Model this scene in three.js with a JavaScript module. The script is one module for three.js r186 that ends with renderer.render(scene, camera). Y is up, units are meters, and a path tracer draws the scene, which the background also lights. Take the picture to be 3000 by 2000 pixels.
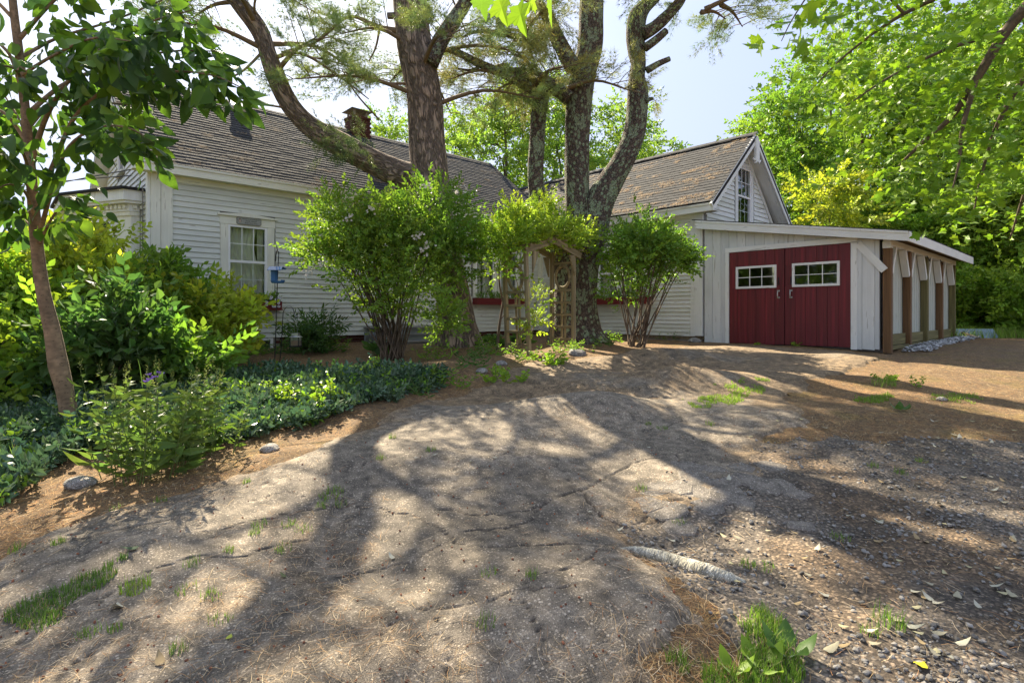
import * as THREE from 'three';
import { mergeGeometries } from 'three/addons/utils/BufferGeometryUtils.js';

// ------------------------------------------------------------------ camera, sky, sun, exposure
const scene = new THREE.Scene();
const FOCAL = 1641, EYE = 1.55, CX = 1500, HY = 920;               // focal length and horizon in photograph pixels (3000 x 2000)
const camera = new THREE.PerspectiveCamera(2 * Math.atan(1080 / FOCAL) * 180 / Math.PI, 3000 / 2160, 0.05, 600);
camera.position.set(0, EYE, 0);
camera.lookAt(0, EYE, -10);
camera.setViewOffset(3000, 2160, 0, 160, 3000, 2000);              // a level camera with a raised lens: the verticals stay upright
const renderer = new THREE.WebGLRenderer({ antialias: true });
renderer.setSize(1024, 682);
renderer.toneMapping = THREE.LinearToneMapping;
renderer.toneMappingExposure = 3.65;
renderer.shadowMap.enabled = true;
const SUN_AZ = -28 * Math.PI / 180, SUN_EL = 40 * Math.PI / 180;
const sunDir = new THREE.Vector3(Math.sin(SUN_AZ) * Math.cos(SUN_EL), Math.sin(SUN_EL), -Math.cos(SUN_AZ) * Math.cos(SUN_EL));
const sun = new THREE.DirectionalLight(new THREE.Color().setRGB(1.0, 0.87, 0.66), 5);
sun.name = 'sun';
sun.position.copy(sunDir).multiplyScalar(80);
sun.target.position.set(0, 0, 0);
sun.castShadow = true;
sun.shadow.mapSize.set(4096, 4096);
Object.assign(sun.shadow.camera, { left: -30, right: 30, top: 30, bottom: -30, near: 1, far: 200 });
scene.add(sun, sun.target);

// ------------------------------------------------------------------ random numbers and noise
const rng = (seed) => () => { seed = (seed + 0x6d2b79f5) | 0; let t = Math.imul(seed ^ (seed >>> 15), 1 | seed); t = (t + Math.imul(t ^ (t >>> 7), 61 | t)) ^ t; return ((t ^ (t >>> 14)) >>> 0) / 4294967296; };
const hash = (x, y, s = 0) => { let h = Math.imul(x | 0, 374761393) + Math.imul(y | 0, 668265263) + Math.imul(s | 0, 2147483629); h = Math.imul(h ^ (h >>> 13), 1274126177); return ((h ^ (h >>> 16)) >>> 0) / 4294967296; };
const mod = (a, n) => ((a % n) + n) % n, sm = (t) => t * t * (3 - 2 * t), clamp = (x, a, b) => Math.min(b, Math.max(a, x));
const step = (a, b, x) => sm(clamp((x - a) / (b - a), 0, 1)), mix = (a, b, t) => a + (b - a) * t;
function vnoise(x, y, s = 0, px = 0, py = 0) {                      // value noise; px, py: period
  const ix = Math.floor(x), iy = Math.floor(y), fx = sm(x - ix), fy = sm(y - iy);
  const X = (i) => (px ? mod(i, px) : i), Y = (i) => (py ? mod(i, py) : i);
  const a = hash(X(ix), Y(iy), s), b = hash(X(ix + 1), Y(iy), s), c = hash(X(ix), Y(iy + 1), s), d = hash(X(ix + 1), Y(iy + 1), s);
  return mix(mix(a, b, fx), mix(c, d, fx), fy);
}
function fbm(x, y, s = 0, oct = 4, px = 0, py = 0) {
  let v = 0, a = 0.5, n = 0;
  for (let i = 0; i < oct; i++) { v += a * vnoise(x, y, s + i * 17, px, py); n += a; x *= 2; y *= 2; px *= 2; py *= 2; a *= 0.5; }
  return v / n;
}
function voronoi(x, y, s, px = 0) {                                 // [F1, F2, id]
  const ix = Math.floor(x), iy = Math.floor(y);
  let f1 = 9, f2 = 9, id = 0;
  for (let j = -1; j <= 1; j++) for (let i = -1; i <= 1; i++) {
    const cx = ix + i, cy = iy + j, hx = px ? mod(cx, px) : cx, hy = px ? mod(cy, px) : cy;
    const d = Math.hypot(cx + hash(hx, hy, s) - x, cy + hash(hx, hy, s + 5) - y);
    if (d < f1) { f2 = f1; f1 = d; id = hash(hx, hy, s + 9); } else if (d < f2) f2 = d;
  }
  return [f1, f2, id];
}

// ------------------------------------------------------------------ sky: pale summer air with thin white cloud, brighter towards the sun
{
  const W = 1024, Hh = 512, data = new Float32Array(W * Hh * 4);
  for (let j = 0; j < Hh; j++) for (let i = 0; i < W; i++) {
    const up = ((j + 0.5) / Hh - 0.5) * Math.PI, az = ((i + 0.5) / W - 0.5) * 2 * Math.PI;
    const x = Math.cos(up) * Math.cos(az), y = Math.sin(up), z = Math.cos(up) * Math.sin(az);
    const t = Math.pow(clamp(y, 0, 1), 0.6), c = x * sunDir.x + y * sunDir.y + z * sunDir.z;
    const glow = 0.16 * Math.pow(clamp(c, 0, 1), 5) + 0.3 * Math.pow(clamp(c, 0, 1), 40);
    const k = 1 / (0.35 + Math.abs(y)), cl = step(0.42, 0.72, fbm(x * k * 1.6 + 3, z * k * 2.6 + 8, 31, 5)) * 0.55 * clamp(y * 6, 0, 1);
    const rgb = [mix(0.225, 0.14, t), mix(0.25, 0.183, t), mix(0.315, 0.305, t)];
    for (let q = 0; q < 3; q++) data[(j * W + i) * 4 + q] = mix(rgb[q], [0.3, 0.3, 0.315][q], cl) + glow * [1, 0.98, 0.93][q];
    data[(j * W + i) * 4 + 3] = 1;
  }
  const t = new THREE.DataTexture(data, W, Hh, THREE.RGBAFormat, THREE.FloatType);
  t.mapping = THREE.EquirectangularReflectionMapping; t.magFilter = THREE.LinearFilter; t.minFilter = THREE.LinearFilter; t.needsUpdate = true;
  scene.background = t; scene.environment = t;
}

// ------------------------------------------------------------------ naming and object helpers
const taken = new Map();
const numbered = (name) => { const n = taken.get(name) ?? 0; taken.set(name, n + 1); return n ? `${name}_${String(n).padStart(3, '0')}` : name; };
function tag(o, label, category, group, kind) { o.userData = { label, category }; if (group) o.userData.group = group; if (kind) o.userData.kind = kind; return o; }
function thing(name, label, category, pos = [0, 0, 0], turn = 0, group) {
  const o = new THREE.Group(); o.name = numbered(name); o.position.set(...pos); o.rotation.y = turn; scene.add(o);
  return tag(o, label, category, group);
}
function obj(name, geo, mat, parent) {
  const m = new THREE.Mesh(Array.isArray(geo) ? join(geo) : geo, mat); m.castShadow = m.receiveShadow = true;
  m.name = parent && parent !== scene ? name : numbered(name); (parent ?? scene).add(m); return m;
}
function join(list) {
  const all = list.flat(Infinity).filter(Boolean).map((g) => (g.index ? g.toNonIndexed() : g));
  const hasC = all.some((g) => g.attributes.color), hasU = all.some((g) => g.attributes.uv);
  for (const g of all) {
    if (!g.attributes.normal) g.computeVertexNormals();
    const n = g.attributes.position.count;
    if (hasU && !g.attributes.uv) g.setAttribute('uv', new THREE.BufferAttribute(new Float32Array(n * 2), 2));
    if (hasC && !g.attributes.color) g.setAttribute('color', new THREE.BufferAttribute(new Float32Array(n * 3).fill(1), 3));
    for (const k of Object.keys(g.attributes)) if (!['position', 'normal', 'uv', 'color'].includes(k)) g.deleteAttribute(k);
  }
  return all.length === 1 ? all[0] : mergeGeometries(all);
}
const V = (x, y, z) => new THREE.Vector3(x, y, z), C = (r, g, b) => new THREE.Color().setRGB(r, g, b);
// a box with its uv in metres, on the two long axes of every face
function box(w, h, d, x = 0, y = 0, z = 0, grain = 'x') {
  const g = new THREE.BoxGeometry(w, h, d).toNonIndexed(), p = g.attributes.position, n = g.attributes.normal, uv = g.attributes.uv;
  const off = hash(Math.round(x * 977), Math.round((y + z) * 733), 3) * 7;
  for (let i = 0; i < p.count; i++) {
    const X = p.getX(i), Y = p.getY(i), Z = p.getZ(i), ax = Math.abs(n.getX(i)), ay = Math.abs(n.getY(i));
    let a, b;
    if (grain === 'y') { b = Y; a = ax > 0.5 ? Z : X; if (ay > 0.5) { a = X; b = Z; } } else if (grain === 'z') { b = Z; a = ax > 0.5 ? Y : X; if (Math.abs(n.getZ(i)) > 0.5) { a = X; b = Y; } } else { b = X; a = ay > 0.5 ? Z : Y; if (ax > 0.5) { a = Z; b = Y; } }
    uv.setXY(i, a + off, b + off * 1.7);
  }
  return g.translate(x, y, z);
}
function prism(points, depth) {                                     // polygon [x, y] pushed out along +z
  const g = new THREE.ExtrudeGeometry(new THREE.Shape(points.map(([x, y]) => new THREE.Vector2(x, y))), { depth, bevelEnabled: false });
  return g;
}
function beam(a, b, w, h, roll = 0) {                               // a bar from a to b, w across and h deep, grain along it
  const A = V(...a), B = V(...b), L = A.distanceTo(B), g = box(w, L, h, 0, 0, 0, 'y');
  const q = new THREE.Quaternion().setFromUnitVectors(V(0, 1, 0), B.clone().sub(A).normalize());
  if (roll) g.rotateY(roll);
  return g.applyQuaternion(q).translate(...A.add(B).multiplyScalar(0.5).toArray());
}
// a round limb through points with given radii; ridge: how far the bark stands out; uv in metres
function limb(pts, radii, { sides = 12, sub = 6, ridge = 0, seed = 1, cap = true, flare = 0 } = {}) {
  const curve = new THREE.CatmullRomCurve3(pts.map((p) => (p.isVector3 ? p : V(...p))), false, 'centripetal');
  const n = (pts.length - 1) * sub, pos = [], uv = [], idx = [], frames = curve.computeFrenetFrames(n, false), P = V(0, 0, 0), Q = V(0, 0, 0);
  // parallel frame to avoid twists
  let nor = Math.abs(frames.tangents[0].y) < 0.9 ? V(0, 1, 0) : V(1, 0, 0), len = 0, last = null;
  for (let i = 0; i <= n; i++) {
    const t = i / n, f = t * (pts.length - 1), k = Math.min(pts.length - 2, Math.floor(f)), r0 = mix(radii[k], radii[k + 1], f - k), tan = frames.tangents[i];
    curve.getPoint(t, P);
    if (last) len += P.distanceTo(last); last = P.clone();
    nor = nor.clone().sub(tan.clone().multiplyScalar(nor.dot(tan))).normalize();
    const bi = tan.clone().cross(nor);
    for (let s = 0; s <= sides; s++) {
      const a = (s % sides) / sides * Math.PI * 2, ca = Math.cos(a), sa = Math.sin(a);
      let r = r0;
      if (ridge) r *= 1 + ridge * (fbm(ca * 3.1 + 9, sa * 3.1 + len * 1.2, seed, 3) - 0.5) * 2;
      if (flare && t < 0.16) r *= 1 + flare * Math.pow(1 - t / 0.16, 2) * (0.55 + 0.6 * Math.max(0, Math.sin(a * 4 + seed)));
      Q.copy(P).addScaledVector(nor, ca * r).addScaledVector(bi, sa * r);
      pos.push(Q.x, Q.y, Q.z); uv.push(s / sides * Math.max(0.12, radii[0] * 6.28), len);
    }
  }
  for (let i = 0; i < n; i++) for (let s = 0; s < sides; s++) { const a = i * (sides + 1) + s, b = a + sides + 1; idx.push(a, a + 1, b, a + 1, b + 1, b); }
  if (cap) for (const e of [0, n]) {
    const c = pos.length / 3, p = curve.getPoint(e / n); pos.push(p.x, p.y, p.z); uv.push(0, 0);
    for (let s = 0; s < sides; s++) { const a = e * (sides + 1) + s; if (e) idx.push(a, a + 1, c); else idx.push(a + 1, a, c); }
  }
  const g = new THREE.BufferGeometry();
  g.setAttribute('position', new THREE.Float32BufferAttribute(pos, 3)); g.setAttribute('uv', new THREE.Float32BufferAttribute(uv, 2)); g.setIndex(idx); g.computeVertexNormals();
  const nn = g.attributes.normal;                                   // weld the seam's normals
  for (let i = 0; i <= n; i++) { const a = i * (sides + 1), b = a + sides, v = V(nn.getX(a) + nn.getX(b), nn.getY(a) + nn.getY(b), nn.getZ(a) + nn.getZ(b)).normalize(); nn.setXYZ(a, v.x, v.y, v.z); nn.setXYZ(b, v.x, v.y, v.z); }
  return g;
}
const wire = (pts, r, sides = 5, sub = 6) => limb(pts, pts.map(() => r), { sides, sub });

// ------------------------------------------------------------------ textures
function tex(w, h, fn, srgb = true) {                               // fn(u, v, x, y) -> [r, g, b] 0..1, shown values for colour
  const d = new Uint8Array(w * h * 4);
  for (let y = 0; y < h; y++) for (let x = 0; x < w; x++) { const c = fn(x / w, y / h, x, y), o = (y * w + x) * 4; for (let k = 0; k < 3; k++) d[o + k] = clamp(c[k], 0, 1) * 255; d[o + 3] = 255; }
  const t = new THREE.DataTexture(d, w, h); t.wrapS = t.wrapT = THREE.RepeatWrapping; t.magFilter = THREE.LinearFilter; t.minFilter = THREE.LinearMipmapLinearFilter; t.generateMipmaps = true;
  if (srgb) t.colorSpace = THREE.SRGBColorSpace; t.needsUpdate = true; return t;
}
const sized = (t, mx, my = mx) => { const c = t.clone(); c.repeat.set(1 / mx, 1 / my); c.needsUpdate = true; return c; };
const std = (o) => new THREE.MeshStandardMaterial({ roughness: 0.8, ...o }), phys = (o) => new THREE.MeshPhysicalMaterial({ roughness: 0.8, ...o });
const grey = (g) => [g, g, g];

const N_ASPH = 1024, asphH = new Float32Array(N_ASPH * N_ASPH), asphT = new Float32Array(N_ASPH * N_ASPH);
{
  for (let y = 0; y < N_ASPH; y++) for (let x = 0; x < N_ASPH; x++) {
    const u = x / N_ASPH, v = y / N_ASPH, [f1, f2, id] = voronoi(u * 190, v * 190, 3, 190), [g1, , gid] = voronoi(u * 90, v * 90, 8, 90);
    const stone = step(0.5, 0.15, f1), big = gid > 0.86 ? step(0.42, 0.3, g1) : 0, n = fbm(u * 24, v * 24, 5, 5, 24, 24);
    asphH[y * N_ASPH + x] = 0.35 * stone + 0.5 * big + 0.3 * n + 0.12 * step(0, 0.2, f2 - f1);
    asphT[y * N_ASPH + x] = 0.62 + (id - 0.5) * 0.5 * stone + (id > 0.93 ? 0.3 : 0) * stone + big * (0.12 + (gid - 0.86) * 2.2) + (n - 0.5) * 0.5;
  }
}
const T_asph = tex(N_ASPH, N_ASPH, (u, v, x, y) => { const t = asphT[y * N_ASPH + x]; return [t * 1.0, t * 0.985, t * 0.96]; });
const T_asphB = tex(N_ASPH, N_ASPH, (u, v, x, y) => grey(asphH[y * N_ASPH + x]), false);
// a mat of fallen pine needles: short strokes over brown soil
function strokes(size, count, seed, bg, tones, len, wid) {
  const c = document.createElement('canvas'); c.width = c.height = size;
  const g = c.getContext('2d'), r = rng(seed); g.fillStyle = bg; g.fillRect(0, 0, size, size);
  for (let i = 0; i < 1400; i++) { g.fillStyle = `rgba(${r() < 0.5 ? '30,20,12' : '150,120,90'},${0.05 + r() * 0.1})`; g.beginPath(); g.ellipse(r() * size, r() * size, 4 + r() * 26, 3 + r() * 14, r() * 6, 0, 7); g.fill(); }
  for (let i = 0; i < count; i++) {
    const x = r() * size, y = r() * size, a = r() * 6.283, l = len * (0.5 + r()), b = (r() - 0.5) * l * 0.5, tone = tones[Math.floor(r() * tones.length)], k = 0.75 + r() * 0.5;
    g.strokeStyle = `rgb(${tone.map((q) => Math.round(clamp(q * k, 0, 255))).join(',')})`; g.lineWidth = wid * (0.7 + r() * 0.7);
    for (const ox of [-size, 0, size]) for (const oy of [-size, 0, size]) {
      const X = x + ox, Y = y + oy; if (X < -l || Y < -l || X > size + l || Y > size + l) continue;
      g.beginPath(); g.moveTo(X, Y); g.quadraticCurveTo(X + Math.cos(a) * l / 2 - Math.sin(a) * b, Y + Math.sin(a) * l / 2 + Math.cos(a) * b, X + Math.cos(a) * l, Y + Math.sin(a) * l); g.stroke();
    }
  }
  return c;
}
function canvasTex(c, srgb = true) { const t = new THREE.CanvasTexture(c); t.wrapS = t.wrapT = THREE.RepeatWrapping; if (srgb) t.colorSpace = THREE.SRGBColorSpace; return t; }
const litter = strokes(1024, 15000, 5, 'rgb(92,66,46)', [[150, 108, 66], [120, 84, 54], [176, 130, 84], [96, 64, 42], [160, 102, 56], [70, 50, 36]], 58, 1.7);
const T_litter = canvasTex(litter), T_litterB = canvasTex(litter, false);
const T_gravel = tex(768, 768, (u, v) => {
  const [a, b, id] = voronoi(u * 60, v * 60, 21, 60), [a2, , id2] = voronoi(u * 150, v * 150, 23, 150), n = fbm(u * 12, v * 12, 25, 4, 12, 12);
  const s = step(0.55, 0.25, a) * (id > 0.45 ? 1 : 0), t = mix(0.33 + (n - 0.5) * 0.2 + (id2 - 0.5) * 0.16, 0.4 + (id - 0.45) * 0.42, s * 0.85);
  return [t * 1.05, t * 0.98, t * 0.89];
});
const T_gravelB = tex(512, 512, (u, v) => { const [a, , id] = voronoi(u * 60, v * 60, 21, 60), [a2] = voronoi(u * 150, v * 150, 23, 150); return grey(0.3 + 0.5 * step(0.6, 0.1, a) * (id > 0.45 ? 1 : 0.2) + 0.2 * step(0.6, 0.1, a2)); }, false);
const T_wood = tex(128, 512, (u, v) => { const g = fbm(u * 40, v * 3, 41, 4, 40, 3), s = fbm(u * 6, v * 2, 43, 3, 6, 2), k = 0.8 + (g - 0.5) * 0.34 + (s - 0.5) * 0.28; return [k, k * 0.985, k * 0.95]; });   // uv: across, along
const T_woodB = tex(128, 512, (u, v) => grey(fbm(u * 48, v * 3, 41, 4, 48, 3)), false);
const T_paint = tex(256, 512, (u, v) => {
  const g = fbm(u * 60, v * 5, 51, 3, 60, 5), s = fbm(u * 5, v * 5, 53, 5, 5, 5), w = fbm(u * 26, v * 9, 55, 4, 26, 9), dirt = step(0.66, 0.8, w) * step(0.45, 0.6, s) * 0.16;
  const k = 0.955 + (g - 0.5) * 0.06 + (s - 0.5) * 0.09 - dirt; return [k, k * (0.998 - dirt * 0.1), k * (0.99 - dirt * 0.2)];
});
const T_bark = tex(256, 512, (u, v) => {
  const wob = fbm(u * 5, v * 6, 61, 3, 5, 6) * 0.16, r = Math.abs(fbm((u + wob) * 16, v * 7, 63, 4, 16, 7) - 0.5) * 2, fine = fbm(u * 60, v * 30, 65, 3, 60, 30), [a, , id] = voronoi(u * 14 + wob * 3, v * 16, 67, 0);
  const k = 0.36 + 0.24 * step(0.02, 0.4, r) + (fine - 0.5) * 0.2 + (id - 0.5) * 0.08, li = step(0.58, 0.68, fbm(u * 9, v * 9, 69, 4, 9, 9)) * 0.5;
  return [mix(k * 1.0, 0.54, li * 0.6), mix(k * 0.91, 0.53, li * 0.6), mix(k * 0.83, 0.49, li * 0.6)];
});
const T_barkB = tex(256, 512, (u, v) => { const wob = fbm(u * 5, v * 6, 61, 3, 5, 6) * 0.16, r = Math.abs(fbm((u + wob) * 16, v * 7, 63, 4, 16, 7) - 0.5) * 2; return grey(0.75 * step(0.02, 0.42, r) + 0.25 * fbm(u * 60, v * 30, 65, 3, 60, 30)); }, false);
const T_lichen = tex(320, 640, (u, v) => {
  const fine = fbm(u * 50, v * 60, 75, 4, 50, 60), [a, , id] = voronoi(u * 26, v * 44, 77, 0), pl = step(0.2, 0.6, a), l = fbm(u * 7, v * 12, 79, 5, 7, 12), spot = step(0.53, 0.6, l) * step(0.3, 0.55, fine), [d, , di] = voronoi(u * 9, v * 16, 81, 0), disc = di > 0.5 ? step(0.36, 0.26, d + (fine - 0.5) * 0.25) : 0, m = Math.max(spot * 0.85, disc);
  const k = 0.4 + (fine - 0.5) * 0.28 - pl * 0.1 + (id - 0.5) * 0.1; return [mix(k, 0.54 + (fine - 0.5) * 0.3, m), mix(k * 0.9, 0.61 + (fine - 0.5) * 0.3, m), mix(k * 0.82, 0.5 + (fine - 0.5) * 0.3, m)];
});
const T_lichenB = tex(256, 512, (u, v) => { const [a] = voronoi(u * 26, v * 44, 77, 0); return grey(0.6 * step(0.7, 0.1, a) + 0.4 * fbm(u * 50, v * 60, 75, 4, 50, 60)); }, false);
const T_shingle = tex(256, 256, (u, v) => { const f = hash(Math.floor(u * 256), Math.floor(v * 256), 91), n = fbm(u * 14, v * 14, 93, 5, 14, 14), k = 0.62 + (f - 0.5) * 0.34 + (n - 0.5) * 0.4; return [k, k * 0.985, k * 0.97]; });
const T_shingleB = tex(256, 256, (u, v) => grey(0.5 * hash(Math.floor(u * 256), Math.floor(v * 256), 91) + 0.5 * fbm(u * 20, v * 20, 95, 3, 20, 20)), false);
const T_smooth = tex(256, 512, (u, v) => { const h = fbm(u * 8, v * 40, 101, 4, 8, 40), s = fbm(u * 5, v * 9, 103, 4, 5, 9), l = step(0.72, 0.8, fbm(u * 18, v * 60, 105, 3, 18, 60)), k = 0.62 + (h - 0.5) * 0.22 + (s - 0.5) * 0.3 - l * 0.16; return [k * 1.04, k * 0.96, k * 0.86]; });

// ------------------------------------------------------------------ materials
const M = {};
M.asphalt = std({ map: sized(T_asph, 1.6), bumpMap: sized(T_asphB, 1.6), bumpScale: 0.004, roughness: 0.9, vertexColors: true });
M.ground = std({ map: sized(T_litter, 1.7), bumpMap: sized(T_litterB, 1.7), bumpScale: 0.01, roughness: 1, vertexColors: true });
M.gravel = std({ map: sized(T_gravel, 1.5), bumpMap: sized(T_gravelB, 1.5), bumpScale: 0.008, roughness: 0.95, vertexColors: true });
const paint = (r, g, b, o = {}) => std({ color: C(r, g, b), map: sized(T_paint, 0.9, 2.2), bumpMap: sized(T_woodB, 0.5, 2.4), bumpScale: 0.0012, roughness: 0.62, ...o });
M.white = paint(0.78, 0.8, 0.78); M.trim = paint(0.79, 0.79, 0.69);
M.claps = [paint(0.68, 0.705, 0.65), paint(0.705, 0.725, 0.67), paint(0.665, 0.69, 0.64)];
M.boards = [paint(0.65, 0.68, 0.68), paint(0.69, 0.715, 0.71), paint(0.62, 0.645, 0.65)];
M.reds = [[0.2, 0.013, 0.023], [0.22, 0.015, 0.026], [0.18, 0.012, 0.02]].map(([r, g, b]) => std({ color: C(r, g, b), map: sized(T_wood, 0.35, 1.9), bumpMap: sized(T_woodB, 0.35, 1.9), bumpScale: 0.003, roughness: 0.55 }));
M.redbox = paint(0.17, 0.014, 0.014);
M.backing = std({ color: C(0.2, 0.2, 0.19) });
M.dark = std({ color: C(0.03, 0.03, 0.03), roughness: 1 });
const woodMat = (r, g, b) => std({ color: C(r, g, b), map: sized(T_wood, 0.3, 1.4), bumpMap: sized(T_woodB, 0.3, 1.4), bumpScale: 0.004, roughness: 0.9 });
M.post = woodMat(0.25, 0.14, 0.065); M.treated = woodMat(0.27, 0.24, 0.1); M.arbor = woodMat(0.42, 0.35, 0.21); M.grey = woodMat(0.36, 0.36, 0.36); M.soffit = woodMat(0.3, 0.24, 0.16); M.cedar = woodMat(0.33, 0.16, 0.09);
M.bark = std({ color: C(0.95, 0.88, 0.82), map: sized(T_bark, 1.2, 1.6), bumpMap: sized(T_barkB, 1.2, 1.6), bumpScale: 0.05, roughness: 1 });
M.lichen = std({ color: C(0.9, 0.86, 0.82), map: sized(T_lichen, 1.3, 2.0), bumpMap: sized(T_lichenB, 1.3, 2.0), bumpScale: 0.03, roughness: 1 });
M.smoothbark = std({ color: C(0.56, 0.46, 0.35), map: sized(T_smooth, 0.5, 0.9), bumpMap: sized(T_smooth, 0.5, 0.9), bumpScale: 0.008, roughness: 0.95 });
M.twig = std({ color: C(0.17, 0.12, 0.075), roughness: 1 }); M.stem = std({ color: C(0.2, 0.15, 0.09), roughness: 0.9 }); M.greystem = std({ color: C(0.3, 0.26, 0.22), map: sized(T_smooth, 0.3, 0.8), roughness: 0.95 });
M.shingles = [[0.088, 0.095, 0.106], [0.106, 0.112, 0.122], [0.072, 0.079, 0.09], [0.112, 0.115, 0.119], [0.096, 0.104, 0.116]].map((c) => std({ color: C(...c), map: sized(T_shingle, 0.7), bumpMap: sized(T_shingleB, 0.35), bumpScale: 0.002, roughness: 0.95 }));
M.shingleV = std({ map: sized(T_shingle, 0.7), bumpMap: sized(T_shingleB, 0.35), bumpScale: 0.002, roughness: 0.95, vertexColors: true });
M.glass = phys({ color: C(0.9, 0.93, 0.92), roughness: 0.02, transmission: 1, thickness: 0, ior: 1.52 });
M.vinyl = std({ color: C(0.8, 0.8, 0.8), roughness: 0.4 });
M.curtain = phys({ color: C(0.8, 0.76, 0.64), roughness: 1, transmission: 0.3, thickness: 0, side: THREE.DoubleSide });
M.iron = std({ color: C(0.015, 0.015, 0.016), roughness: 0.5, metalness: 0.4 });
M.steel = std({ color: C(0.5, 0.5, 0.52), roughness: 0.3, metalness: 0.9 });
M.brick = std({ color: C(0.2, 0.055, 0.035), map: sized(T_shingle, 0.5), roughness: 0.95 });
M.mortar = std({ color: C(0.3, 0.27, 0.24), roughness: 1 });
M.stone = std({ color: C(0.72, 0.7, 0.66), map: sized(T_asph, 0.9), bumpMap: sized(T_lichenB, 0.5), bumpScale: 0.01, roughness: 1 });
M.tarpaper = std({ color: C(0.035, 0.037, 0.042), map: sized(T_shingle, 0.5), roughness: 0.9 });
M.greyPaint = paint(0.28, 0.3, 0.32); M.blue = std({ color: C(0.035, 0.115, 0.26), roughness: 0.75 });
const leafMat = (o = {}) => phys({ color: C(1, 1, 1), roughness: 1, transmission: 0.5, thickness: 0, clearcoat: 0.5, clearcoatRoughness: 0.38, specularIntensity: 0.3, side: THREE.DoubleSide, ...o });
M.leaf = leafMat(); M.waxy = leafMat({ transmission: 0.3, clearcoat: 1, clearcoatRoughness: 0.22 }); M.needle = leafMat({ transmission: 0.3, clearcoat: 0.2 }); M.petal = leafMat({ transmission: 0.4, clearcoat: 0 });
M.fallen = std({ vertexColors: true, roughness: 0.9, side: THREE.DoubleSide }); M.vgrass = leafMat({ vertexColors: true, clearcoat: 0.15 });

// ================================================================== GROUND
const PROFILE = [[-200, -3], [-30, -0.6], [-4, -0.1], [0, -0.04], [2.3, 0], [4, 0.14], [6, 0.34], [8, 0.55], [10, 0.73], [11.5, 0.82], [14, 0.87], [18, 0.9], [26, 0.95], [45, 1.4], [90, 3], [300, 8]];
const HUMPS = [[0.95, 6.7, 0.17, 0.75, 0.5], [-0.2, 6.3, 0.05, 0.9, 0.6], [2.5, 8.2, 0.2, 0.85, 0.42], [2.7, 10.3, 0.15, 0.9, 0.42], [-1.15, 4.9, 0.1, 1.3, 0.8], [0.4, 2.85, 0.1, 0.6, 0.5], [0.35, 7.6, -0.12, 0.7, 0.5], [1.6, 7.4, -0.07, 0.5, 0.3],
  [-0.6, 7.2, -0.08, 0.5, 0.7], [0.85, 4.5, -0.07, 0.3, 0.9], [2.4, 9.2, -0.12, 0.9, 0.4], [1.15, 3.6, -0.06, 0.5, 0.5], [-2.6, 3.4, 0.05, 0.9, 0.5], [-0.9, 3.3, -0.03, 0.8, 0.4], [3.6, 6.3, 0.06, 1.2, 0.5], [4.6, 8.4, 0.05, 1.4, 0.5], [-1.15, 12, 0.1, 1.1, 0.9], [1.65, 13.1, 0.1, 1.1, 0.9], [-1.1, 8.9, 0.12, 0.8, 0.7], [6, 10.2, 0.04, 2, 0.5], [0.4, 9.2, -0.02, 0.9, 0.5]];
function profile(d) {
  let k = 0; while (k < PROFILE.length - 2 && d > PROFILE[k + 1][0]) k++;
  const [a, ya] = PROFILE[k], [b, yb] = PROFILE[k + 1]; return mix(ya, yb, clamp((d - a) / (b - a), 0, 1));
}
function hgt(x, z) {
  const d = -z;
  let y = (profile(d - 0.7) + 2 * profile(d) + profile(d + 0.7)) / 4;
  if (d > -2 && d < 16 && Math.abs(x) < 10) {
    for (const [hx, hd, a, rx, rd] of HUMPS) { const u = (x - hx) / rx, v = (d - hd) / rd, q = u * u + v * v; if (q < 9) y += a * Math.exp(-q); }
    y += (fbm(x * 0.9 + 40, d * 0.9 + 10, 201, 3) - 0.5) * 0.09 + (fbm(x * 4 + 7, d * 4, 203, 2) - 0.5) * 0.016;
  }
  if (x < -4.5 && d < 12 && d > 0) y -= 0.05 * step(-4.5, -8, x);
  return y;
}
const ray = (px, py, d) => V((px - CX) / FOCAL * d, EYE + (HY - py) / FOCAL * d, -d);   // the point that the lens sees at that pixel, d metres ahead
function gp(px, py, lift = 0) {                                     // the ground under a pixel of the photograph
  let lo = 0.8, hi = 60;
  for (let d = 0.8; d < 60; d += 0.05) { const p = ray(px, py, d); if (p.y <= hgt(p.x, p.z)) { hi = d; break; } lo = d; }
  for (let i = 0; i < 18; i++) { const m = (lo + hi) / 2, p = ray(px, py, m); if (p.y <= hgt(p.x, p.z)) hi = m; else lo = m; }
  const p = ray(px, py, hi); p.y = hgt(p.x, p.z) + lift; return p;
}
const onGround = (x, z, lift = 0) => V(x, hgt(x, z) + lift, z);
const groundNormal = (x, z, e = 0.06) => V(hgt(x - e, z) - hgt(x + e, z), 2 * e, hgt(x, z - e) - hgt(x, z + e)).normalize();
const drivePoly = [[-400, 1900], [-100, 1690], [150, 1560], [360, 1500], [560, 1445], [720, 1400], [880, 1345], [1010, 1290], [1120, 1235], [1180, 1195], [1280, 1175], [1370, 1160], [1430, 1130], [1475, 1090], [1560, 1065], [1700, 1050], [1850, 1032], [2000, 1018], [2120, 1012], [2300, 1018], [2500, 1030], [2560, 1050], [2480, 1090],
  [2380, 1120], [2300, 1160], [2330, 1200], [2340, 1240], [2230, 1290], [2200, 1340], [2230, 1385], [2130, 1440], [2010, 1480], [1930, 1520], [1880, 1570], [1840, 1610], [1900, 1660], [1990, 1720], [2060, 1780], [2080, 1820], [2010, 1870], [1960, 1930], [1940, 2000], [1900, 2150], [1850, 2500], [600, 3000], [-700, 2800]].map(([x, y]) => gp(x, y)).map((p) => [p.x, p.z]);
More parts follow.
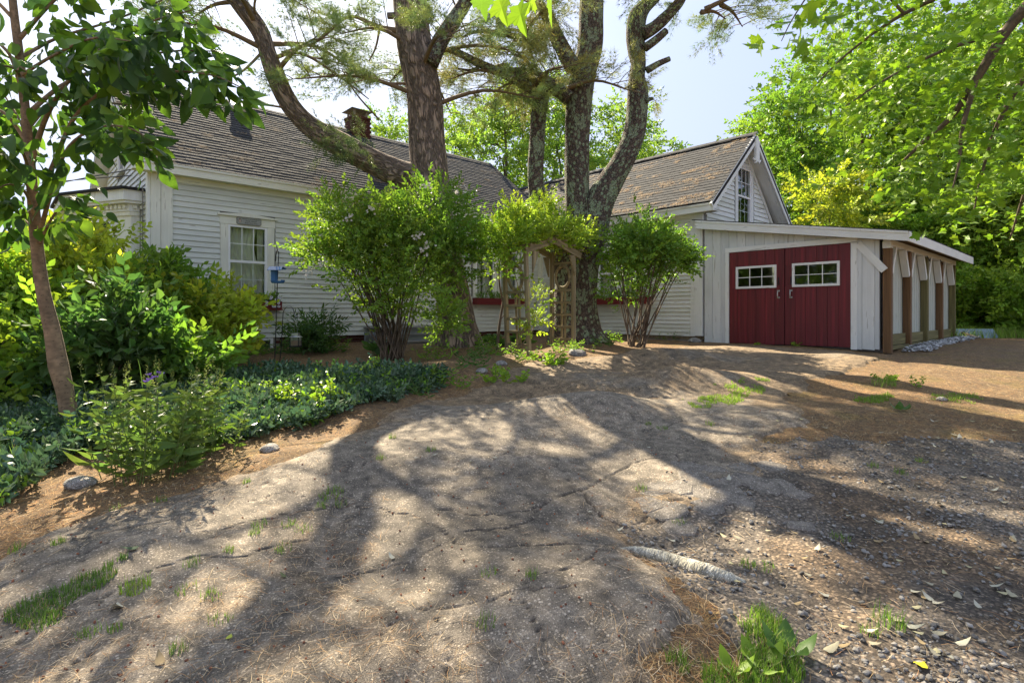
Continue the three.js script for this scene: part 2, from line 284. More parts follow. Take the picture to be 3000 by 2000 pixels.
const gravelPoly = [[2600, 1300], [2420, 1270], [2230, 1330], [2120, 1400], [1960, 1470], [1850, 1560], [1900, 1620], [1990, 1690], [2100, 1780], [2130, 1850], [2280, 1950], [2330, 2080], [2400, 2400], [4300, 2400], [4300, 1500], [3600, 1360], [3100, 1300], [2800, 1290]].map(([x, y]) => gp(x, y)).map((p) => [p.x, p.z]);
function sdf(poly, x, z) {                                          // negative inside
  let d2 = 1e9, inside = false;
  for (let i = 0, j = poly.length - 1; i < poly.length; j = i++) {
    const [ax, az] = poly[j], [bx, bz] = poly[i], ex = bx - ax, ez = bz - az, wx = x - ax, wz = z - az, t = clamp((wx * ex + wz * ez) / (ex * ex + ez * ez), 0, 1), px = wx - ex * t, pz = wz - ez * t;
    d2 = Math.min(d2, px * px + pz * pz);
    if ((az > z) !== (bz > z) && x < (bx - ax) * (z - az) / (bz - az) + ax) inside = !inside;
  }
  return Math.sqrt(d2) * (inside ? -1 : 1);
}
const ragged = (x, z, s, a) => (fbm(x * 2.2, z * 2.2, s, 3) - 0.5) * a + (fbm(x * 9, z * 9, s + 1, 2) - 0.5) * a * 0.4;
const driveS = (x, z) => sdf(drivePoly, x, z) + ragged(x, z, 211, 0.35);
const gravelS = (x, z) => sdf(gravelPoly, x, z) + ragged(x, z, 221, 0.5);
const spaced = (a, b, f) => { const out = [a]; let x = a; while (x < b) { x += f(x); out.push(Math.min(x, b)); } return out; };
// a sheet over the given grid lines; fn(x, z) -> [y, r, g, b] or null outside
function sheet(xs, zs, fn) {
  const nx = xs.length, id = new Int32Array(nx * zs.length).fill(-1), pos = [], col = [], uv = [], idx = [];
  for (let j = 0; j < zs.length; j++) for (let i = 0; i < nx; i++) {
    const r = fn(xs[i], zs[j]); if (!r) continue;
    id[j * nx + i] = pos.length / 3; pos.push(xs[i], r[0], zs[j]); col.push(r[1], r[2], r[3]); uv.push(xs[i], zs[j]);
  }
  for (let j = 0; j < zs.length - 1; j++) for (let i = 0; i < nx - 1; i++) {
    const a = id[j * nx + i], b = id[j * nx + i + 1], c = id[(j + 1) * nx + i], d = id[(j + 1) * nx + i + 1];
    if (a < 0 || b < 0 || c < 0 || d < 0) continue; idx.push(a, c, b, b, c, d);
  }
  const g = new THREE.BufferGeometry();
  g.setAttribute('position', new THREE.Float32BufferAttribute(pos, 3)); g.setAttribute('color', new THREE.Float32BufferAttribute(col, 3)); g.setAttribute('uv', new THREE.Float32BufferAttribute(uv, 2)); g.setIndex(idx); g.computeVertexNormals(); return g;
}
const structure = (o, label) => { o.userData = { kind: 'structure', label }; return o; };
{
  const fx = (x) => (x > -9 && x < 9 ? 0.07 : Math.min(12, 0.07 + (Math.abs(x) - 9) * 0.22)), fz = (z) => (z > -15 && z < -1 ? 0.06 : Math.min(12, 0.06 + (z > -8 ? z + 1 : -z - 15) * 0.2));
  const xs = spaced(-220, 220, fx), zs = spaced(-260, 160, fz);
  structure(obj('ground', sheet(xs, zs, (x, z) => {
    const d = -z, n = fbm(x * 0.6, z * 0.6, 231, 4), n2 = fbm(x * 2.4, z * 2.4, 233, 4), m = fbm(x * 0.35 + 9, z * 0.35, 235, 3);
    let r = 1.0, g = 1.0, b = 1.0; const k = 0.78 + n2 * 0.5;
    r *= k * (0.82 + (n - 0.5) * 0.25); g *= k * (1.04 + (n - 0.5) * 0.12); b *= k * (1.1 - (n - 0.5) * 0.15);
    const grass = Math.max(step(16, 22, d + (m - 0.5) * 3), step(-7.2, -9.5, x + (m - 0.5) * 2) * step(1.5, 3, d)), moss = step(0.58, 0.68, n2) * 0.35;
    r = mix(r, 0.3 * k * 1.3, Math.max(grass, moss)); g = mix(g, 0.52 * k * 1.3, Math.max(grass, moss)); b = mix(b, 0.16 * k, Math.max(grass, moss));
    return [hgt(x, z) - (d > 1 && d < 14 && Math.abs(x) < 8 ? 0.012 : 0), r, g, b];
  }), M.ground, scene), 'brown soil covered with fallen pine needles');
}
// cracks: [pixel path, half width in metres]
const crackLines = [[[[1290, 1500], [1420, 1520], [1560, 1500], [1640, 1460], [1700, 1440]], 0.013], [[[1380, 1560], [1480, 1555], [1560, 1530], [1600, 1470]], 0.013], [[[1040, 1490], [1130, 1500], [1220, 1520], [1300, 1560], [1330, 1600]], 0.011], [[[1330, 1600], [1500, 1610], [1650, 1600], [1760, 1610]], 0.013], [[[1760, 1610], [1700, 1660], [1640, 1680], [1560, 1690]], 0.012], [[[1285, 1790], [1280, 1860], [1330, 1900], [1310, 1990]], 0.013], [[[1285, 1790], [1400, 1770], [1500, 1740], [1600, 1730], [1720, 1720]], 0.009], [[[560, 1640], [700, 1640], [830, 1600], [900, 1590]], 0.009], [[[40, 1900], [150, 1830], [300, 1760], [420, 1690], [560, 1640]], 0.011], [[[180, 1980], [260, 1930], [340, 1850], [460, 1800]], 0.01],
  [[[1700, 1440], [1760, 1520], [1860, 1560]], 0.02], [[[1860, 1545], [1930, 1490], [2000, 1470]], 0.022], [[[1700, 1440], [1640, 1380], [1500, 1330], [1400, 1320]], 0.012], [[[1700, 1440], [1790, 1400], [1850, 1360], [1960, 1340]], 0.014], [[[880, 1690], [1040, 1690], [1200, 1660], [1380, 1560]], 0.008], [[[950, 1440], [1040, 1490]], 0.008], [[[1100, 1900], [1180, 1800], [1285, 1790]], 0.007], [[[1500, 1740], [1560, 1820], [1600, 1960]], 0.006], [[[640, 1560], [900, 1500], [1040, 1490]], 0.007]];
const cracks = [];
{
  const r = rng(77);
  for (const [path, w] of crackLines) {
    const pts = path.map(([x, y]) => gp(x, y));
    for (let i = 0; i < pts.length - 1; i++) {
      const n = Math.max(2, Math.round(pts[i].distanceTo(pts[i + 1]) / 0.06));
      let prev = pts[i];
      for (let k = 1; k <= n; k++) { const q = pts[i].clone().lerp(pts[i + 1], k / n); if (k < n) { q.x += (r() - 0.5) * 0.045; q.z += (r() - 0.5) * 0.045; } cracks.push([prev.x, prev.z, q.x, q.z, w * (0.25 + r() * 0.75)]); prev = q; }
    }
  }
}
const CELL = 0.25, crackGrid = new Map();
cracks.forEach((c, i) => { for (let a = Math.floor((Math.min(c[0], c[2]) - 0.05) / CELL); a <= Math.floor((Math.max(c[0], c[2]) + 0.05) / CELL); a++) for (let b = Math.floor((Math.min(c[1], c[3]) - 0.05) / CELL); b <= Math.floor((Math.max(c[1], c[3]) + 0.05) / CELL); b++) { const k = a + ',' + b; if (!crackGrid.has(k)) crackGrid.set(k, []); crackGrid.get(k).push(c); } });
function crackAt(x, z) {                                            // 0 .. 1, how deep in a crack
  let best = 0;
  for (const [ax, az, bx, bz, w] of crackGrid.get(Math.floor(x / CELL) + ',' + Math.floor(z / CELL)) ?? []) {
    const ex = bx - ax, ez = bz - az, t = clamp(((x - ax) * ex + (z - az) * ez) / (ex * ex + ez * ez + 1e-9), 0, 1), q = Math.hypot(x - ax - ex * t, z - az - ez * t) / w;
    if (q < 1) best = Math.max(best, 1 - q * q);
  }
  const w = 0.02 * (fbm(x * 3, z * 3, 241, 2) - 0.3), [f1, f2] = voronoi(x * 1.05 + fbm(x * 3, z * 3, 243, 3) * 0.5, z * 1.25 + fbm(x * 3, z * 3, 245, 3) * 0.5, 247), e = (f2 - f1) / 1.1, on = step(0.44, 0.6, fbm(x * 0.7, z * 0.7, 249, 2));
  if (w > 0 && e < w * 1.5 && on > 0.1) best = Math.max(best, (1 - e / (w * 1.5)) * on * 0.8);
  return best;
}
const needleAmount = (x, z) => {                                    // how thick the fallen needles lie, 0 .. 1
  const d = -z, n = fbm(x * 0.8 + 3, z * 0.8, 251, 4), s = driveS(x, z), hollow = clamp((0.02 - (hgt(x, z) - (hgt(x + 0.5, z) + hgt(x - 0.5, z) + hgt(x, z + 0.5) + hgt(x, z - 0.5)) / 4)) * 20, 0, 1);
  return clamp(step(-0.7, 0.3, s) * 0.85 + step(5.8, 8, d) * 0.75 * (0.5 + n) + step(0.5, 0.75, n) * 0.45 + hollow * 0.25 - 0.1, 0.03, 1);
};
let driveTop;
{
  const xs = spaced(-6.2, 7.2, () => 0.021), zs = spaced(-13.4, -1.5, (z) => (z > -4.2 ? 0.0125 : z > -7 ? 0.022 : 0.04));
  driveTop = (x, z) => { const s = driveS(x, z); return hgt(x, z) + 0.03 * step(0.03, -0.06, s) - 0.012; };
  const g = sheet(xs, zs, (x, z) => {
    const s = driveS(x, z); if (s > 0.05) return null;
    const cr = crackAt(x, z), n = fbm(x * 1.1, z * 1.1, 261, 4), f = fbm(x * 6, z * 6, 263, 3), nd = needleAmount(x, z);
    let k = 0.25 * (0.72 + n * 0.5) * (0.85 + f * 0.3);
    const stain = step(0.6, 0.72, fbm(x * 0.9 + 30, z * 0.9, 265, 4)); k *= 1 - 0.25 * stain;
    const duff = step(0.35, 0.9, nd + (f - 0.5) * 0.6) * 0.8, e = step(0.15, 0.6, cr);
    let r = k * 1.95, gg = k * 1.66, b = k * 1.28;
    r = mix(r, 0.49 * (0.7 + f * 0.6), duff); gg = mix(gg, 0.34 * (0.7 + f * 0.6), duff); b = mix(b, 0.185 * (0.7 + f * 0.6), duff);
    r = mix(r, 0.06, e * 0.85); gg = mix(gg, 0.046, e * 0.85); b = mix(b, 0.034, e * 0.85);
    const y = hgt(x, z) + 0.03 * step(0.03, -0.06, s) - 0.012 - cr * 0.022 + (f - 0.5) * 0.012;
    return [y, r, gg, b];
  });
  structure(obj('driveway', g, M.asphalt, scene), 'old cracked asphalt driveway heaved up by tree roots');
}
const driveway = scene.children[scene.children.length - 1];
{
  const xs = spaced(0.2, 12, (x) => (x < 4.5 ? 0.03 : 0.08)), zs = spaced(-9.2, -1.5, (z) => (z > -4.5 ? 0.02 : 0.045));
  structure(obj('gravel_patch', sheet(xs, zs, (x, z) => {
    const s = gravelS(x, z); if (s > 0.08) return null;
    const n = fbm(x * 1.3, z * 1.3, 271, 4), f = fbm(x * 7, z * 7, 273, 3), k = (0.62 + n * 0.55) * (0.8 + f * 0.4), duff = step(0.55, 0.75, fbm(x * 1.5 + 5, z * 1.5, 275, 4)) * 0.6, wet = step(0.6, 0.7, fbm(x * 0.8 + 2, z * 0.8 + 4, 277, 3));
    const kk = k * (1 - wet * 0.4);
    return [hgt(x, z) + 0.018 * step(0.05, -0.12, s) - 0.012 + (f - 0.5) * 0.03, mix(kk * 1.02, 1.15 * k, duff), mix(kk * 0.96, 0.86 * k, duff), mix(kk * 0.88, 0.55 * k, duff)];
  }), M.gravel, scene), 'loose grey gravel and dark soil beside the asphalt');
}
const gravelSheet = scene.children[scene.children.length - 1];

// broken slabs along the crumbling edge of the asphalt, each a piece of its own
{
  const r = rng(91), slab = M.asphalt.clone(); slab.vertexColors = false; slab.color = C(0.4, 0.36, 0.31);
  for (const [px, py, w] of [[1925, 1440, 0.26], [2030, 1405, 0.22], [2110, 1415, 0.24], [2190, 1410, 0.25], [1985, 1435, 0.2], [2040, 1450, 0.2], [2130, 1455, 0.24], [2070, 1490, 0.22], [2240, 1430, 0.2], [2290, 1425, 0.2], [2330, 1450, 0.16], [1950, 1500, 0.24], [1990, 1550, 0.2], [2180, 1480, 0.16], [2350, 1545, 0.14], [2090, 1380, 0.2], [2170, 1375, 0.2], [2260, 1370, 0.22], [2010, 1370, 0.22], [1900, 1480, 0.2]]) {
    const p = gp(px, py), n = 6 + Math.floor(r() * 3), pts = [], a0 = r() * 6;
    for (let i = 0; i < n; i++) { const a = a0 + (i + r() * 0.5) / n * 6.283, q = w * (0.5 + r() * 0.28); pts.push([Math.cos(a) * q, Math.sin(a) * q * 0.85]); }
    const g = new THREE.ExtrudeGeometry(new THREE.Shape(pts.map(([x, y]) => new THREE.Vector2(x, y))), { depth: 0.022, bevelEnabled: true, bevelSize: 0.012, bevelThickness: 0.008, bevelSegments: 1 });
    g.rotateX(-Math.PI / 2);
    const m = obj('asphalt_slab', g, slab, driveway); m.position.set(p.x, p.y - 0.008, p.z); m.quaternion.setFromUnitVectors(V(0, 1, 0), groundNormal(p.x, p.z)); m.rotateY(r() * 6); m.rotateX((r() - 0.5) * 0.12);
  }
}

// ================================================================== BUILDINGS
// The buildings share axes: along (the long front wall), up, and out (from that wall towards the yard). OX, OZ: the front corner of the house.
const OX = -6.98, OZ = -10.8, TURN = 43 * Math.PI / 180, ct = Math.cos(TURN), st = Math.sin(TURN);
const place = (a, y, o) => V(OX + a * ct + o * st, y, OZ - a * st + o * ct);
const building = (name, label, a, o) => { const p = place(a, 0, o); const g = thing(name, label, 'building', [p.x, 0.8, p.z], TURN); g.userData.at = undefined; delete g.userData.at; return Object.assign(g, { at: [a, 0.8, o] }); };
// a part frame inside a building: 'front' faces out, 'side' faces back along the house (its own x runs out), 'end' faces on along the house
function face(b, name, way, a, o, group = true) {
  const g = group ? new THREE.Group() : name; if (group) { g.name = name; b.add(g); }
  g.position.set(a - b.at[0], -b.at[1], o - b.at[2]); g.rotation.y = { front: 0, side: -Math.PI / 2, end: Math.PI / 2 }[way]; return g;
}
const RB = rng(333);
// lapped clapboards from y0 to y1 between x0 and x1 of a face; holes: [x0, x1, y0, y1]; span(y) narrows a gable
function clapboards(part, x0, x1, y0, y1, expo, holes = [], span = null, mats = M.claps) {
  for (let y = y0, row = 0; y < y1 - 0.02; y += expo, row++) {
    const h = Math.min(expo, y1 - y), ym = y + h * 0.5;
    let [a, b] = span ? span(y + h * 0.6) : [x0, x1]; a = Math.max(a, x0); b = Math.min(b, x1);
    let runs = [[a, b]];
    for (const [hx0, hx1, hy0, hy1] of holes) if (ym > hy0 && ym < hy1) runs = runs.flatMap(([p, q]) => [[p, Math.min(q, hx0)], [Math.max(p, hx1), q]]).filter(([p, q]) => q - p > 0.03);
    for (const [p, q] of runs) {
      const cuts = [p]; let c = p + 1.2 + RB() * 2.6; while (c < q - 0.7) { cuts.push(c); c += 2.2 + RB() * 2.2; } cuts.push(q);
      for (let k = 0; k < cuts.length - 1; k++) {
        const l = cuts[k] + (k ? 0.0015 : 0), r = cuts[k + 1], w = r - l; if (w < 0.03) continue;
        const sag = (RB() - 0.5) * 0.004, t0 = 0.032 + RB() * 0.005, top = y + h + 0.016;
        const g = new THREE.BufferGeometry(), P = [[l, y, 0.0], [l, y + sag, t0], [l, top, 0.005], [l, top, 0], [r, y, 0], [r, y - sag, t0], [r, top, 0.005], [r, top, 0]];
        const F = [[1, 5, 6, 2], [0, 4, 5, 1], [2, 6, 7, 3], [0, 1, 2, 3], [4, 7, 6, 5]], pos = [], uv = [], off = RB() * 9;
        for (const f of F) for (const i of [0, 1, 2, 0, 2, 3]) { pos.push(...P[f[i]]); uv.push(P[f[i]][1] + P[f[i]][2] + off, P[f[i]][0] + off); }
        g.setAttribute('position', new THREE.Float32BufferAttribute(pos, 3)); g.setAttribute('uv', new THREE.Float32BufferAttribute(uv, 2)); g.computeVertexNormals();
        obj('clapboard', g, mats[Math.floor(RB() * mats.length)], part);
      }
    }
  }
}
// the sheathing behind the clapboards, with real openings
function sheathing(part, x0, x1, y0, y1, holes = [], mat = M.backing, t = 0.12) {
  const ys = [...new Set([y0, y1, ...holes.flatMap((h) => [h[2], h[3]])])].filter((y) => y >= y0 && y <= y1).sort((p, q) => p - q), list = [];
  for (let k = 0; k < ys.length - 1; k++) {
    let runs = [[x0, x1]]; const ym = (ys[k] + ys[k + 1]) / 2;
    for (const [a, b, c, d] of holes) if (ym > c && ym < d) runs = runs.flatMap(([p, q]) => [[p, Math.min(q, a)], [Math.max(p, b), q]]).filter(([p, q]) => q > p + 0.01);
    for (const [p, q] of runs) list.push(box(q - p, ys[k + 1] - ys[k], t, (p + q) / 2, ym, -t / 2 - 0.002));
  }
  return obj('sheathing', list, mat, part);
}
// a sash window in a face; x0..x1, y0..y1 is the sash opening
function sashWindow(b, way, a, o, x0, x1, y0, y1, { cols = 3, casing = 0.15, cap = true, curtain = true, header = 0.17, trim = M.trim, lower = true, glassTint } = {}) {
  const w = new THREE.Group(); w.name = 'window'; b.add(w); face(b, w, way, a, o, false);
  const cx = (x0 + x1) / 2, cy = (y0 + y1) / 2, W = x1 - x0, Hh = y1 - y0, d = 0.035;
  for (const s of [-1, 1]) obj('casing', box(casing, Hh + 0.06, d, s > 0 ? x1 + casing / 2 : x0 - casing / 2, cy - 0.03, d / 2, 'y'), trim, w);
  if (header) obj('header_board', box(W + 2 * casing + 0.03, header, d + 0.006, cx, y1 + header / 2 + 0.001, d / 2 + 0.003), trim, w);
  if (cap) obj('header_cap', prism([[x0 - casing - 0.06, 0], [x1 + casing + 0.06, 0], [x1 + casing + 0.06, 0.03], [cx, 0.085], [x0 - casing - 0.06, 0.03]], 0.09).translate(0, y1 + header + 0.002, 0), trim, w);
  obj('sill', box(W + 2 * casing + 0.06, 0.045, 0.1, cx, y0 - 0.025, 0.04), trim, w);
  const f = 0.045, fz = -0.01;
  obj('frame', [box(f, Hh, 0.07, x0 + f / 2, cy, fz, 'y'), box(f, Hh, 0.07, x1 - f / 2, cy, fz, 'y'), box(W - 2 * f, f, 0.07, cx, y1 - f / 2, fz), box(W - 2 * f, f, 0.07, cx, y0 + f / 2, fz)], M.vinyl, w);
  obj('meeting_rail', box(W - 2 * f, 0.05, 0.05, cx, cy, fz), M.vinyl, w);
  const gx0 = x0 + f, gx1 = x1 - f;
  for (const [ya, yb, up] of [[cy + 0.025, y1 - f, true], [y0 + f, cy - 0.025, false]]) {
    for (let k = 0; k < cols; k++) for (let r = 0; r < 2; r++) {
      const pw = (gx1 - gx0) / cols, ph = (yb - ya) / 2;
      obj('pane', box(pw - 0.004, ph - 0.004, 0.004, gx0 + pw * (k + 0.5), ya + ph * (r + 0.5), up ? 0.0 : -0.02), M.glass, w);
    }
    if (up || lower) for (let k = 1; k < cols; k++) obj('muntin', box(0.014, yb - ya, 0.012, mix(gx0, gx1, k / cols), (ya + yb) / 2, up ? 0.005 : -0.03, 'y'), M.vinyl, w);
    if (up || lower) obj('muntin', box(gx1 - gx0, 0.014, 0.011, cx, (ya + yb) / 2, up ? 0.005 : -0.03), M.vinyl, w);
  }
  if (curtain) for (const s of [-1, 1]) {                           // gathered lace panels behind the glass
    const pos = [], idx = [], n = 28, m = 12;
    for (let j = 0; j <= m; j++) for (let i = 0; i <= n; i++) { const v = j / m, wd = W * (curtain === 'tied' ? (s < 0 ? 0.78 - 0.1 * Math.sin(v * 6) : 0.16) : 0.46 - 0.05 * Math.sin(v * 3.1)), u = i / n; pos.push(s < 0 ? x0 + 0.03 + u * wd : x1 - 0.03 - u * wd, mix(y1, y0, v), -0.16 + Math.sin(u * 38 + v * 2) * 0.014); }
    for (let j = 0; j < m; j++) for (let i = 0; i < n; i++) { const p = j * (n + 1) + i; idx.push(p, p + n + 1, p + 1, p + 1, p + n + 1, p + n + 2); }
    const g = new THREE.BufferGeometry(); g.setAttribute('position', new THREE.Float32BufferAttribute(pos, 3)); g.setIndex(idx); g.computeVertexNormals(); obj('curtain', g, M.curtain, w);
  }
  return w;
}
// shingles over a sloping rectangle: origin at one low corner, along (unit), up the slope (unit); 300 nearest as pieces, the rest as one
function shingleField(roof, b, o, along, up, len, rise, expo, wid, seed, near) {
  const r = rng(seed), nrm = along.clone().cross(up).normalize(), list = [];
  for (let j = 0; j * expo < rise - 0.01; j++) for (let x = -(j % 2) * wid * 0.5 - r() * 0.05; x < len; x += wid) {
    const a = Math.max(0, x), e = Math.min(len, x + wid); if (e - a < 0.04) continue;
    list.push({ x: (a + e) / 2, y: j * expo, w: e - a, tone: Math.floor(r() * 5), lift: r() * 0.004, skew: (r() - 0.5) * 0.012, d: near(a, j * expo) });
  }
  list.sort((p, q) => p.d - q.d);
  const basis = new THREE.Matrix4().makeBasis(along, up, nrm), base = new THREE.Matrix4().makeTranslation(o.x, o.y, o.z).multiply(basis), unit = box(1, expo * 1.12, 0.011, 0, expo * 0.56, 0), rest = [];
  const tones = [[0.088, 0.095, 0.106], [0.106, 0.112, 0.122], [0.072, 0.079, 0.09], [0.112, 0.115, 0.119], [0.096, 0.104, 0.116]];
  list.forEach((s, i) => {
    const m = new THREE.Matrix4().makeRotationX(-0.075).premultiply(new THREE.Matrix4().makeRotationZ(s.skew)).premultiply(new THREE.Matrix4().makeTranslation(s.x, s.y, 0.022 + s.lift)).premultiply(base);
    m.multiply(new THREE.Matrix4().makeScale(s.w - 0.006, 1, 1));
    if (i < 300) { const t = obj('shingle', unit, M.shingles[s.tone], roof); m.decompose(t.position, t.quaternion, t.scale); } else {
      const g = unit.clone().applyMatrix4(m), uv = g.attributes.uv, c = new Float32Array(g.attributes.position.count * 3), ou = r() * 5; for (let k = 0; k < uv.count; k++) uv.setXY(k, uv.getX(k) + ou, uv.getY(k) + ou);
      const k = 0.9 + r() * 0.2; for (let q = 0; q < c.length; q += 3) { c[q] = tones[s.tone][0] * k; c[q + 1] = tones[s.tone][1] * k; c[q + 2] = tones[s.tone][2] * k; } g.setAttribute('color', new THREE.BufferAttribute(c, 3)); rest.push(g);
    }
  });
  const mass = obj('far_shingles', rest, M.shingleV, roof); mass.userData.kind = 'stuff';
}
const eyeA = -2.26, eyeO = 12.65;                                   // the viewer in the buildings' axes
// ------------------------------------------------------------------ the main house
const house = building('farmhouse', 'white clapboard farmhouse with long grey shingle roof and brick chimney', 0, 0);
const HL = 10.82, HD = 6.2, HB = 1.04, EAVE = 4.3, RIDGE = 7.05, OUT = 0.32;
{
  const holes = [[1.37, 2.2, 1.88, 3.46], [8.06, 8.82, 2.05, 3.46], [9.0, 9.76, 2.05, 3.46], [5.05, 5.95, 1.3, 3.5]];
  const wall = face(house, 'front_wall', 'front', 0, 0);
  sheathing(wall, 0, HL, HB, EAVE, holes);
  clapboards(wall, 0.365, HL - 0.14, HB, EAVE - 0.14, 0.1105, [[1.23, 2.36, 1.83, 3.72], [7.9, 9.92, 2.0, 3.66], [4.9, 6.1, 1.2, 3.62]]);
  const cb = face(house, 'corner_board', 'front', 0, 0);
  obj('board', box(0.2, EAVE - HB + 0.02, 0.05, 0.265, (EAVE + HB) / 2, 0.025, 'y'), M.trim, cb); obj('board', box(0.155, EAVE - HB + 0.02, 0.075, 0.08, (EAVE + HB) / 2, 0.032, 'y'), M.trim, cb);
  obj('board', box(0.13, EAVE - HB, 0.045, HL - 0.08, (EAVE + HB) / 2, 0.023, 'y'), M.trim, cb); obj('frieze', box(HL - 0.37, 0.13, 0.04, HL / 2 + 0.185, EAVE - 0.075, 0.02), M.trim, cb);
  // end wall (gable) facing back along the house
  const gw = face(house, 'gable_wall', 'side', 0, 0);
  const gspan = (y) => (y < EAVE ? [-HD, 0] : [-HD / 2 - (RIDGE - 0.15 - y) * (HD / 2) / (RIDGE - EAVE), -HD / 2 + (RIDGE - 0.15 - y) * (HD / 2) / (RIDGE - EAVE)]);
  obj('sheathing', prism([[-HD, HB], [0, HB], [0, EAVE], [-HD / 2, RIDGE - 0.12], [-HD, EAVE]], 0.1).translate(0, 0, -0.105), M.backing, gw);
  clapboards(gw, -HD + 0.2, -0.16, HB, RIDGE - 0.3, 0.118, [[-3.7, -2.6, 4.75, 6.0]], gspan, [M.white, M.claps[1]]);
  obj('corner_board', box(0.16, EAVE - HB, 0.05, -0.08, (EAVE + HB) / 2, 0.025, 'y'), M.white, gw); obj('corner_board', box(0.18, EAVE - HB, 0.05, -HD + 0.09, (EAVE + HB) / 2, 0.025, 'y'), M.white, gw);
  sashWindow(house, 'side', 0, 0, -3.5, -2.8, 4.85, 5.85, { cols: 2, casing: 0.1, cap: false, curtain: false });
  // back and far walls close the house
  const back = face(house, 'back_wall', 'front', 0, -HD); obj('sheathing', box(HL, EAVE - HB, 0.12, HL / 2, (EAVE + HB) / 2, 0), M.claps[0], back);
  obj('floor', box(HL - 0.2, 0.1, HD - 0.2, HL / 2, HB - 0.02, HD / 2), M.soffit, back);
  const far = face(house, 'far_gable_wall', 'end', HL + 0.4, 0);
  obj('sheathing', prism([[0, HB], [HD, HB], [HD, EAVE], [HD / 2, RIDGE - 0.12], [0, EAVE]], 0.1).translate(0, 0, -0.05), M.claps[0], far);
  // roof
  const roof = face(house, 'roof', 'front', 0, 0), x0 = -0.32, x1 = 11.45, rise = Math.hypot(RIDGE - EAVE - 0.1, HD / 2 + OUT), slope = Math.atan2(RIDGE - EAVE - 0.1, HD / 2 + OUT), yE = EAVE + 0.12;
  for (const s of [1, -1]) {
    const slab = box(x1 - x0, 0.07, rise, 0, 0, 0); slab.rotateX(s * slope); slab.translate((x0 + x1) / 2, (yE + RIDGE) / 2 - 0.07 + 0.05 * Math.sin(slope), -HD / 2 + s * ((HD / 2 + OUT) / 2 - 0.05 * Math.cos(slope))); obj('deck', slab, s > 0 ? M.tarpaper : M.shingles[0], roof);
  }
  const rr = { o: V(x0, yE + 0.005, OUT), up: V(0, Math.sin(slope), -Math.cos(slope)) };
  shingleField(roof, house, rr.o, V(1, 0, 0), rr.up, x1 - x0, rise + 0.03, 0.14, 0.3, 41, (x, y) => Math.hypot(x + x0 - eyeA, OUT - y * Math.cos(slope) - eyeO));
  for (let k = 0; k < 38; k++) { const g = box(0.3, 0.012, 0.3, 0, 0, 0); const p = g.attributes.position; for (let i = 0; i < p.count; i++) p.setY(i, p.getY(i) - Math.abs(p.getZ(i)) * Math.tan(slope) * 0.85); g.computeVertexNormals(); const m = obj('ridge_cap', g, M.shingles[k % 5], roof); m.position.set(x0 + 0.15 + k * 0.307, RIDGE + 0.045 + (k % 2) * 0.004, -HD / 2); }
  obj('roof_vent', [box(0.36, 0.09, 0.3, 0, 0, 0), box(0.42, 0.02, 0.36, 0, 0.055, 0)], M.vinyl, roof).position.set(2.45, RIDGE - 0.12, -HD / 2 + 0.3); roof.children[roof.children.length - 1].rotation.x = slope;
  const fa = face(house, 'eave_trim', 'front', 0, 0);
  obj('fascia', box(x1 - x0, 0.18, 0.03, (x0 + x1) / 2, EAVE + 0.045, OUT - 0.02), M.trim, fa); obj('crown_strip', box(x1 - x0, 0.045, 0.05, (x0 + x1) / 2, EAVE + 0.115, OUT - 0.004), M.trim, fa);
  obj('soffit', box(x1 - x0, 0.02, OUT - 0.03, (x0 + x1) / 2, EAVE - 0.012, OUT / 2 - 0.015), M.trim, fa);
  const rk = face(house, 'rake_trim', 'side', x0 + 0.02, 0);
  for (const s of [1, -1]) { obj('rake_board', beam([-HD / 2 + s * (HD / 2 + OUT), EAVE + 0.06, 0], [-HD / 2, RIDGE - 0.1, 0], 0.2, 0.035), M.white, rk); obj('rake_soffit', beam([-HD / 2 + s * (HD / 2 + 0.1), EAVE + 0.0, -0.16], [-HD / 2, RIDGE - 0.19, -0.16], 0.02, 0.3), M.white, rk); }
  // windows of the front wall
  sashWindow(house, 'front', 0, 0, 1.384, 2.183, 1.9, 3.44, { curtain: 'tied' });
  for (const [p, q] of [[8.08, 8.8], [9.02, 9.74]]) sashWindow(house, 'front', 0, 0, p, q, 2.07, 3.44, { casing: 0.1, cap: false, cols: 2, header: 0.14 });
  // door behind the rose, with its little pediment at the eave
  const door = face(house, 'front_door', 'front', 0, 0);
  obj('slab', box(0.86, 2.12, 0.05, 5.5, 2.3, -0.03, 'y'), M.white, door); for (const [y, h] of [[1.75, 0.8], [2.85, 0.8]]) for (const x of [5.3, 5.7]) obj('panel', box(0.28, h, 0.02, x, y, 0.0, 'y'), M.trim, door);
  for (const s of [-1, 1]) obj('casing', box(0.14, 2.3, 0.05, 5.5 + s * 0.51, 2.35, 0.025, 'y'), M.trim, door); obj('lintel', box(1.2, 0.16, 0.06, 5.5, 3.53, 0.03), M.trim, door); obj('knob', new THREE.SphereGeometry(0.03, 10, 8).translate(5.16, 2.25, 0.03), M.steel, door);
  const hood = face(house, 'door_hood', 'front', 0, 0);
  for (const s of [-1, 1]) {
    obj('hood_roof', beam([5.3 + s * 1.08, 4.34, -0.28], [5.3, 4.84, -0.28], 0.035, 1.36), M.shingles[2], hood); obj('rake_board', beam([5.3 + s * 1.06, 4.3, 0.41], [5.3, 4.79, 0.41], 0.07, 0.03), M.grey, hood);
  }
  obj('pediment', prism([[4.35, 4.3], [6.25, 4.3], [5.3, 4.74]], 0.04).translate(0, 0, 0.33), M.shingles[3], hood);
  // brick foundation: a strip of laid brick with mortar behind
  const fo = face(house, 'foundation', 'front', 0, 0); obj('mortar', box(HL, 0.9, 0.3, HL / 2, HB - 0.455, -0.17), M.mortar, fo); obj('mortar', box(0.3, 0.9, HD, 0.16, HB - 0.455, -HD / 2 - 0.02), M.mortar, fo);
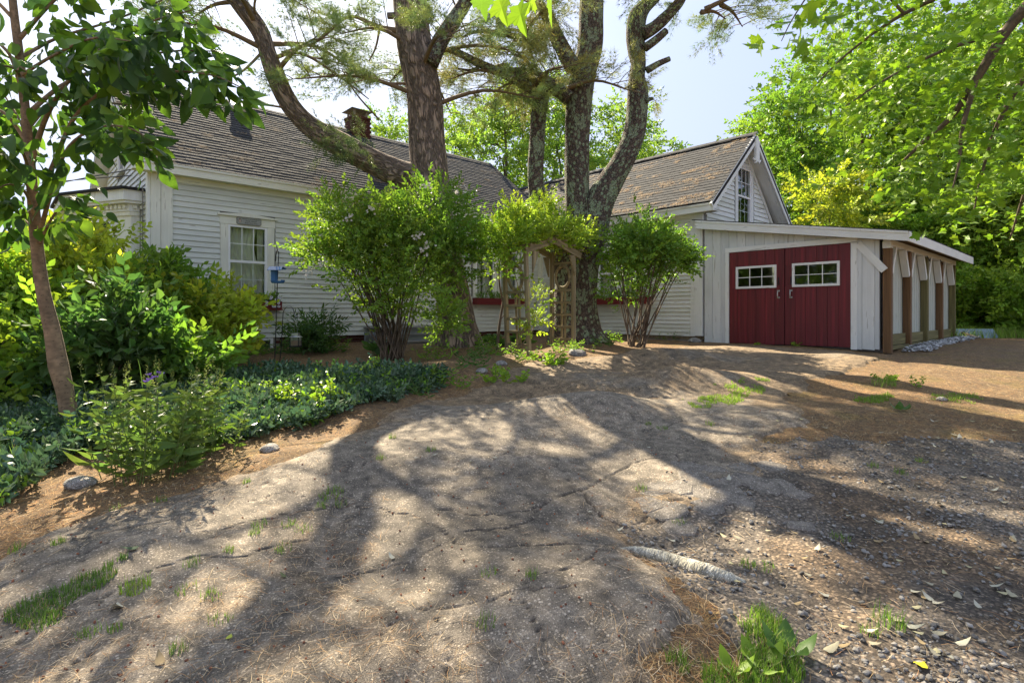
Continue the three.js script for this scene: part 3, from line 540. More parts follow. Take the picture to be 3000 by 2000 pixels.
  const bg = box(0.195, 0.058, 0.05), rowsB = [];
  for (let j = 0; j < 7; j++) for (let i = 0; i < 52; i++) { const x = 0.1 + i * 0.206 + (j % 2) * 0.1, y = HB - 0.04 - j * 0.068; if (x > HL - 0.1 || (x > 1.15 && x < 2.42 && y > 0.66)) continue; if (j < 5 && i < 50) { const m = obj('brick', bg, M.brick, fo); m.position.set(x, y, -0.03 + RB() * 0.006); } else rowsB.push(bg.clone().translate(x, y, -0.03)); }
  obj('lower_bricks', rowsB, M.brick, fo).userData.kind = 'stuff';
  const bw = face(house, 'basement_window', 'front', 0, 0);
  obj('frame', [box(1.06, 0.05, 0.06, 1.78, 1.0, 0.0), box(1.06, 0.05, 0.06, 1.78, 0.68, 0.0), box(0.06, 0.27, 0.06, 1.28, 0.84, 0, 'y'), box(0.06, 0.27, 0.06, 2.28, 0.84, 0, 'y')], M.white, bw); obj('opening', box(0.94, 0.27, 0.02, 1.78, 0.84, -0.02), M.dark, bw);
  // chimney
  const ch = face(house, 'chimney', 'front', 5.96, -HD / 2), brickG = box(0.19, 0.058, 0.095);
  obj('core', box(0.5, 1.2, 0.5, 0, 6.85, 0), M.mortar, ch);
  for (let j = 0; j < 9; j++) for (let s = 0; s < 2; s++) for (let i = 0; i < 3; i++) { const m = obj('brick', brickG, M.brick, ch), q = -0.19 + i * 0.2 + (j % 2 ? 0.02 : -0.02); if (s) { m.position.set(q, 6.92 + j * 0.066, 0.225); } else { m.position.set(-0.225, 6.92 + j * 0.066, q); m.rotation.y = Math.PI / 2; } }
  obj('crown', box(0.6, 0.06, 0.6, 0, 7.5, 0), M.brick, ch); for (const [x, z] of [[-0.2, -0.2], [0.2, -0.2], [-0.2, 0.2], [0.2, 0.2]]) obj('cap_leg', box(0.05, 0.2, 0.05, x, 7.62, z), M.mortar, ch); obj('cap_slab', new THREE.ConeGeometry(0.5, 0.12, 4).rotateY(Math.PI / 4).translate(0, 7.77, 0), M.stone, ch);
  // bay window on the gable wall
  const bay = face(house, 'bay_window', 'front', 0, 0), poly = [[0, -0.57], [-0.23, -0.57], [-1.0, -2.0], [-1.0, -3.9], [0, -4.6]], shape = (k) => poly.map(([x, z]) => [x === 0 ? 0.05 : x - k * (x < -0.5 ? 1 : 0.75), z + (z > -1 ? k : z < -4 ? -k : 0)]);
  const flat = (k, y, h, m, name) => obj(name, new THREE.ExtrudeGeometry(new THREE.Shape(shape(k).map(([x, z]) => new THREE.Vector2(x, -z))), { depth: h, bevelEnabled: false }).rotateX(-Math.PI / 2).translate(0, y, 0), m, bay);
  flat(0, 0.6, 3.05, M.trim, 'walls'); flat(0.02, 1.95, 0.07, M.trim, 'sill_band'); flat(0.03, 3.5, 0.09, M.trim, 'architrave'); flat(0.05, 3.58, 0.16, M.white, 'frieze'); flat(0.16, 3.72, 0.05, M.white, 'soffit'); flat(0.2, 3.77, 0.2, M.white, 'cornice'); flat(0.26, 3.97, 0.05, M.tarpaper, 'bay_roof');
  for (let k = 0; k < poly.length - 1; k++) {
    const [ax, az] = poly[k], [bx, bz] = poly[k + 1], L = Math.hypot(bx - ax, bz - az), n = Math.floor(L / 0.115), tx = (bx - ax) / L, tz = (bz - az) / L;
    for (let i = 0; i < n; i++) { const m = obj('dentil', box(0.065, 0.07, 0.05), M.trim, bay); m.position.set(ax + tx * (i + 0.5) * 0.115 + tz * 0.075, 3.665, az + tz * (i + 0.5) * 0.115 - tx * 0.075); m.rotation.y = Math.atan2(-tz, tx); }
    if (L > 1) { const mx = (ax + bx) / 2, mz = (az + bz) / 2, ang = Math.atan2(-tz, tx) + Math.PI; const fr = obj('sash', [box(0.66, 0.06, 0.05, 0, 0.7, 0), box(0.66, 0.06, 0.05, 0, -0.7, 0), box(0.06, 1.4, 0.05, 0.32, 0, 0, 'y'), box(0.06, 1.4, 0.05, -0.32, 0, 0, 'y'), box(0.6, 0.05, 0.05, 0, 0, 0)], M.vinyl, bay); fr.position.set(mx + tz * 0.03, 2.72, mz - tx * 0.03); fr.rotation.y = ang; const gl = obj('pane', box(0.6, 1.36, 0.02), M.dark, bay); gl.position.set(mx + tz * 0.01, 2.72, mz - tx * 0.01); gl.rotation.y = ang; }
  }
  // lattice beside the corner, rain pipe
  const la = face(house, 'corner_lattice', 'side', -0.07, 0); for (let k = 0; k < 24; k++) obj('lath', box(0.34, 0.014, 0.012, -0.38, 1.25 + k * 0.118, 0), M.grey, la); for (const x of [-0.5, -0.26]) obj('upright', box(0.02, 2.9, 0.014, x, 2.6, 0.013, 'y'), M.grey, la);
}
{ // plaque over the window
  const c = document.createElement('canvas'); c.width = 768; c.height = 256; const g = c.getContext('2d');
  g.fillStyle = '#8f9088'; g.fillRect(0, 0, 768, 256); g.strokeStyle = '#3d2328'; g.lineWidth = 12; g.beginPath(); const q = 34; g.moveTo(q, 8); g.lineTo(768 - q, 8); g.lineTo(760, q); g.lineTo(760, 256 - q); g.lineTo(768 - q, 248); g.lineTo(q, 248); g.lineTo(8, 256 - q); g.lineTo(8, q); g.closePath(); g.stroke();
  g.fillStyle = '#4a1a22'; g.beginPath(); g.moveTo(62, 190); g.lineTo(62, 96); g.arc(98, 96, 36, Math.PI, 0); g.lineTo(134, 190); g.closePath(); g.fill(); g.fillStyle = '#d9c4b4'; g.beginPath(); g.moveTo(90, 76); g.lineTo(106, 76); g.lineTo(112, 150); g.lineTo(130, 176); g.lineTo(66, 176); g.lineTo(84, 150); g.closePath(); g.fill();
  g.fillStyle = '#1c1c20'; g.textAlign = 'center'; g.font = 'italic bold 50px serif'; g.fillText('Henry J. & Lucinda R.', 440, 84); g.font = 'italic bold 56px serif'; g.fillText('Doyle House', 440, 148); g.font = 'italic bold 50px serif'; g.fillText('Built Circa 1872', 440, 212); g.beginPath(); g.arc(34, 128, 8, 0, 7); g.arc(734, 128, 8, 0, 7); g.fill();
  const sign = thing('house_plaque', 'small grey plaque with dark lettering fixed over the farmhouse window', 'sign', place(1.795, 3.535, 0.06).toArray(), TURN);
  const t = canvasTex(c), o = 0.028, w = 0.25, h = 0.083, pts = [[-w + o, -h], [w - o, -h], [w, -h + o], [w, h - o], [w - o, h], [-w + o, h], [-w, h - o], [-w, -h + o]];
  obj('board', prism(pts, 0.014).translate(0, 0, -0.014), std({ color: C(0.06, 0.03, 0.03) }), sign);
  const fg = new THREE.ShapeGeometry(new THREE.Shape(pts.map(([x, y]) => new THREE.Vector2(x, y)))), uv = fg.attributes.uv, p = fg.attributes.position; for (let i = 0; i < p.count; i++) uv.setXY(i, p.getX(i) / (2 * w) + 0.5, p.getY(i) / (2 * h) + 0.5);
  obj('lettered_face', fg.translate(0, 0, 0.003), std({ map: t, roughness: 0.5 }), sign);
}
// ------------------------------------------------------------------ the wing
const wing = building('house_wing', 'white clapboard wing with steep gable, tall gable window and needle-strewn roof', 10.82, 5.68);
const WX0 = 10.82, WX1 = 15.07, WXR = 12.95, WZ = 5.68, WB = 0.99, WE = 4.1, WR = 6.43;
{
  const wall = face(wing, 'long_wall', 'side', WX0, 0);
  const holes = [[2.35, 3.1, 2.05, 3.4], [3.25, 4.0, 2.05, 3.4]];
  sheathing(wall, 0, WZ, WB, WE, holes); clapboards(wall, 0.13, WZ - 0.34, WB, WE - 0.1, 0.104, [[2.2, 4.15, 2.0, 3.56]], null, [M.white, M.claps[1]]);
  for (const [p, q] of [[2.37, 3.08], [3.27, 3.98]]) sashWindow(wing, 'side', WX0, 0, p, q, 2.07, 3.38, { casing: 0.1, cap: false, cols: 2, header: 0.12, trim: M.white });
  const cb = face(wing, 'corner_board', 'side', WX0, 0);
  obj('board', box(0.11, WE - WB, 0.045, WZ - 0.285, (WE + WB) / 2, 0.022, 'y'), M.white, cb); obj('board', box(0.225, WE - WB - 0.03, 0.075, WZ - 0.115, (WE + WB) / 2, 0.032, 'y'), M.white, cb); obj('board', box(0.12, WE - WB, 0.045, 0.065, (WE + WB) / 2, 0.024, 'y'), M.trim, cb);
  obj('frieze', box(WZ - 0.4, 0.09, 0.04, WZ / 2, WE - 0.05, 0.02), M.white, cb);
  const gw = face(wing, 'gable_wall', 'front', WX0, WZ), hw = (WX1 - WX0) / 2, gspan = (y) => { const k = (WR - 0.16 - y) * hw / (WR - WE); return [hw - k, hw + k]; };
  obj('sheathing', [prism([[0, WB], [hw * 2, WB], [hw * 2, 3.95], [0, 3.95]], 0.1), prism([[0, 3.95], [1.78, 3.95], [1.78, WR - 0.5], [hw, WR - 0.14], [0, WE]], 0.1), prism([[2.66, 3.95], [hw * 2, 3.95], [hw * 2, WE], [hw, WR - 0.14], [2.66, WR - 0.66]], 0.1), prism([[1.78, 5.62], [2.66, 5.62], [2.66, 5.78], [1.78, 5.9]], 0.1)].map((g) => g.translate(0, 0, -0.105)), M.backing, gw);
  clapboards(gw, 0.12, hw * 2 - 0.12, 3.5, WR - 0.3, 0.125, [[1.62, 2.84, 3.9, 5.75]], gspan, [M.white, M.claps[1]]);
  for (const s of [-1, 1]) obj('frieze', beam([hw + s * (hw - 0.02), WE - 0.02, 0.03], [hw, WR - 0.25, 0.03], 0.12, 0.03), M.white, gw);
  sashWindow(wing, 'front', WX0, WZ, 1.8, 2.64, 4.0, 5.6, { casing: 0.13, cap: false, cols: 3, header: 0.13, curtain: false, trim: M.white });
  // other walls
  const bk = face(wing, 'back_wall', 'end', WX1, 0); obj('sheathing', box(WZ + 4, WE - WB, 0.1, -(WZ - 4) / 2, (WE + WB) / 2, -0.06), M.claps[0], bk);
  const fg = face(wing, 'far_gable', 'front', WX0, -4); obj('sheathing', prism([[0, WB], [hw * 2, WB], [hw * 2, WE], [hw, WR - 0.14], [0, WE]], 0.1).translate(0, 0, -0.1), M.claps[0], fg);
  obj('floor', box(hw * 2, 0.1, WZ + 4, hw, WB - 0.03, (WZ + 4) / 2), M.soffit, fg);
  const fo = face(wing, 'foundation', 'side', WX0, 0); obj('footing', box(WZ - 0.1, 0.6, 0.2, WZ / 2, WB - 0.305, -0.13), M.mortar, fo); obj('footing', box(0.2, 0.6, 4, WZ - 0.12, WB - 0.3, -2.2), M.mortar, fo);
  // roof
  const roof = face(wing, 'roof', 'front', 0, 0), e0 = WX0 - 0.3, z0 = -4.2, z1 = WZ + 0.4, run = WXR - e0, yE = WE + 0.18, rise = Math.hypot(run, WR - yE), sl = Math.atan2(WR - yE, run);
  for (const s of [-1, 1]) { const slab = box(rise, 0.08, z1 - z0, 0, 0, 0); slab.rotateZ(-s * sl); slab.translate(WXR + s * run / 2, (yE + WR) / 2 - 0.065, (z0 + z1) / 2); obj('deck', slab, M.tarpaper, roof); }
  shingleField(roof, wing, V(e0, yE + 0.003, z0), V(0, 0, 1), V(Math.cos(sl), Math.sin(sl), 0), z1 - z0, rise + 0.02, 0.14, 0.3, 43, (z, y) => Math.hypot(e0 + y * Math.cos(sl) - eyeA, z0 + z - eyeO));
  for (let k = 0; k < 33; k++) { const g = box(0.3, 0.012, 0.3), p = g.attributes.position; for (let i = 0; i < p.count; i++) p.setY(i, p.getY(i) - Math.abs(p.getX(i)) * Math.tan(sl) * 0.8); g.computeVertexNormals(); const m = obj('ridge_cap', g, M.shingles[(k * 3) % 5], roof); m.position.set(WXR, WR + 0.05 + (k % 2) * 0.005, z0 + 0.16 + k * 0.31); }
  const tr = face(wing, 'eave_trim', 'side', e0, 0);
  obj('fascia', box(z1 - 0.1, 0.19, 0.03, (z1 + 0.1) / 2, WE + 0.06, -0.012), M.white, tr); obj('crown_strip', box(z1 - 0.1, 0.05, 0.04, (z1 + 0.1) / 2, WE + 0.135, 0.006), M.trim, tr); obj('soffit', box(z1 - 0.1, 0.02, 0.3, (z1 + 0.1) / 2, WE - 0.02, -0.17), M.white, tr);
  const rk = face(wing, 'rake_trim', 'front', WXR, z1 - 0.02);
  for (const s of [-1, 1]) { obj('rake_board', beam([s * (run + 0.02), yE - 0.13, 0], [0, WR - 0.1, 0], 0.2, 0.04), M.white, rk); obj('rake_soffit', beam([s * (run - 0.1), yE - 0.14, -0.2], [0, WR - 0.2, -0.2], 0.02, 0.34), M.white, rk); }
  obj('king_post', prism([[-0.1, -0.75], [-0.03, -0.69], [0.03, -0.69], [0.1, -0.75], [0.11, -0.12], [0, 0], [-0.11, -0.12]], 0.06).translate(0, WR - 0.06, 0.0), M.white, rk);
  for (const s of [-1, 1]) obj('scroll', new THREE.TorusGeometry(0.07, 0.028, 6, 12, 3.6).rotateZ(s > 0 ? 2.6 : -2.9).translate(s * 0.15, WR - 0.66, 0.02), M.white, rk);
  // shed dormer on the far slope
  const dm = face(wing, 'dormer', 'front', WXR, WZ - 0.9);
  obj('cheek', prism([[0.25, WR - 0.35], [1.75, WR - 0.95], [1.75, 4.3], [1.4, 4.3]], 0.1).translate(0, 0, -0.1), M.backing, dm);
  clapboards(dm, 0.3, 1.72, 4.4, WR - 0.45, 0.12, [], (y) => [Math.max(0.3, (WR - y) * 0.85 - 0.1), clamp(0.25 + (WR - 0.4 - y) * 2.3, 0.3, 1.68)], [M.white]);
  obj('corner_board', box(0.1, 1.2, 0.04, 1.71, 4.9, 0.02, 'y'), M.white, dm); obj('rake_board', beam([0.1, WR - 0.27, 0.12], [2.0, WR - 1.02, 0.12], 0.16, 0.03), M.white, dm); obj('dormer_roof', beam([0.05, WR - 0.15, -1.1], [2.1, WR - 0.95, -1.1], 0.07, 2.6), M.tarpaper, dm); obj('front', box(0.1, 1.2, 2.2, 1.8, 4.9, -1.1), M.white, dm);
}
// ------------------------------------------------------------------ the lean-to garage
const garage = building('lean_to_garage', 'white lean-to garage with red double doors and open post-framed side', 10.8, 9.6);
const GX = 10.8, GZ0 = 5.72, GZ1 = 9.6, GXE = 17.55, GB = 0.84;
M.panel = paint(0.5, 0.53, 0.47);
const roofY = (z) => 3.89 + (z - 5.6) * (3.15 - 3.89) / 4.4;        // top of the sloping roof
{
  const fr = face(garage, 'front_wall', 'side', GX, 0);
  let z = GZ0, k = 0;
  while (z < GZ1 - 0.12) {
    const w = Math.min(0.2 + RB() * 0.035, GZ1 - 0.12 - z), mid = z + w / 2, top0 = roofY(z) - 0.2, top1 = roofY(z + w) - 0.2, gap = 0.006, low = mid > 6.3 && mid < 9.03 ? 3.1 : GB + (RB() - 0.5) * 0.03;
    if (low < top1 - 0.02) { const g = prism([[z + gap / 2, low], [z + w - gap / 2, low - (low < 2 ? RB() * 0.02 : 0)], [z + w - gap / 2, top1], [z + gap / 2, top0]], 0.022), uv = g.attributes.uv, p = g.attributes.position, off = RB() * 9; for (let i = 0; i < p.count; i++) uv.setXY(i, p.getX(i) + p.getZ(i) + off, p.getY(i) + off); obj('board', g, M.boards[k++ % 3], fr).position.z = RB() * 0.004; }
    z += w;
  }
  obj('sheathing', [prism([[GZ0, GB], [6.3, GB], [6.3, roofY(6.3) - 0.2], [GZ0, roofY(GZ0) - 0.2]], 0.05), prism([[9.03, GB], [GZ1 - 0.1, GB], [GZ1 - 0.1, roofY(GZ1) - 0.2], [9.03, roofY(9.03) - 0.2]], 0.05), prism([[6.3, 3.1], [9.03, 3.1], [9.03, roofY(9.03) - 0.2], [6.3, roofY(6.3) - 0.2]], 0.05)].map((g) => g.translate(0, 0, -0.053)), M.dark, fr);
  const df = face(garage, 'door_frame', 'side', GX, 0);
  obj('jamb', box(0.09, 2.2, 0.045, 6.315, 1.93, 0.025, 'y'), M.white, df); obj('jamb', box(0.11, 2.2, 0.045, 9.03, 1.92, 0.025, 'y'), M.white, df); obj('head', box(2.82, 0.11, 0.05, 7.675, 3.085, 0.027), M.white, df);
  obj('brace_board', beam([9.1, 3.0, 0.035], [9.57, 2.42, 0.035], 0.14, 0.03), M.white, df);
  // two red doors of vertical boards
  for (const [z0, z1, w0, w1, hz, lean] of [[6.372, 7.648, 6.54, 7.48, 7.52, 0], [7.662, 8.968, 7.82, 8.77, 7.79, 0.004]]) {
    const d = face(garage, 'garage_door', 'side', GX - 0.012, 0), y0 = 0.86 + lean, y1 = 3.02, wy0 = 2.15, wy1 = 2.67;
    const n = 6, bw = (z1 - z0) / n;
    for (let i = 0; i < n; i++) {
      const a = z0 + i * bw + 0.003, b = z0 + (i + 1) * bw - 0.003, ov = Math.max(a, w0 + 0.03) < Math.min(b, w1 - 0.03), q0 = Math.max(a, w0 + 0.02), q1 = Math.min(b, w1 - 0.02), mt = M.reds[(i + Math.round(z0)) % 3], t = 0.024;
      const bot = y0 + (RB() - 0.3) * 0.014;
      if (!ov) obj('board', box(b - a, y1 - bot, t, (a + b) / 2, (y1 + bot) / 2, t / 2, 'y'), mt, d); else {
        const L = [box(b - a, wy0 + 0.02 - bot, t, (a + b) / 2, (wy0 + 0.02 + bot) / 2, t / 2, 'y'), box(b - a, y1 - wy1 + 0.02, t, (a + b) / 2, (y1 + wy1 - 0.02) / 2, t / 2, 'y')];
        if (q0 > a + 0.004) L.push(box(q0 - a, wy1 - wy0 - 0.04, t, (a + q0) / 2, (wy0 + wy1) / 2, t / 2, 'y')); if (q1 < b - 0.004) L.push(box(b - q1, wy1 - wy0 - 0.04, t, (b + q1) / 2, (wy0 + wy1) / 2, t / 2, 'y'));
        obj('board', L, mt, d);
      }
    }
    obj('backing', [box(w0 - z0, y1 - y0, 0.02, (w0 + z0) / 2, (y0 + y1) / 2, -0.012), box(z1 - w1, y1 - y0, 0.02, (z1 + w1) / 2, (y0 + y1) / 2, -0.012), box(w1 - w0, wy0 - y0, 0.02, (w0 + w1) / 2, (y0 + wy0) / 2, -0.012), box(w1 - w0, y1 - wy1, 0.02, (w0 + w1) / 2, (y1 + wy1) / 2, -0.012)], M.dark, d);
    const cw = 0.05, cz = (w0 + w1) / 2, cy = (wy0 + wy1) / 2;
    obj('window_frame', [box(w1 - w0, cw, 0.03, cz, wy1 - cw / 2, 0.038), box(w1 - w0, cw, 0.03, cz, wy0 + cw / 2, 0.038), box(cw, wy1 - wy0 - 2 * cw, 0.03, w0 + cw / 2, cy, 0.038, 'y'), box(cw, wy1 - wy0 - 2 * cw, 0.03, w1 - cw / 2, cy, 0.038, 'y')], M.white, d);
    const gx0 = w0 + cw, gx1 = w1 - cw, gy0 = wy0 + cw, gy1 = wy1 - cw;
    for (let i = 1; i < 3; i++) obj('muntin', box(0.016, gy1 - gy0, 0.014, mix(gx0, gx1, i / 3), cy, 0.034, 'y'), M.white, d); obj('muntin', box(gx1 - gx0, 0.016, 0.013, cz, cy, 0.034), M.white, d);
    for (let i = 0; i < 3; i++) for (let j = 0; j < 2; j++) obj('pane', box((gx1 - gx0) / 3 - 0.004, (gy1 - gy0) / 2 - 0.004, 0.004, mix(gx0, gx1, (i + 0.5) / 3), mix(gy0, gy1, (j + 0.5) / 2), 0.024), M.glass, d);
    obj('handle', [wire([[hz, 1.93, 0.03], [hz, 1.94, 0.075], [hz, 2.0, 0.085], [hz, 2.06, 0.075], [hz, 2.07, 0.03]], 0.012, 6, 4), box(0.06, 0.035, 0.008, hz, 1.925, 0.03), box(0.06, 0.035, 0.008, hz, 2.075, 0.03)], M.steel, d);
    obj('hasp', [box(0.025, 0.14, 0.01, hz, 2.31, 0.03), new THREE.TorusGeometry(0.02, 0.006, 5, 10).translate(hz, 2.23, 0.036)], M.iron, d);
  }
  // roof: deck, covering, fascias
  const roof = face(garage, 'roof', 'front', 0, 0), ax0 = GX - 0.2, ax1 = GXE + 0.3, za = 5.5, zb = 10.0, tilt = Math.atan2(3.89 - 3.15, 4.4), LL = (zb - za) / Math.cos(tilt);
  const slab = (t, dy, inset) => box(ax1 - ax0 - inset * 2, t, LL - inset * 2, 0, 0, 0, 'z').rotateX(tilt).translate((ax0 + ax1) / 2, (roofY(za) + roofY(zb)) / 2 + dy, (za + zb) / 2);
  obj('covering', slab(0.018, 0.0, -0.02), M.tarpaper, roof);
  for (let i = 0; i < 20; i++) { const w = (ax1 - ax0 - 0.1) / 20; obj('roof_board', box(w - 0.006, 0.02, LL - 0.12, 0, 0, 0, 'z').rotateX(tilt).translate(ax0 + 0.05 + (i + 0.5) * w, (roofY(za) + roofY(zb)) / 2 - 0.024, (za + zb) / 2), M.soffit, roof); }
  for (let i = 0; i < 9; i++) obj('rafter', box(0.045, 0.12, LL - 0.2, 0, 0, 0, 'z').rotateX(tilt).translate(GX + 0.12 + i * 0.82, (roofY(za) + roofY(zb)) / 2 - 0.098, (za + zb) / 2 - 0.03), M.soffit, roof);
  const ff = face(garage, 'fascia', 'side', ax0, 0); { const g = prism([[za + 0.08, roofY(za + 0.08) - 0.215], [zb, roofY(zb) - 0.2], [zb, roofY(zb) - 0.012], [za + 0.08, roofY(za + 0.08) - 0.012]], 0.03), uv = g.attributes.uv, p = g.attributes.position; for (let i = 0; i < p.count; i++) uv.setXY(i, p.getY(i), p.getX(i)); obj('front_board', g, M.white, ff); obj('drip_strip', prism([[za + 0.08, roofY(za + 0.08) - 0.06], [zb, roofY(zb) - 0.055], [zb, roofY(zb) - 0.014], [za + 0.08, roofY(za + 0.08) - 0.014]], 0.045), M.white, ff); }
  const fs = face(garage, 'side_fascia', 'front', 0, zb); obj('board', box(5.0, 0.19, 0.03, ax0 + 2.5, roofY(zb) - 0.11, 0.002), M.white, fs); obj('board', box(ax1 - ax0 - 5.005, 0.19, 0.03, (ax0 + 5.005 + ax1) / 2, roofY(zb) - 0.112, 0.0), M.white, fs);
  // side of posts, knee braces, sheet panels and kick boards
  const sd = face(garage, 'side_wall', 'front', 0, GZ1), posts = [10.87, 12.43, 14.1, 15.8, 17.48];
  posts.forEach((x, i) => {
    obj('post', box(0.14, 2.13, 0.14, x, 1.84, 0.0, 'y'), i % 2 && i ? M.post : i ? M.treated : M.post, sd); if (!i) obj('post_top', box(0.15, 0.13, 0.15, x, 2.93, 0.0), M.white, sd);
    if (i < 4) { const q = (x + posts[i + 1]) / 2, w = posts[i + 1] - x; obj('panel', box(w - 0.02, 2.1, 0.012, q, 1.98, -0.085, 'y'), M.panel, sd); for (let s = 1; s < 8; s++) obj('groove_strip', box(0.012, 2.05, 0.006, x + w * s / 8, 1.98, -0.077, 'y'), M.panel, sd); obj('kick_board', box(w - 0.145, 0.22, 0.03, q, 1.03, -0.03), M.treated, sd); obj('sill_plate', box(w - 0.145, 0.07, 0.1, q, 0.87, 0.0), M.treated, sd); }
    for (const s of [-1, 1]) if (!(i === 0 && s < 0) && !(i === 4 && s > 0)) obj('knee_brace', beam([x + s * 0.09, 2.38, 0.0], [x + s * 0.42, 2.93, 0.0], 0.1, 0.13), M.white, sd);
  });
  obj('plate_beam', box(GXE - GX + 0.1, 0.12, 0.12, (GX + GXE) / 2 + 0.04, 2.98, 0.0), M.white, sd);
  for (const x of [13.9, 15.4]) obj('hook', wire([[x, 2.93, 0.08], [x + 0.02, 2.84, 0.11], [x + 0.09, 2.8, 0.12], [x + 0.15, 2.86, 0.11]], 0.008, 5, 4), M.iron, sd);
  // back and inner closing walls
  const bk = face(garage, 'back_wall', 'end', GXE, 0); obj('sheathing', prism([[-GZ1 + 0.1, GB], [-5.75, GB], [-5.75, roofY(5.75) - 0.2], [-GZ1 + 0.1, roofY(GZ1) - 0.2]], 0.06), M.boards[0], bk);
  const iw = face(garage, 'inner_wall', 'front', 0, 5.8); obj('sheathing', box(2.5, 2.8, 0.06, 16.3, 2.3, 0), M.boards[1], iw); obj('lining', box(GXE - GX - 0.3, 0.08, 3.7, (GX + GXE) / 2, GB - 0.03, 1.9), M.mortar, iw);
}

// ================================================================== PLANTS: shapes
function tris(list) { const g = new THREE.BufferGeometry(); g.setAttribute('position', new THREE.Float32BufferAttribute(list.flat(2), 3)); g.computeVertexNormals(); return g; }
// one leaf, stalk at the origin, growing along +y, folded along its rib and bent at the tip
function leafShape(L, W, fold = 0.12, bend = 0.12, stalk = 0.08) {
  const s = L * stalk, z = W * fold, l = [-W / 2, s + L * 0.38, z], r = [W / 2, s + L * 0.38, z], l2 = [-W * 0.36, s + L * 0.68, z * 0.6 - L * bend * 0.4], r2 = [W * 0.36, s + L * 0.68, z * 0.6 - L * bend * 0.4], b = [0, s, 0], m = [0, s + L * 0.42, -z * 0.4], t = [0, s + L, -L * bend], o = [-W * 0.02, 0, 0], o2 = [W * 0.02, 0, 0];
  return tris([[o, o2, b], [b, m, l], [b, r, m], [l, m, l2], [m, r, r2], [l2, m, t], [m, r2, t]]);
}
// a rounder, finer leaf for the ones seen close
function leafFine(L, W, fold = 0.14, bend = 0.2, stalk = 0.12, seed = 1) {
  const n = 6, r = rng(seed), pos = [], idx = [], s = L * stalk;
  for (let k = 0; k <= n; k++) { const t = k / n, w = W * 0.5 * Math.pow(Math.sin(Math.PI * Math.pow(t, 0.78)), 0.85) * (1 - 0.25 * t) * (0.94 + r() * 0.12), y = s + L * t * (1 - 0.1 * bend * t), z = -L * bend * t * t, lift = w * fold * 2 + (r() - 0.5) * W * 0.05; pos.push(-w, y, z + lift, 0, y + 0.001, z, w, y, z + lift); }
  for (let k = 0; k < n; k++) { const a = k * 3; idx.push(a, a + 1, a + 4, a, a + 4, a + 3, a + 1, a + 2, a + 5, a + 1, a + 5, a + 4); }
  const o = pos.length / 3; pos.push(-W * 0.018, 0, 0, W * 0.018, 0, 0, 0, s, 0); idx.push(o, o + 1, o + 2);
  const g = new THREE.BufferGeometry(); g.setAttribute('position', new THREE.Float32BufferAttribute(pos, 3)); g.setIndex(idx); g.computeVertexNormals(); return g;
}
function mapleShape(S) {                                            // five-lobed leaf
  const out = [[0, 0], [0.1, -0.03], [0.3, -0.06], [0.24, 0.1], [0.5, 0.22], [0.42, 0.33], [0.46, 0.48], [0.28, 0.46], [0.24, 0.56], [0.16, 0.56], [0.12, 0.76], [0, 1]], pts = [...out, ...out.slice(1, -1).reverse().map(([x, y]) => [-x, y])], c = [0, 0.3, -0.03], T = [];
  for (let i = 0; i < pts.length; i++) { const p = pts[i], q = pts[(i + 1) % pts.length], f = ([x, y]) => [x * S, (y + 0.35) * S, (Math.abs(x) * 0.22 - Math.pow(Math.max(0, y - 0.4), 2) * 0.35) * S]; T.push([[c[0], (c[1] + 0.35) * S, c[2] * S], f(p), f(q)]); }
  T.push([[-0.012 * S, 0, 0], [0.012 * S, 0, 0], [0, 0.36 * S, 0]]);
  return tris(T);
}
// a twig with n leaves on both sides, growing along +y
function sprig(n, L, W, len, seed, leaf = leafShape, spread = 0.9) {
  const r = rng(seed), parts = [];
  for (let i = 0; i < n; i++) {
    const t = (i + 0.5) / n, k = 0.75 + r() * 0.45, g = leaf(L * k, W * k, 0.1 + r() * 0.1, 0.05 + r() * 0.2);
    g.rotateY((r() - 0.5) * 1.2); g.rotateX(-0.3 + (r() - 0.5) * 0.9); g.rotateZ((i % 2 ? 1 : -1) * spread * (1 - t * 0.55) + (r() - 0.5) * 0.4); g.rotateY((r() - 0.5) * 1.6);
    parts.push(g.translate((r() - 0.5) * 0.01, t * len, (r() - 0.5) * 0.02 - t * t * len * 0.12));
  }
  parts.push(tris([[[-0.003, 0, 0], [0.003, 0, 0], [0, len, -len * 0.12]]]));
  const g = join(parts); g.deleteAttribute('uv'); return g;
}
function needleSpray(len, tufts, seed) {                            // a pine twig with bundles of needles
  const r = rng(seed), T = [];
  for (let k = 0; k < tufts; k++) {
    const y = len * (0.25 + 0.75 * k / (tufts - 1)), sx = (k % 2 ? 1 : -1) * len * 0.16 * r();
    for (let i = 0; i < 11; i++) { const a = r() * 6.283, e = 0.35 + r() * 0.9, L = 0.08 + r() * 0.05, dx = Math.cos(a) * Math.sin(e) * L, dz = Math.sin(a) * Math.sin(e) * L, dy = Math.cos(e) * L, w = 0.0032, px = Math.sin(a) * w, pz = -Math.cos(a) * w; T.push([[sx - px, y, -pz], [sx + px, y, pz], [sx + dx, y + dy, dz]]); }
  }
  T.push([[-0.006, 0, 0], [0.006, 0, 0], [0, len, 0]]); return tris(T);
}
const _m = new THREE.Matrix4(), _q = new THREE.Quaternion(), _s = V(1, 1, 1);
const Y = V(0, 1, 0);
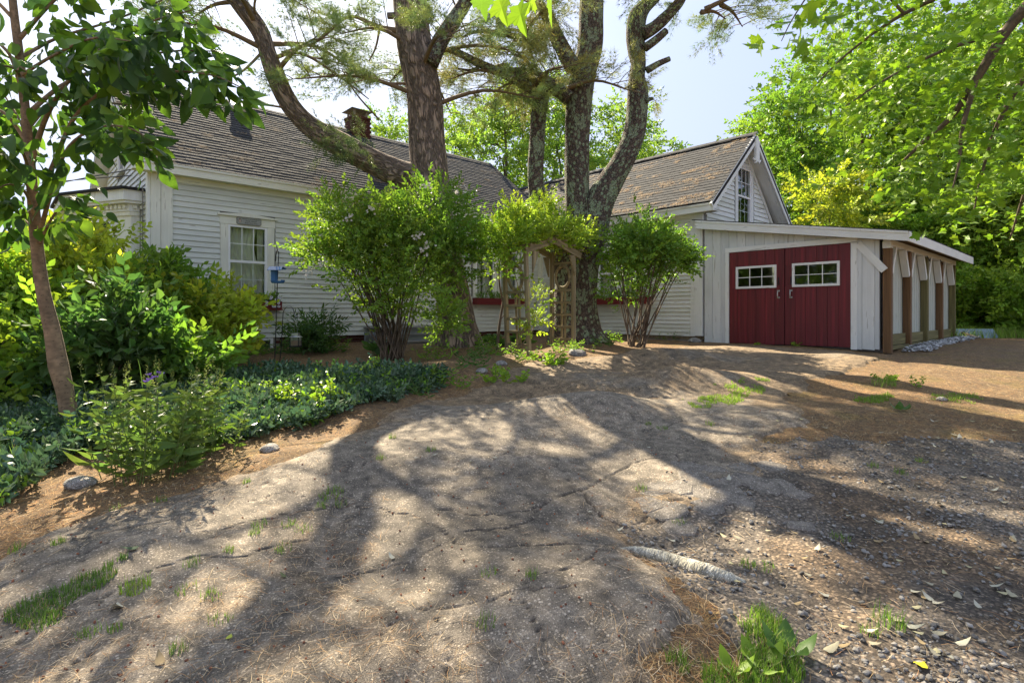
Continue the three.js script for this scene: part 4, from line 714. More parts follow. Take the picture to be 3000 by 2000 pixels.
// matrix for a shape growing along dir at p, rolled, scaled
function grown(p, dir, roll, s) { _q.setFromUnitVectors(Y, dir); const q2 = new THREE.Quaternion().setFromAxisAngle(Y, roll); return new THREE.Matrix4().compose(p, _q.clone().multiply(q2), V(s, s, s)); }
function copies(name, parent, geo, mat, list, stuff = true) {
  const o = parent.position, im = new THREE.InstancedMesh(geo, mat, list.length); im.name = name; im.castShadow = im.receiveShadow = true;
  list.forEach((e, i) => { const m = e.m.clone(); m.elements[12] -= o.x; m.elements[13] -= o.y; m.elements[14] -= o.z; im.setMatrixAt(i, m); im.setColorAt(i, e.c); });
  if (stuff) im.userData.kind = 'stuff'; parent.add(im); return im;
}
const own = (parent, g) => g.translate(-parent.position.x, -parent.position.y, -parent.position.z);
const rand3 = (r) => { const z = r() * 2 - 1, a = r() * 6.283, q = Math.sqrt(1 - z * z); return V(q * Math.cos(a), z, q * Math.sin(a)); };
// leaf colours: reflect and pass about half each
const pal = (r, base, vary = 0.25) => { const k = 1 + (r() - 0.5) * 2 * vary, w = (r() - 0.5) * vary; return C(base[0] * k * (1 + w), base[1] * k, base[2] * k * (1 - w)); };
const GREEN = { spring: [0.24, 0.39, 0.024], mid: [0.17, 0.31, 0.024], deep: [0.085, 0.18, 0.028], yellow: [0.4, 0.48, 0.03], olive: [0.25, 0.33, 0.1], blue: [0.07, 0.135, 0.06], maple: [0.24, 0.42, 0.02], rose: [0.21, 0.34, 0.028] };

const SPRIG = {
  small: [1, 2, 3].map((s) => sprig(11, 0.055, 0.034, 0.26, s)), rose: [4, 5, 6].map((s) => sprig(11, 0.062, 0.038, 0.3, s)), mid: [7, 8, 9].map((s) => sprig(10, 0.1, 0.056, 0.4, s)), big: [10, 11, 12].map((s) => sprig(8, 0.145, 0.085, 0.46, s)),
  far: [13, 14, 15].map((s) => sprig(9, 0.16, 0.1, 0.55, s)), lance: [16, 17].map((s) => sprig(12, 0.12, 0.03, 0.4, s)), vinca: [18, 19, 20].map((s) => sprig(8, 0.05, 0.03, 0.12, s, leafShape, 1.35)), fern: [21, 22].map((s) => sprig(16, 0.07, 0.018, 0.34, s, leafShape, 1.25)), pine: [23, 24, 25].map((s) => needleSpray(0.42, 9, s)),
};

// ------------------------------------------------------------------ a leafy tree with clumps of sprigs held on limbs
function broadleaf({ name, label, group, category = 'tree', base, height, r0, lean = [0, 0], blobs, geos, mat = M.leaf, tone = GREEN.mid, vary = 0.3, clumps = 40, per = 26, clumpR = 0.7, seed, bark = M.greystem, flat = 0.55, trunkFrom = 0.35, hang = 0.2, scale = 1 }) {
  const r = rng(seed), t = thing(name, label, category, base.toArray(), 0, group), top = V(base.x + lean[0], base.y + height * 0.85, base.z + lean[1]);
  const at = (k) => V(mix(base.x, top.x, k * k), mix(base.y, top.y, k), mix(base.z, top.z, k * k));
  obj('trunk', own(t, limb([0, 0.15, 0.35, 0.6, 0.85, 1].map((k, i) => { const p = at(k); if (i && i < 5) { p.x += (r() - 0.5) * r0 * 1.6; p.z += (r() - 0.5) * r0 * 1.6; } if (!i) p.y -= 0.1; return p; }), [1.15, 0.95, 0.8, 0.55, 0.3, 0.12].map((k) => r0 * k), { sides: 9, sub: 3, ridge: 0.06, flare: 0.35, seed })), bark, t);
  const lists = geos.map(() => []);
  for (const [bx, by, bz, rx, ry, rz, dens = 1] of blobs) {
    const c = V(base.x + bx, base.y + by, base.z + bz), k0 = clamp((by - ry * 0.4) / (height * 0.85), trunkFrom, 0.92), s = at(k0), mid = s.clone().lerp(c, 0.5); mid.y += 0.15 * ry;
    obj('branch', own(t, limb([s, mid, c], [r0 * 0.42 * (1.1 - k0), r0 * 0.26, r0 * 0.1], { sides: 6, sub: 3, ridge: 0.05, seed })), bark, t);
    const n = Math.round(clumps * dens), twigs = [];
    for (let i = 0; i < n; i++) {
      const d = rand3(r), q = Math.pow(r(), 0.42), p = V(c.x + d.x * rx * q, c.y + d.y * ry * q, c.z + d.z * rz * q), w = clumpR * (0.6 + r() * 0.7), tint = 0.8 + r() * 0.4;
      if (i % 3 === 0) twigs.push(limb([c.clone().lerp(p, 0.05), c.clone().lerp(p, 0.55).add(V(0, 0.12 * ry * r(), 0)), p], [r0 * 0.13, r0 * 0.08, r0 * 0.03], { sides: 4, sub: 2, cap: false }));
      for (let j = 0; j < per; j++) {
        const e = rand3(r), u = Math.cbrt(r()), pp = V(p.x + e.x * w * u, p.y + e.y * w * u * flat, p.z + e.z * w * u), dir = V(e.x + d.x * 0.6, e.y * 0.5 - hang + r() * 0.3, e.z + d.z * 0.6).normalize();
        const g = Math.floor(r() * geos.length); lists[g].push({ m: grown(pp, dir, r() * 6.283, scale * (0.75 + r() * 0.5)), c: pal(r, tone, vary).multiplyScalar(tint) });
      }
    }
    if (twigs.length) obj('twigs', own(t, join(twigs)), bark, t).userData.kind = 'stuff';
  }
  geos.forEach((g, i) => lists[i].length && copies('foliage', t, g, mat, lists[i]));
  return t;
}
// ------------------------------------------------------------------ a shrub: stems that fan from the root and sprigs along them
function shrub({ name, label, group, category = 'shrub', base, center, radii, stems = 14, stemR = 0.012, geos, mat = M.leaf, tone, vary = 0.3, count = 900, seed, stemMat = M.stem, low = 0.25, fill = 0.45, spread = 0.25, scale = 1, up = 0.3, tips = 0.3 }) {
  const r = rng(seed), t = thing(name, label, category, base.toArray(), 0, group), lists = geos.map(() => []), ends = [];
  for (let i = 0; i < stems; i++) {
    const d = rand3(r); d.y = Math.abs(d.y) * 0.9 - 0.05; const q = 0.75 + r() * 0.3, e = V(center.x + d.x * radii[0] * q, center.y + d.y * radii[1] * q, center.z + d.z * radii[2] * q), b = V(base.x + (r() - 0.5) * spread, base.y - 0.03, base.z + (r() - 0.5) * spread), m1 = b.clone().lerp(e, 0.4), m2 = b.clone().lerp(e, 0.75);
    m1.y += 0.18 * radii[1]; m2.y += 0.22 * radii[1]; m1.x += (r() - 0.5) * 0.12; m1.z += (r() - 0.5) * 0.12;
    obj('stem', own(t, limb([b, m1, m2, e], [stemR, stemR * 0.8, stemR * 0.55, stemR * 0.2], { sides: 5, sub: 4 })), stemMat, t); ends.push(new THREE.CatmullRomCurve3([b, m1, m2, e]));
  }
  const lobes = []; for (let k = 0; k < 9; k++) { const d = rand3(r), q = 0.35 + 0.4 * r(); lobes.push([V(center.x + d.x * radii[0] * q, center.y + d.y * radii[1] * q, center.z + d.z * radii[2] * q), 0.28 + r() * 0.24]); }
  const knots = []; for (let k = 0; k < count / 13; k++) { const d = rand3(r), q = Math.pow(r(), fill), [c, s] = lobes[k % 9]; knots.push([V(c.x + d.x * radii[0] * q * s, c.y + d.y * radii[1] * q * s, c.z + d.z * radii[2] * q * s), d, 0.75 + r() * 0.5]); }
  for (let i = 0; i < count; i++) {
    let p, dir, tint = 1;
    if (r() < tips) { const c = ends[Math.floor(r() * ends.length)], u = low + (1 - low) * Math.sqrt(r()), tan = c.getTangent(u); p = c.getPoint(u).add(rand3(r).multiplyScalar(0.07)); dir = tan.multiplyScalar(0.7).add(rand3(r)).normalize(); } else {
      const [c, d, tn] = knots[Math.floor(r() * knots.length)]; tint = tn; const e = rand3(r); p = c.clone().addScaledVector(e, 0.2 * Math.cbrt(r()) * Math.min(1, radii[0]) * 1.4); dir = V(e.x + d.x * 0.7, e.y * 0.6 + up, e.z + d.z * 0.7).normalize();
    }
    if (p.y < hgt(p.x, p.z) + 0.04) continue;
    const g = Math.floor(r() * geos.length); lists[g].push({ m: grown(p, dir, r() * 6.283, scale * (0.7 + r() * 0.6)), c: pal(r, tone, vary).multiplyScalar(tint) });
  }
  geos.forEach((g, i) => lists[i].length && copies('foliage', t, g, mat, lists[i]));
  return t;
}
// single leaves: the ones that show largest are pieces of their own, the rest one mass
function singleLeaves(t, leaves, geos, tones, mat, keep = 300) {
  leaves.sort((p, q) => q.s / -q.p.z - p.s / -p.p.z || 0);
  const size = (l) => (l.p.z < -0.5 ? l.s / -l.p.z : 0), seen = leaves.filter((l) => { const x = CX + l.p.x / -l.p.z * FOCAL, y = HY - (l.p.y - EYE) / -l.p.z * FOCAL; return l.p.z < -0.5 && x > -40 && x < 3040 && y > -40 && y < 2000; }).sort((a, b) => size(b) - size(a)).slice(0, keep), big = new Set(seen), mats = tones.map((c) => { const m = mat.clone(); m.color = C(...c); return m; }), r = rng(5);
  for (const l of seen) { const m = obj('leaf', geos[l.g], mats[Math.floor(r() * mats.length)], t); l.m.decompose(m.position, m.quaternion, m.scale); m.position.sub(t.position); }
  const rest = geos.map((_, g) => leaves.filter((l) => l.g === g && !big.has(l)).map((l) => ({ m: l.m, c: pal(r, tones[Math.floor(r() * tones.length)], 0.15) })));
  rest.forEach((l, g) => l.length && copies('foliage', t, geos[g], mat, l));
}

// ================================================================== THE TREES
const at3 = (px, py, d) => ray(px, py, d);
// --- the big pine with the low limb
function pineBoughs(t, trunkAt, y0, y1, n, len, seed, bark, dens = 1, tone = GREEN.olive, skip = () => false) {
  const r = rng(seed), lists = SPRIG.pine.map(() => []), wood = [];
  for (let i = 0; i < n; i++) {
    const y = mix(y0, y1, (i + r()) / n), s = trunkAt(y), a = i * 2.4 + r() * 0.8, L = len * (0.6 + r() * 0.6) * (1 - 0.45 * (y - y0) / (y1 - y0)), dir = V(Math.cos(a), 0.1 + r() * 0.25, Math.sin(a));
    if (skip(s, dir, L)) continue;
    const m = s.clone().addScaledVector(dir, L * 0.5), e = s.clone().addScaledVector(dir, L); e.y -= L * (0.12 + r() * 0.2); const c = new THREE.CatmullRomCurve3([s, m, e]);
    obj('branch', own(t, limb([s, m, e], [0.06, 0.035, 0.01], { sides: 5, sub: 4 })), bark, t);
    const nt = Math.round(5 + L * 2.2);
    for (let k = 0; k < nt; k++) {
      const u = 0.35 + 0.65 * (k + r()) / nt, p = c.getPoint(u), side = V(-dir.z, 0, dir.x).multiplyScalar(k % 2 ? 1 : -1), d2 = side.clone().multiplyScalar(0.8).add(dir.clone().multiplyScalar(0.7)).add(V(0, (r() - 0.6) * 0.7, 0)).normalize(), l2 = (0.5 + r() * 0.8) * (1.25 - u * 0.5), q = p.clone().addScaledVector(d2, l2);
      wood.push(limb([p, p.clone().lerp(q, 0.5).add(V(0, 0.06, 0)), q], [0.012, 0.008, 0.003], { sides: 4, sub: 2, cap: false }));
      const ns = Math.round(7 * dens);
      for (let j = 0; j < ns; j++) { const w = 0.25 + 0.75 * r(), pp = p.clone().lerp(q, w).add(rand3(r).multiplyScalar(0.07)), dd = d2.clone().add(rand3(r).multiplyScalar(0.75)).normalize(); lists[j % 3].push({ m: grown(pp, dd, r() * 6.28, 0.8 + r() * 0.6), c: pal(r, tone, 0.3) }); }
    }
  }
  if (wood.length) obj('twigs', own(t, join(wood)), bark, t).userData.kind = 'stuff';
  lists.forEach((l, i) => l.length && copies('needles', t, SPRIG.pine[i], M.needle, l));
}
const path = (list, d) => list.map(([x, y, , dd]) => at3(x, y, dd ?? d)), rad = (list, d) => list.map(([, , w, dd]) => w / 2 / FOCAL * (dd ?? d));
{
  const d = 12, base = gp(1342, 1018), D = -base.z; base.z = -d; base.x = (1342 - CX) / FOCAL * d; base.y = hgt(base.x, base.z);
  const t = thing('pine_tree', 'tall thick-trunked pine with furrowed brown bark and one low bent limb', 'tree', base.toArray());
  const tr = [[1343, 1030, 132], [1338, 950, 108], [1325, 850, 98], [1300, 740, 100], [1272, 620, 106], [1262, 540, 108], [1250, 400, 104], [1243, 280, 104], [1215, 140, 106], [1200, 0, 98], [1190, -200, 86], [1185, -500, 66], [1190, -900, 40], [1190, -1200, 14]];
  obj('trunk', own(t, limb(path(tr, d), rad(tr, d), { sides: 40, sub: 8, ridge: 0.05, flare: 0.32, seed: 3 })), M.bark, t);
  const low = [[1250, 520, 84], [1180, 512, 80], [1110, 482, 76], [993, 421, 72, 11.7], [900, 362, 62, 11.5], [845, 300, 56, 11.4], [795, 190, 54, 11.3], [759, 89, 52, 11.3], [692, 0, 48, 11.2], [600, -120, 42, 11], [560, -300, 30, 11], [540, -500, 14, 11]];
  obj('branch', own(t, limb(path(low, d), rad(low, d), { sides: 20, sub: 7, ridge: 0.05, seed: 5 })), M.bark, t).userData.label = 'thick low limb bending out and up';
  const fork = [[1258, 190, 50], [1290, 120, 50], [1321, 70, 46], [1358, 14, 42], [1400, -60, 38], [1440, -250, 26], [1450, -500, 10]]; obj('branch', own(t, limb(path(fork, 11.8), rad(fork, 11.8), { sides: 14, sub: 5, ridge: 0.06, seed: 7 })), M.lichen, t);
  const stub = [[1190, 45, 22], [1150, 46, 20], [1135, 46, 19]]; obj('branch_stub', own(t, limb(path(stub, 11.9), rad(stub, 11.9), { sides: 8, sub: 3 })), M.bark, t);
  for (const b of [[[1175, 92, 20], [1105, 78, 16], [1030, 48, 10], [960, 90, 6], [900, 150, 4]], [[808, 168, 14, 11.3], [850, 155, 12, 11], [893, 160, 9, 10.9], [1000, 228, 6, 10.8], [1080, 290, 3, 10.8]], [[826, 154, 9, 11.3], [930, 120, 7, 11], [990, 70, 4, 10.8]], [[1112, 80, 8], [1100, 140, 6], [1080, 180, 4]], [[1195, 245, 9], [1120, 240, 7, 11.5], [1010, 190, 5, 11.2], [900, 165, 3, 11]], [[780, 140, 9, 11.3], [700, 215, 6, 11], [640, 235, 4, 10.8]], [[860, 320, 8, 11.4], [800, 310, 6, 11.2], [720, 300, 4, 11], [660, 270, 3, 11]], [[750, 60, 9, 11.3], [745, 10, 8, 11], [770, -60, 5, 11]], [[1110, 350, 6, 11.6], [1040, 270, 5, 11.2], [1000, 200, 3, 11]]]) obj('branch', own(t, limb(path(b, 11.9), rad(b, 11.9), { sides: 6, sub: 4 })), M.twig, t);
  const c = new THREE.CatmullRomCurve3(path(tr, d)), pts = c.getPoints(200), trunkAt = (y) => pts.reduce((a, p) => (Math.abs(p.y - y) < Math.abs(a.y - y) ? p : a)).clone();
  pineBoughs(t, trunkAt, 8.2, 16.5, 15, 3.3, 51, M.twig, 0.8);
  pineBoughs(t, trunkAt, 5.9, 7.8, 9, 2.9, 52, M.twig, 1.0, GREEN.olive, (s, dir) => dir.x > 0.5 && dir.z > 0.3);
  const lc = new THREE.CatmullRomCurve3(path(low, d)).getPoints(120), limbAt = (y) => lc.reduce((a, p) => (Math.abs(p.y - y) < Math.abs(a.y - y) ? p : a)).clone();
  pineBoughs(t, limbAt, 6.4, 11.2, 16, 2.3, 53, M.twig, 0.95);
  // the tuft of green needles on the low limb
  const r = rng(54), tuft = []; for (let i = 0; i < 60; i++) { const p = at3(930 + r() * 150, 380 + r() * 90, 11.3 - r() * 0.5); tuft.push({ m: grown(p, rand3(r).add(V(0, -0.1, 0.4)).normalize(), r() * 6, 0.7 + r() * 0.4), c: pal(r, [0.13, 0.18, 0.06], 0.25) }); } copies('needles', t, SPRIG.pine[0], M.needle, tuft);
}
// --- the pine of three grey stems behind the arbor
{
  const d = 13, base = V((1695 - CX) / FOCAL * d, 0, -d); base.y = hgt(base.x, base.z);
  const t = thing('pine_tree', 'lichen-spotted pine dividing into three curving stems behind the garden arbor', 'tree', base.toArray());
  const stemA = [[1712, 1010, 120], [1708, 960, 92], [1708, 880, 78], [1716, 780, 78], [1738, 660, 94], [1762, 580, 84], [1795, 520, 76], [1830, 460, 72], [1858, 390, 66], [1868, 300, 62], [1869, 200, 58], [1862, 110, 58], [1872, 40, 54], [1915, -10, 48], [1960, -120, 42], [1990, -330, 30], [1990, -600, 12]];
  const stemB = [[1668, 1010, 112], [1662, 940, 88], [1662, 860, 76], [1676, 740, 74], [1690, 620, 70], [1691, 470, 72], [1695, 330, 74], [1705, 235, 76], [1728, 140, 74], [1732, 40, 70], [1735, -100, 64], [1740, -400, 46], [1745, -800, 22], [1745, -1000, 8]];
  const stemC = [[1668, 880, 60], [1640, 760, 54], [1600, 660, 50], [1578, 590, 50], [1569, 515, 48], [1573, 421, 46], [1580, 327, 46], [1589, 265, 50], [1592, 248, 44]];
  const curves = {};
  for (const [n, s, fl] of [['A', stemA, 0.35], ['B', stemB, 0.35], ['C', stemC, 0]]) { obj('trunk', own(t, limb(path(s, d), rad(s, d), { sides: 28, sub: 7, ridge: 0.045, flare: fl, seed: n.charCodeAt(0) })), n === 'A' ? M.lichen : M.lichen, t); curves[n] = new THREE.CatmullRomCurve3(path(s, d)).getPoints(160); }
  const arms = [[[1588, 280, 34], [1560, 262, 30], [1500, 228, 28], [1414, 190, 24], [1330, 150, 20], [1290, 140, 12]], [[1668, 290, 44], [1630, 258, 40], [1578, 229, 36], [1520, 213, 34], [1494, 212, 30], [1480, 190, 16]], [[1680, 200, 50], [1650, 145, 46], [1625, 95, 42], [1600, 40, 36], [1575, 5, 30], [1540, -80, 22], [1520, -250, 8]], [[1606, 108, 22], [1540, 112, 20], [1470, 98, 16], [1400, 92, 10], [1350, 110, 4]], [[1470, 104, 22], [1466, 70, 24], [1462, 50, 22]], [[1884, 100, 40], [1920, 78, 36], [1955, 45, 34], [1990, 5, 32], [2020, -80, 24], [2030, -240, 8]], [[1890, 140, 26], [1920, 118, 24], [1952, 90, 20]], [[1896, 206, 22], [1930, 186, 18], [1962, 172, 15]], [[1893, 296, 14], [1905, 290, 12], [1914, 288, 9]], [[1414, 190, 10], [1380, 205, 8], [1340, 200, 5]], [[1578, 14, 14], [1550, 22, 14], [1535, 20, 12]]];
  for (const b of arms) obj('branch', own(t, limb(path(b, 12.8), rad(b, 12.8), { sides: 12, sub: 5, ridge: 0.06, seed: 9 })), M.lichen, t);
  const on = (n) => (y) => curves[n].reduce((a, p) => (Math.abs(p.y - y) < Math.abs(a.y - y) ? p : a)).clone();
  pineBoughs(t, on('B'), 9.6, 17, 12, 3.1, 61, M.twig, 0.8); pineBoughs(t, on('A'), 9.6, 13.5, 7, 2.6, 62, M.twig, 0.8);
  const hung = arms.slice(0, 5).flatMap((b) => new THREE.CatmullRomCurve3(path(b, 12.8)).getPoints(14)), r = rng(63);
  pineBoughs(t, () => hung[Math.floor(r() * hung.length)].clone(), 6, 9, 16, 1.6, 64, M.twig, 0.6, [0.33, 0.34, 0.1]);
  pineBoughs(t, () => at3(1990 + r() * 130, -20 + r() * 60, 12), 8, 9, 6, 1.3, 65, M.twig, 0.6);
}
// --- the young broad-leaved tree at the edge of the bed
{
  const d = 5.75, base = V((205 - CX) / FOCAL * d, 0, -d); base.y = hgt(base.x, base.z);
  const t = thing('young_tree', 'slender young tree with smooth brown trunk and large drooping pointed leaves', 'tree', base.toArray());
  const tr = [[212, 1290, 62], [204, 1240, 50], [190, 1150, 50], [170, 1070, 58], [152, 970, 48], [126, 860, 41], [110, 750, 37], [100, 640, 35], [92, 540, 31], [82, 420, 28], [68, 280, 27], [55, 160, 26], [40, 40, 24], [25, -120, 20], [10, -420, 13], [0, -750, 5]];
  obj('trunk', own(t, limb(path(tr, d), rad(tr, d).map((q) => q * 0.86), { sides: 20, sub: 6, ridge: 0.03, flare: 0.25, seed: 11 })), M.smoothbark, t);
  const br = [[[88, 480, 17], [140, 330, 13, 5.6], [230, 200, 10, 5.4], [330, 120, 8, 5.2], [450, 60, 6, 5], [560, 30, 3, 4.9]], [[100, 620, 16], [160, 470, 13, 5.6], [220, 340, 11, 5.5], [330, 250, 9, 5.3], [480, 210, 7, 5.1], [620, 220, 5, 5], [715, 260, 3, 4.9]], [[72, 340, 15], [180, 250, 11, 5.9], [330, 190, 9, 5.7], [500, 150, 6, 5.5], [640, 150, 3, 5.4]], [[60, 250, 13], [20, 150, 9], [-80, 80, 6]], [[95, 560, 13], [40, 480, 9, 5.6], [-60, 420, 5, 5.5]], [[110, 700, 14], [150, 560, 11, 5.5], [200, 430, 9, 5.3], [300, 370, 7, 5.1], [390, 380, 5, 5], [450, 420, 3, 5]], [[50, 120, 14], [120, 40, 10], [230, -70, 6], [330, -160, 3]], [[44, 60, 12], [-40, -20, 8], [-140, -60, 4]], [[80, 420, 12], [10, 330, 8], [-70, 300, 4]], [[75, 380, 13], [170, 290, 9, 6], [300, 300, 7, 6.1], [420, 310, 3, 6]], [[102, 640, 12], [70, 560, 8, 5.5], [20, 540, 5, 5.3], [-30, 570, 3, 5.2]], [[112, 720, 10], [150, 640, 7, 5.6], [200, 580, 5, 5.5], [230, 590, 3, 5.4]], [[30, -100, 14], [130, -230, 9], [270, -350, 5, 5.3], [420, -380, 3, 5]], [[15, -300, 10], [-90, -420, 6], [-180, -480, 3]], [[20, -200, 11], [90, -420, 7, 6.2], [200, -560, 3, 6.4]], [[55, 170, 11], [170, 110, 8, 6.2], [330, 60, 6, 6.4], [520, -20, 3, 6.4]], [[90, 530, 10], [60, 440, 8, 5.3], [0, 400, 5, 5], [-40, 410, 3, 4.9]], [[66, 270, 10], [40, 200, 8, 5.2], [-10, 190, 4, 5]], [[84, 440, 10], [60, 360, 7, 6.1], [0, 260, 4, 6.3]], [[106, 680, 9], [60, 640, 6, 6], [10, 640, 3, 6.1]], [[62, 220, 11], [160, 160, 8, 5.3], [280, 110, 6, 4.9], [380, 120, 3, 4.7]]];
  const r = rng(71), geos = [[0.2, 0.12], [0.17, 0.1], [0.215, 0.135], [0.14, 0.085]].map(([L, W], i) => leafFine(L, W, 0.1 + i * 0.05, 0.12 + i * 0.1, 0.14, i + 3)), leaves = [];
  br.forEach((b, bi) => {
    const pp = path(b, d); obj('branch', own(t, limb(pp, rad(b, d), { sides: 7, sub: 5 })), M.smoothbark, t);
    const c = new THREE.CatmullRomCurve3(pp), L = c.getLength(), n = Math.round(L * 52);
    for (let i = 0; i < n; i++) {
      const u = 0.25 + 0.75 * Math.pow((i + r()) / n, 0.8), p = c.getPoint(u), tan = c.getTangent(u), s = rand3(r), off = r() * 0.24; p.add(s.clone().multiplyScalar(off)); p.y -= r() * 0.14;
      const dir = V(s.x * 0.7 + tan.x * 0.5, -0.55 - r() * 0.5 + Math.max(0, s.y) * 0.7, s.z * 0.7 + tan.z * 0.5).normalize(), sc = 0.7 + r() * 0.5;
      leaves.push({ p, s: 0.16 * sc, g: Math.floor(r() * 4), m: grown(p, dir, r() * 6.283, sc) });
    }
  });
  singleLeaves(t, leaves, geos, [[0.12, 0.25, 0.02], [0.07, 0.16, 0.02], [0.16, 0.3, 0.022], [0.05, 0.12, 0.022]], leafMat({ transmission: 0.5 }));
}
// --- the maple whose boughs hang in from beside the drive
{
  const base = onGround(7.4, -5.2), t = thing('maple_tree', 'maple with broad lobed bright green leaves hanging over the drive', 'tree', base.toArray()), r = rng(81);
  obj('trunk', own(t, limb([base.clone().add(V(0, -0.1, 0)), base.clone().add(V(0.05, 1.5, 0)), base.clone().add(V(-0.1, 3.2, -0.1)), base.clone().add(V(0, 5.5, -0.2)), base.clone().add(V(0.2, 9, 0))], [0.3, 0.24, 0.2, 0.14, 0.05], { sides: 14, sub: 5, ridge: 0.05, flare: 0.3, seed: 13 })), M.greystem, t);
  const boughs = [[[3250, -260, 60, 5.6], [3080, -60, 46, 5.8], [2950, 90, 36, 6], [2860, 235, 28, 6.2], [2790, 340, 20, 6.4], [2680, 440, 12, 6.6], [2600, 520, 5, 6.8]], [[2860, 235, 22, 6.2], [2820, 380, 14, 6.2], [2810, 480, 9, 6.2], [2790, 560, 4, 6.2]], [[3080, -60, 36, 5.8], [2850, -40, 24, 6.2], [2650, 40, 14, 6.6], [2480, 160, 8, 7], [2370, 270, 4, 7.2]], [[3200, 0, 36, 6], [3050, 160, 24, 6.5], [2930, 350, 16, 6.8], [2880, 500, 9, 7], [2850, 640, 4, 7]], [[3250, 150, 36, 6.5], [3120, 330, 22, 7], [3020, 520, 12, 7.4], [2960, 700, 5, 7.6]], [[3200, -300, 36, 5], [2850, -260, 20, 4.6], [2560, -150, 12, 4], [2400, -50, 8, 3.7], [2320, 60, 5, 3.6], [2290, 120, 3, 3.6]], [[3250, -500, 36, 4.2], [2500, -560, 16, 2.9], [1850, -260, 9, 2.3], [1600, -90, 6, 2.1], [1500, -15, 3, 2.05]], [[2950, 90, 20, 6], [2760, 150, 12, 6.1], [2600, 230, 8, 6.3], [2480, 310, 4, 6.4]], [[2650, 40, 12, 6.6], [2580, -30, 8, 6.5], [2480, -60, 4, 6.4]]];
  for (const b of boughs) obj('branch', own(t, limb(path(b, 6), rad(b, 6).map((q) => q * 0.8), { sides: 8, sub: 6, seed: 3 })), M.greystem, t);
  const geos = [0.085, 0.1, 0.115].map(mapleShape), leaves = [];
  const whorl = (p, n, sc, spread) => { for (let i = 0; i < n; i++) { const a = (i + r() * 0.6) / n * 6.283, dir = V(Math.cos(a), -0.25 + (r() - 0.5) * 0.7, Math.sin(a)).normalize(), q = p.clone().add(rand3(r).multiplyScalar(spread)), s = sc * (0.75 + r() * 0.5); leaves.push({ p: q, s: 0.12 * s, g: Math.floor(r() * 3), m: grown(q, dir, (dir.x > 0 ? 1 : -1) * Math.PI / 2 + (r() - 0.5) * 1.4, s) }); } };
  // layers of leaf along and beside the boughs
  boughs.slice(0, 5).concat(boughs.slice(7)).forEach((b) => { const c = new THREE.CatmullRomCurve3(path(b, 6)), n = Math.round(c.getLength() * 26); for (let i = 0; i < n; i++) { const u = 0.25 + 0.75 * (i + r()) / n, p = c.getPoint(u), w = 0.65 + 0.3 * r(); p.add(V((r() - 0.5) * 2 * w, (r() - 0.5) * 0.5, (r() - 0.5) * 2 * w)); whorl(p, 5, 1, 0.08); } });
  for (let i = 0; i < 430; i++) { const u = r(), v = r(), px = mix(2390, 3150, Math.pow(u, 0.8)), top = -260, bot = mix(300, 720, clamp((px - 2380) / 560, 0, 1)), p = at3(px, mix(top, bot, v), 5.6 + r() * 3.4); whorl(p, 5, 1, 0.12); }
  for (let i = 0; i < 9; i++) { const c = new THREE.CatmullRomCurve3(path(boughs[5], 6)), p = c.getPoint(0.72 + 0.28 * r()); p.add(rand3(r).multiplyScalar(0.14)); whorl(p, 3, 1.15, 0.06); }
  for (let i = 0; i < 5; i++) { const p = at3(1400 + i * 55, -40 + r() * 30, 1.95 + r() * 0.1), dir = V((r() - 0.5) * 0.9, -1, (r() - 0.5) * 0.5).normalize(); leaves.push({ p, s: 0.16, g: i % 3, m: grown(p, dir, (r() - 0.5) * 0.9, 1.05) }); }
  singleLeaves(t, leaves, geos, [GREEN.maple, [0.2, 0.37, 0.02], [0.28, 0.45, 0.022], [0.16, 0.31, 0.022]], M.leaf);
}
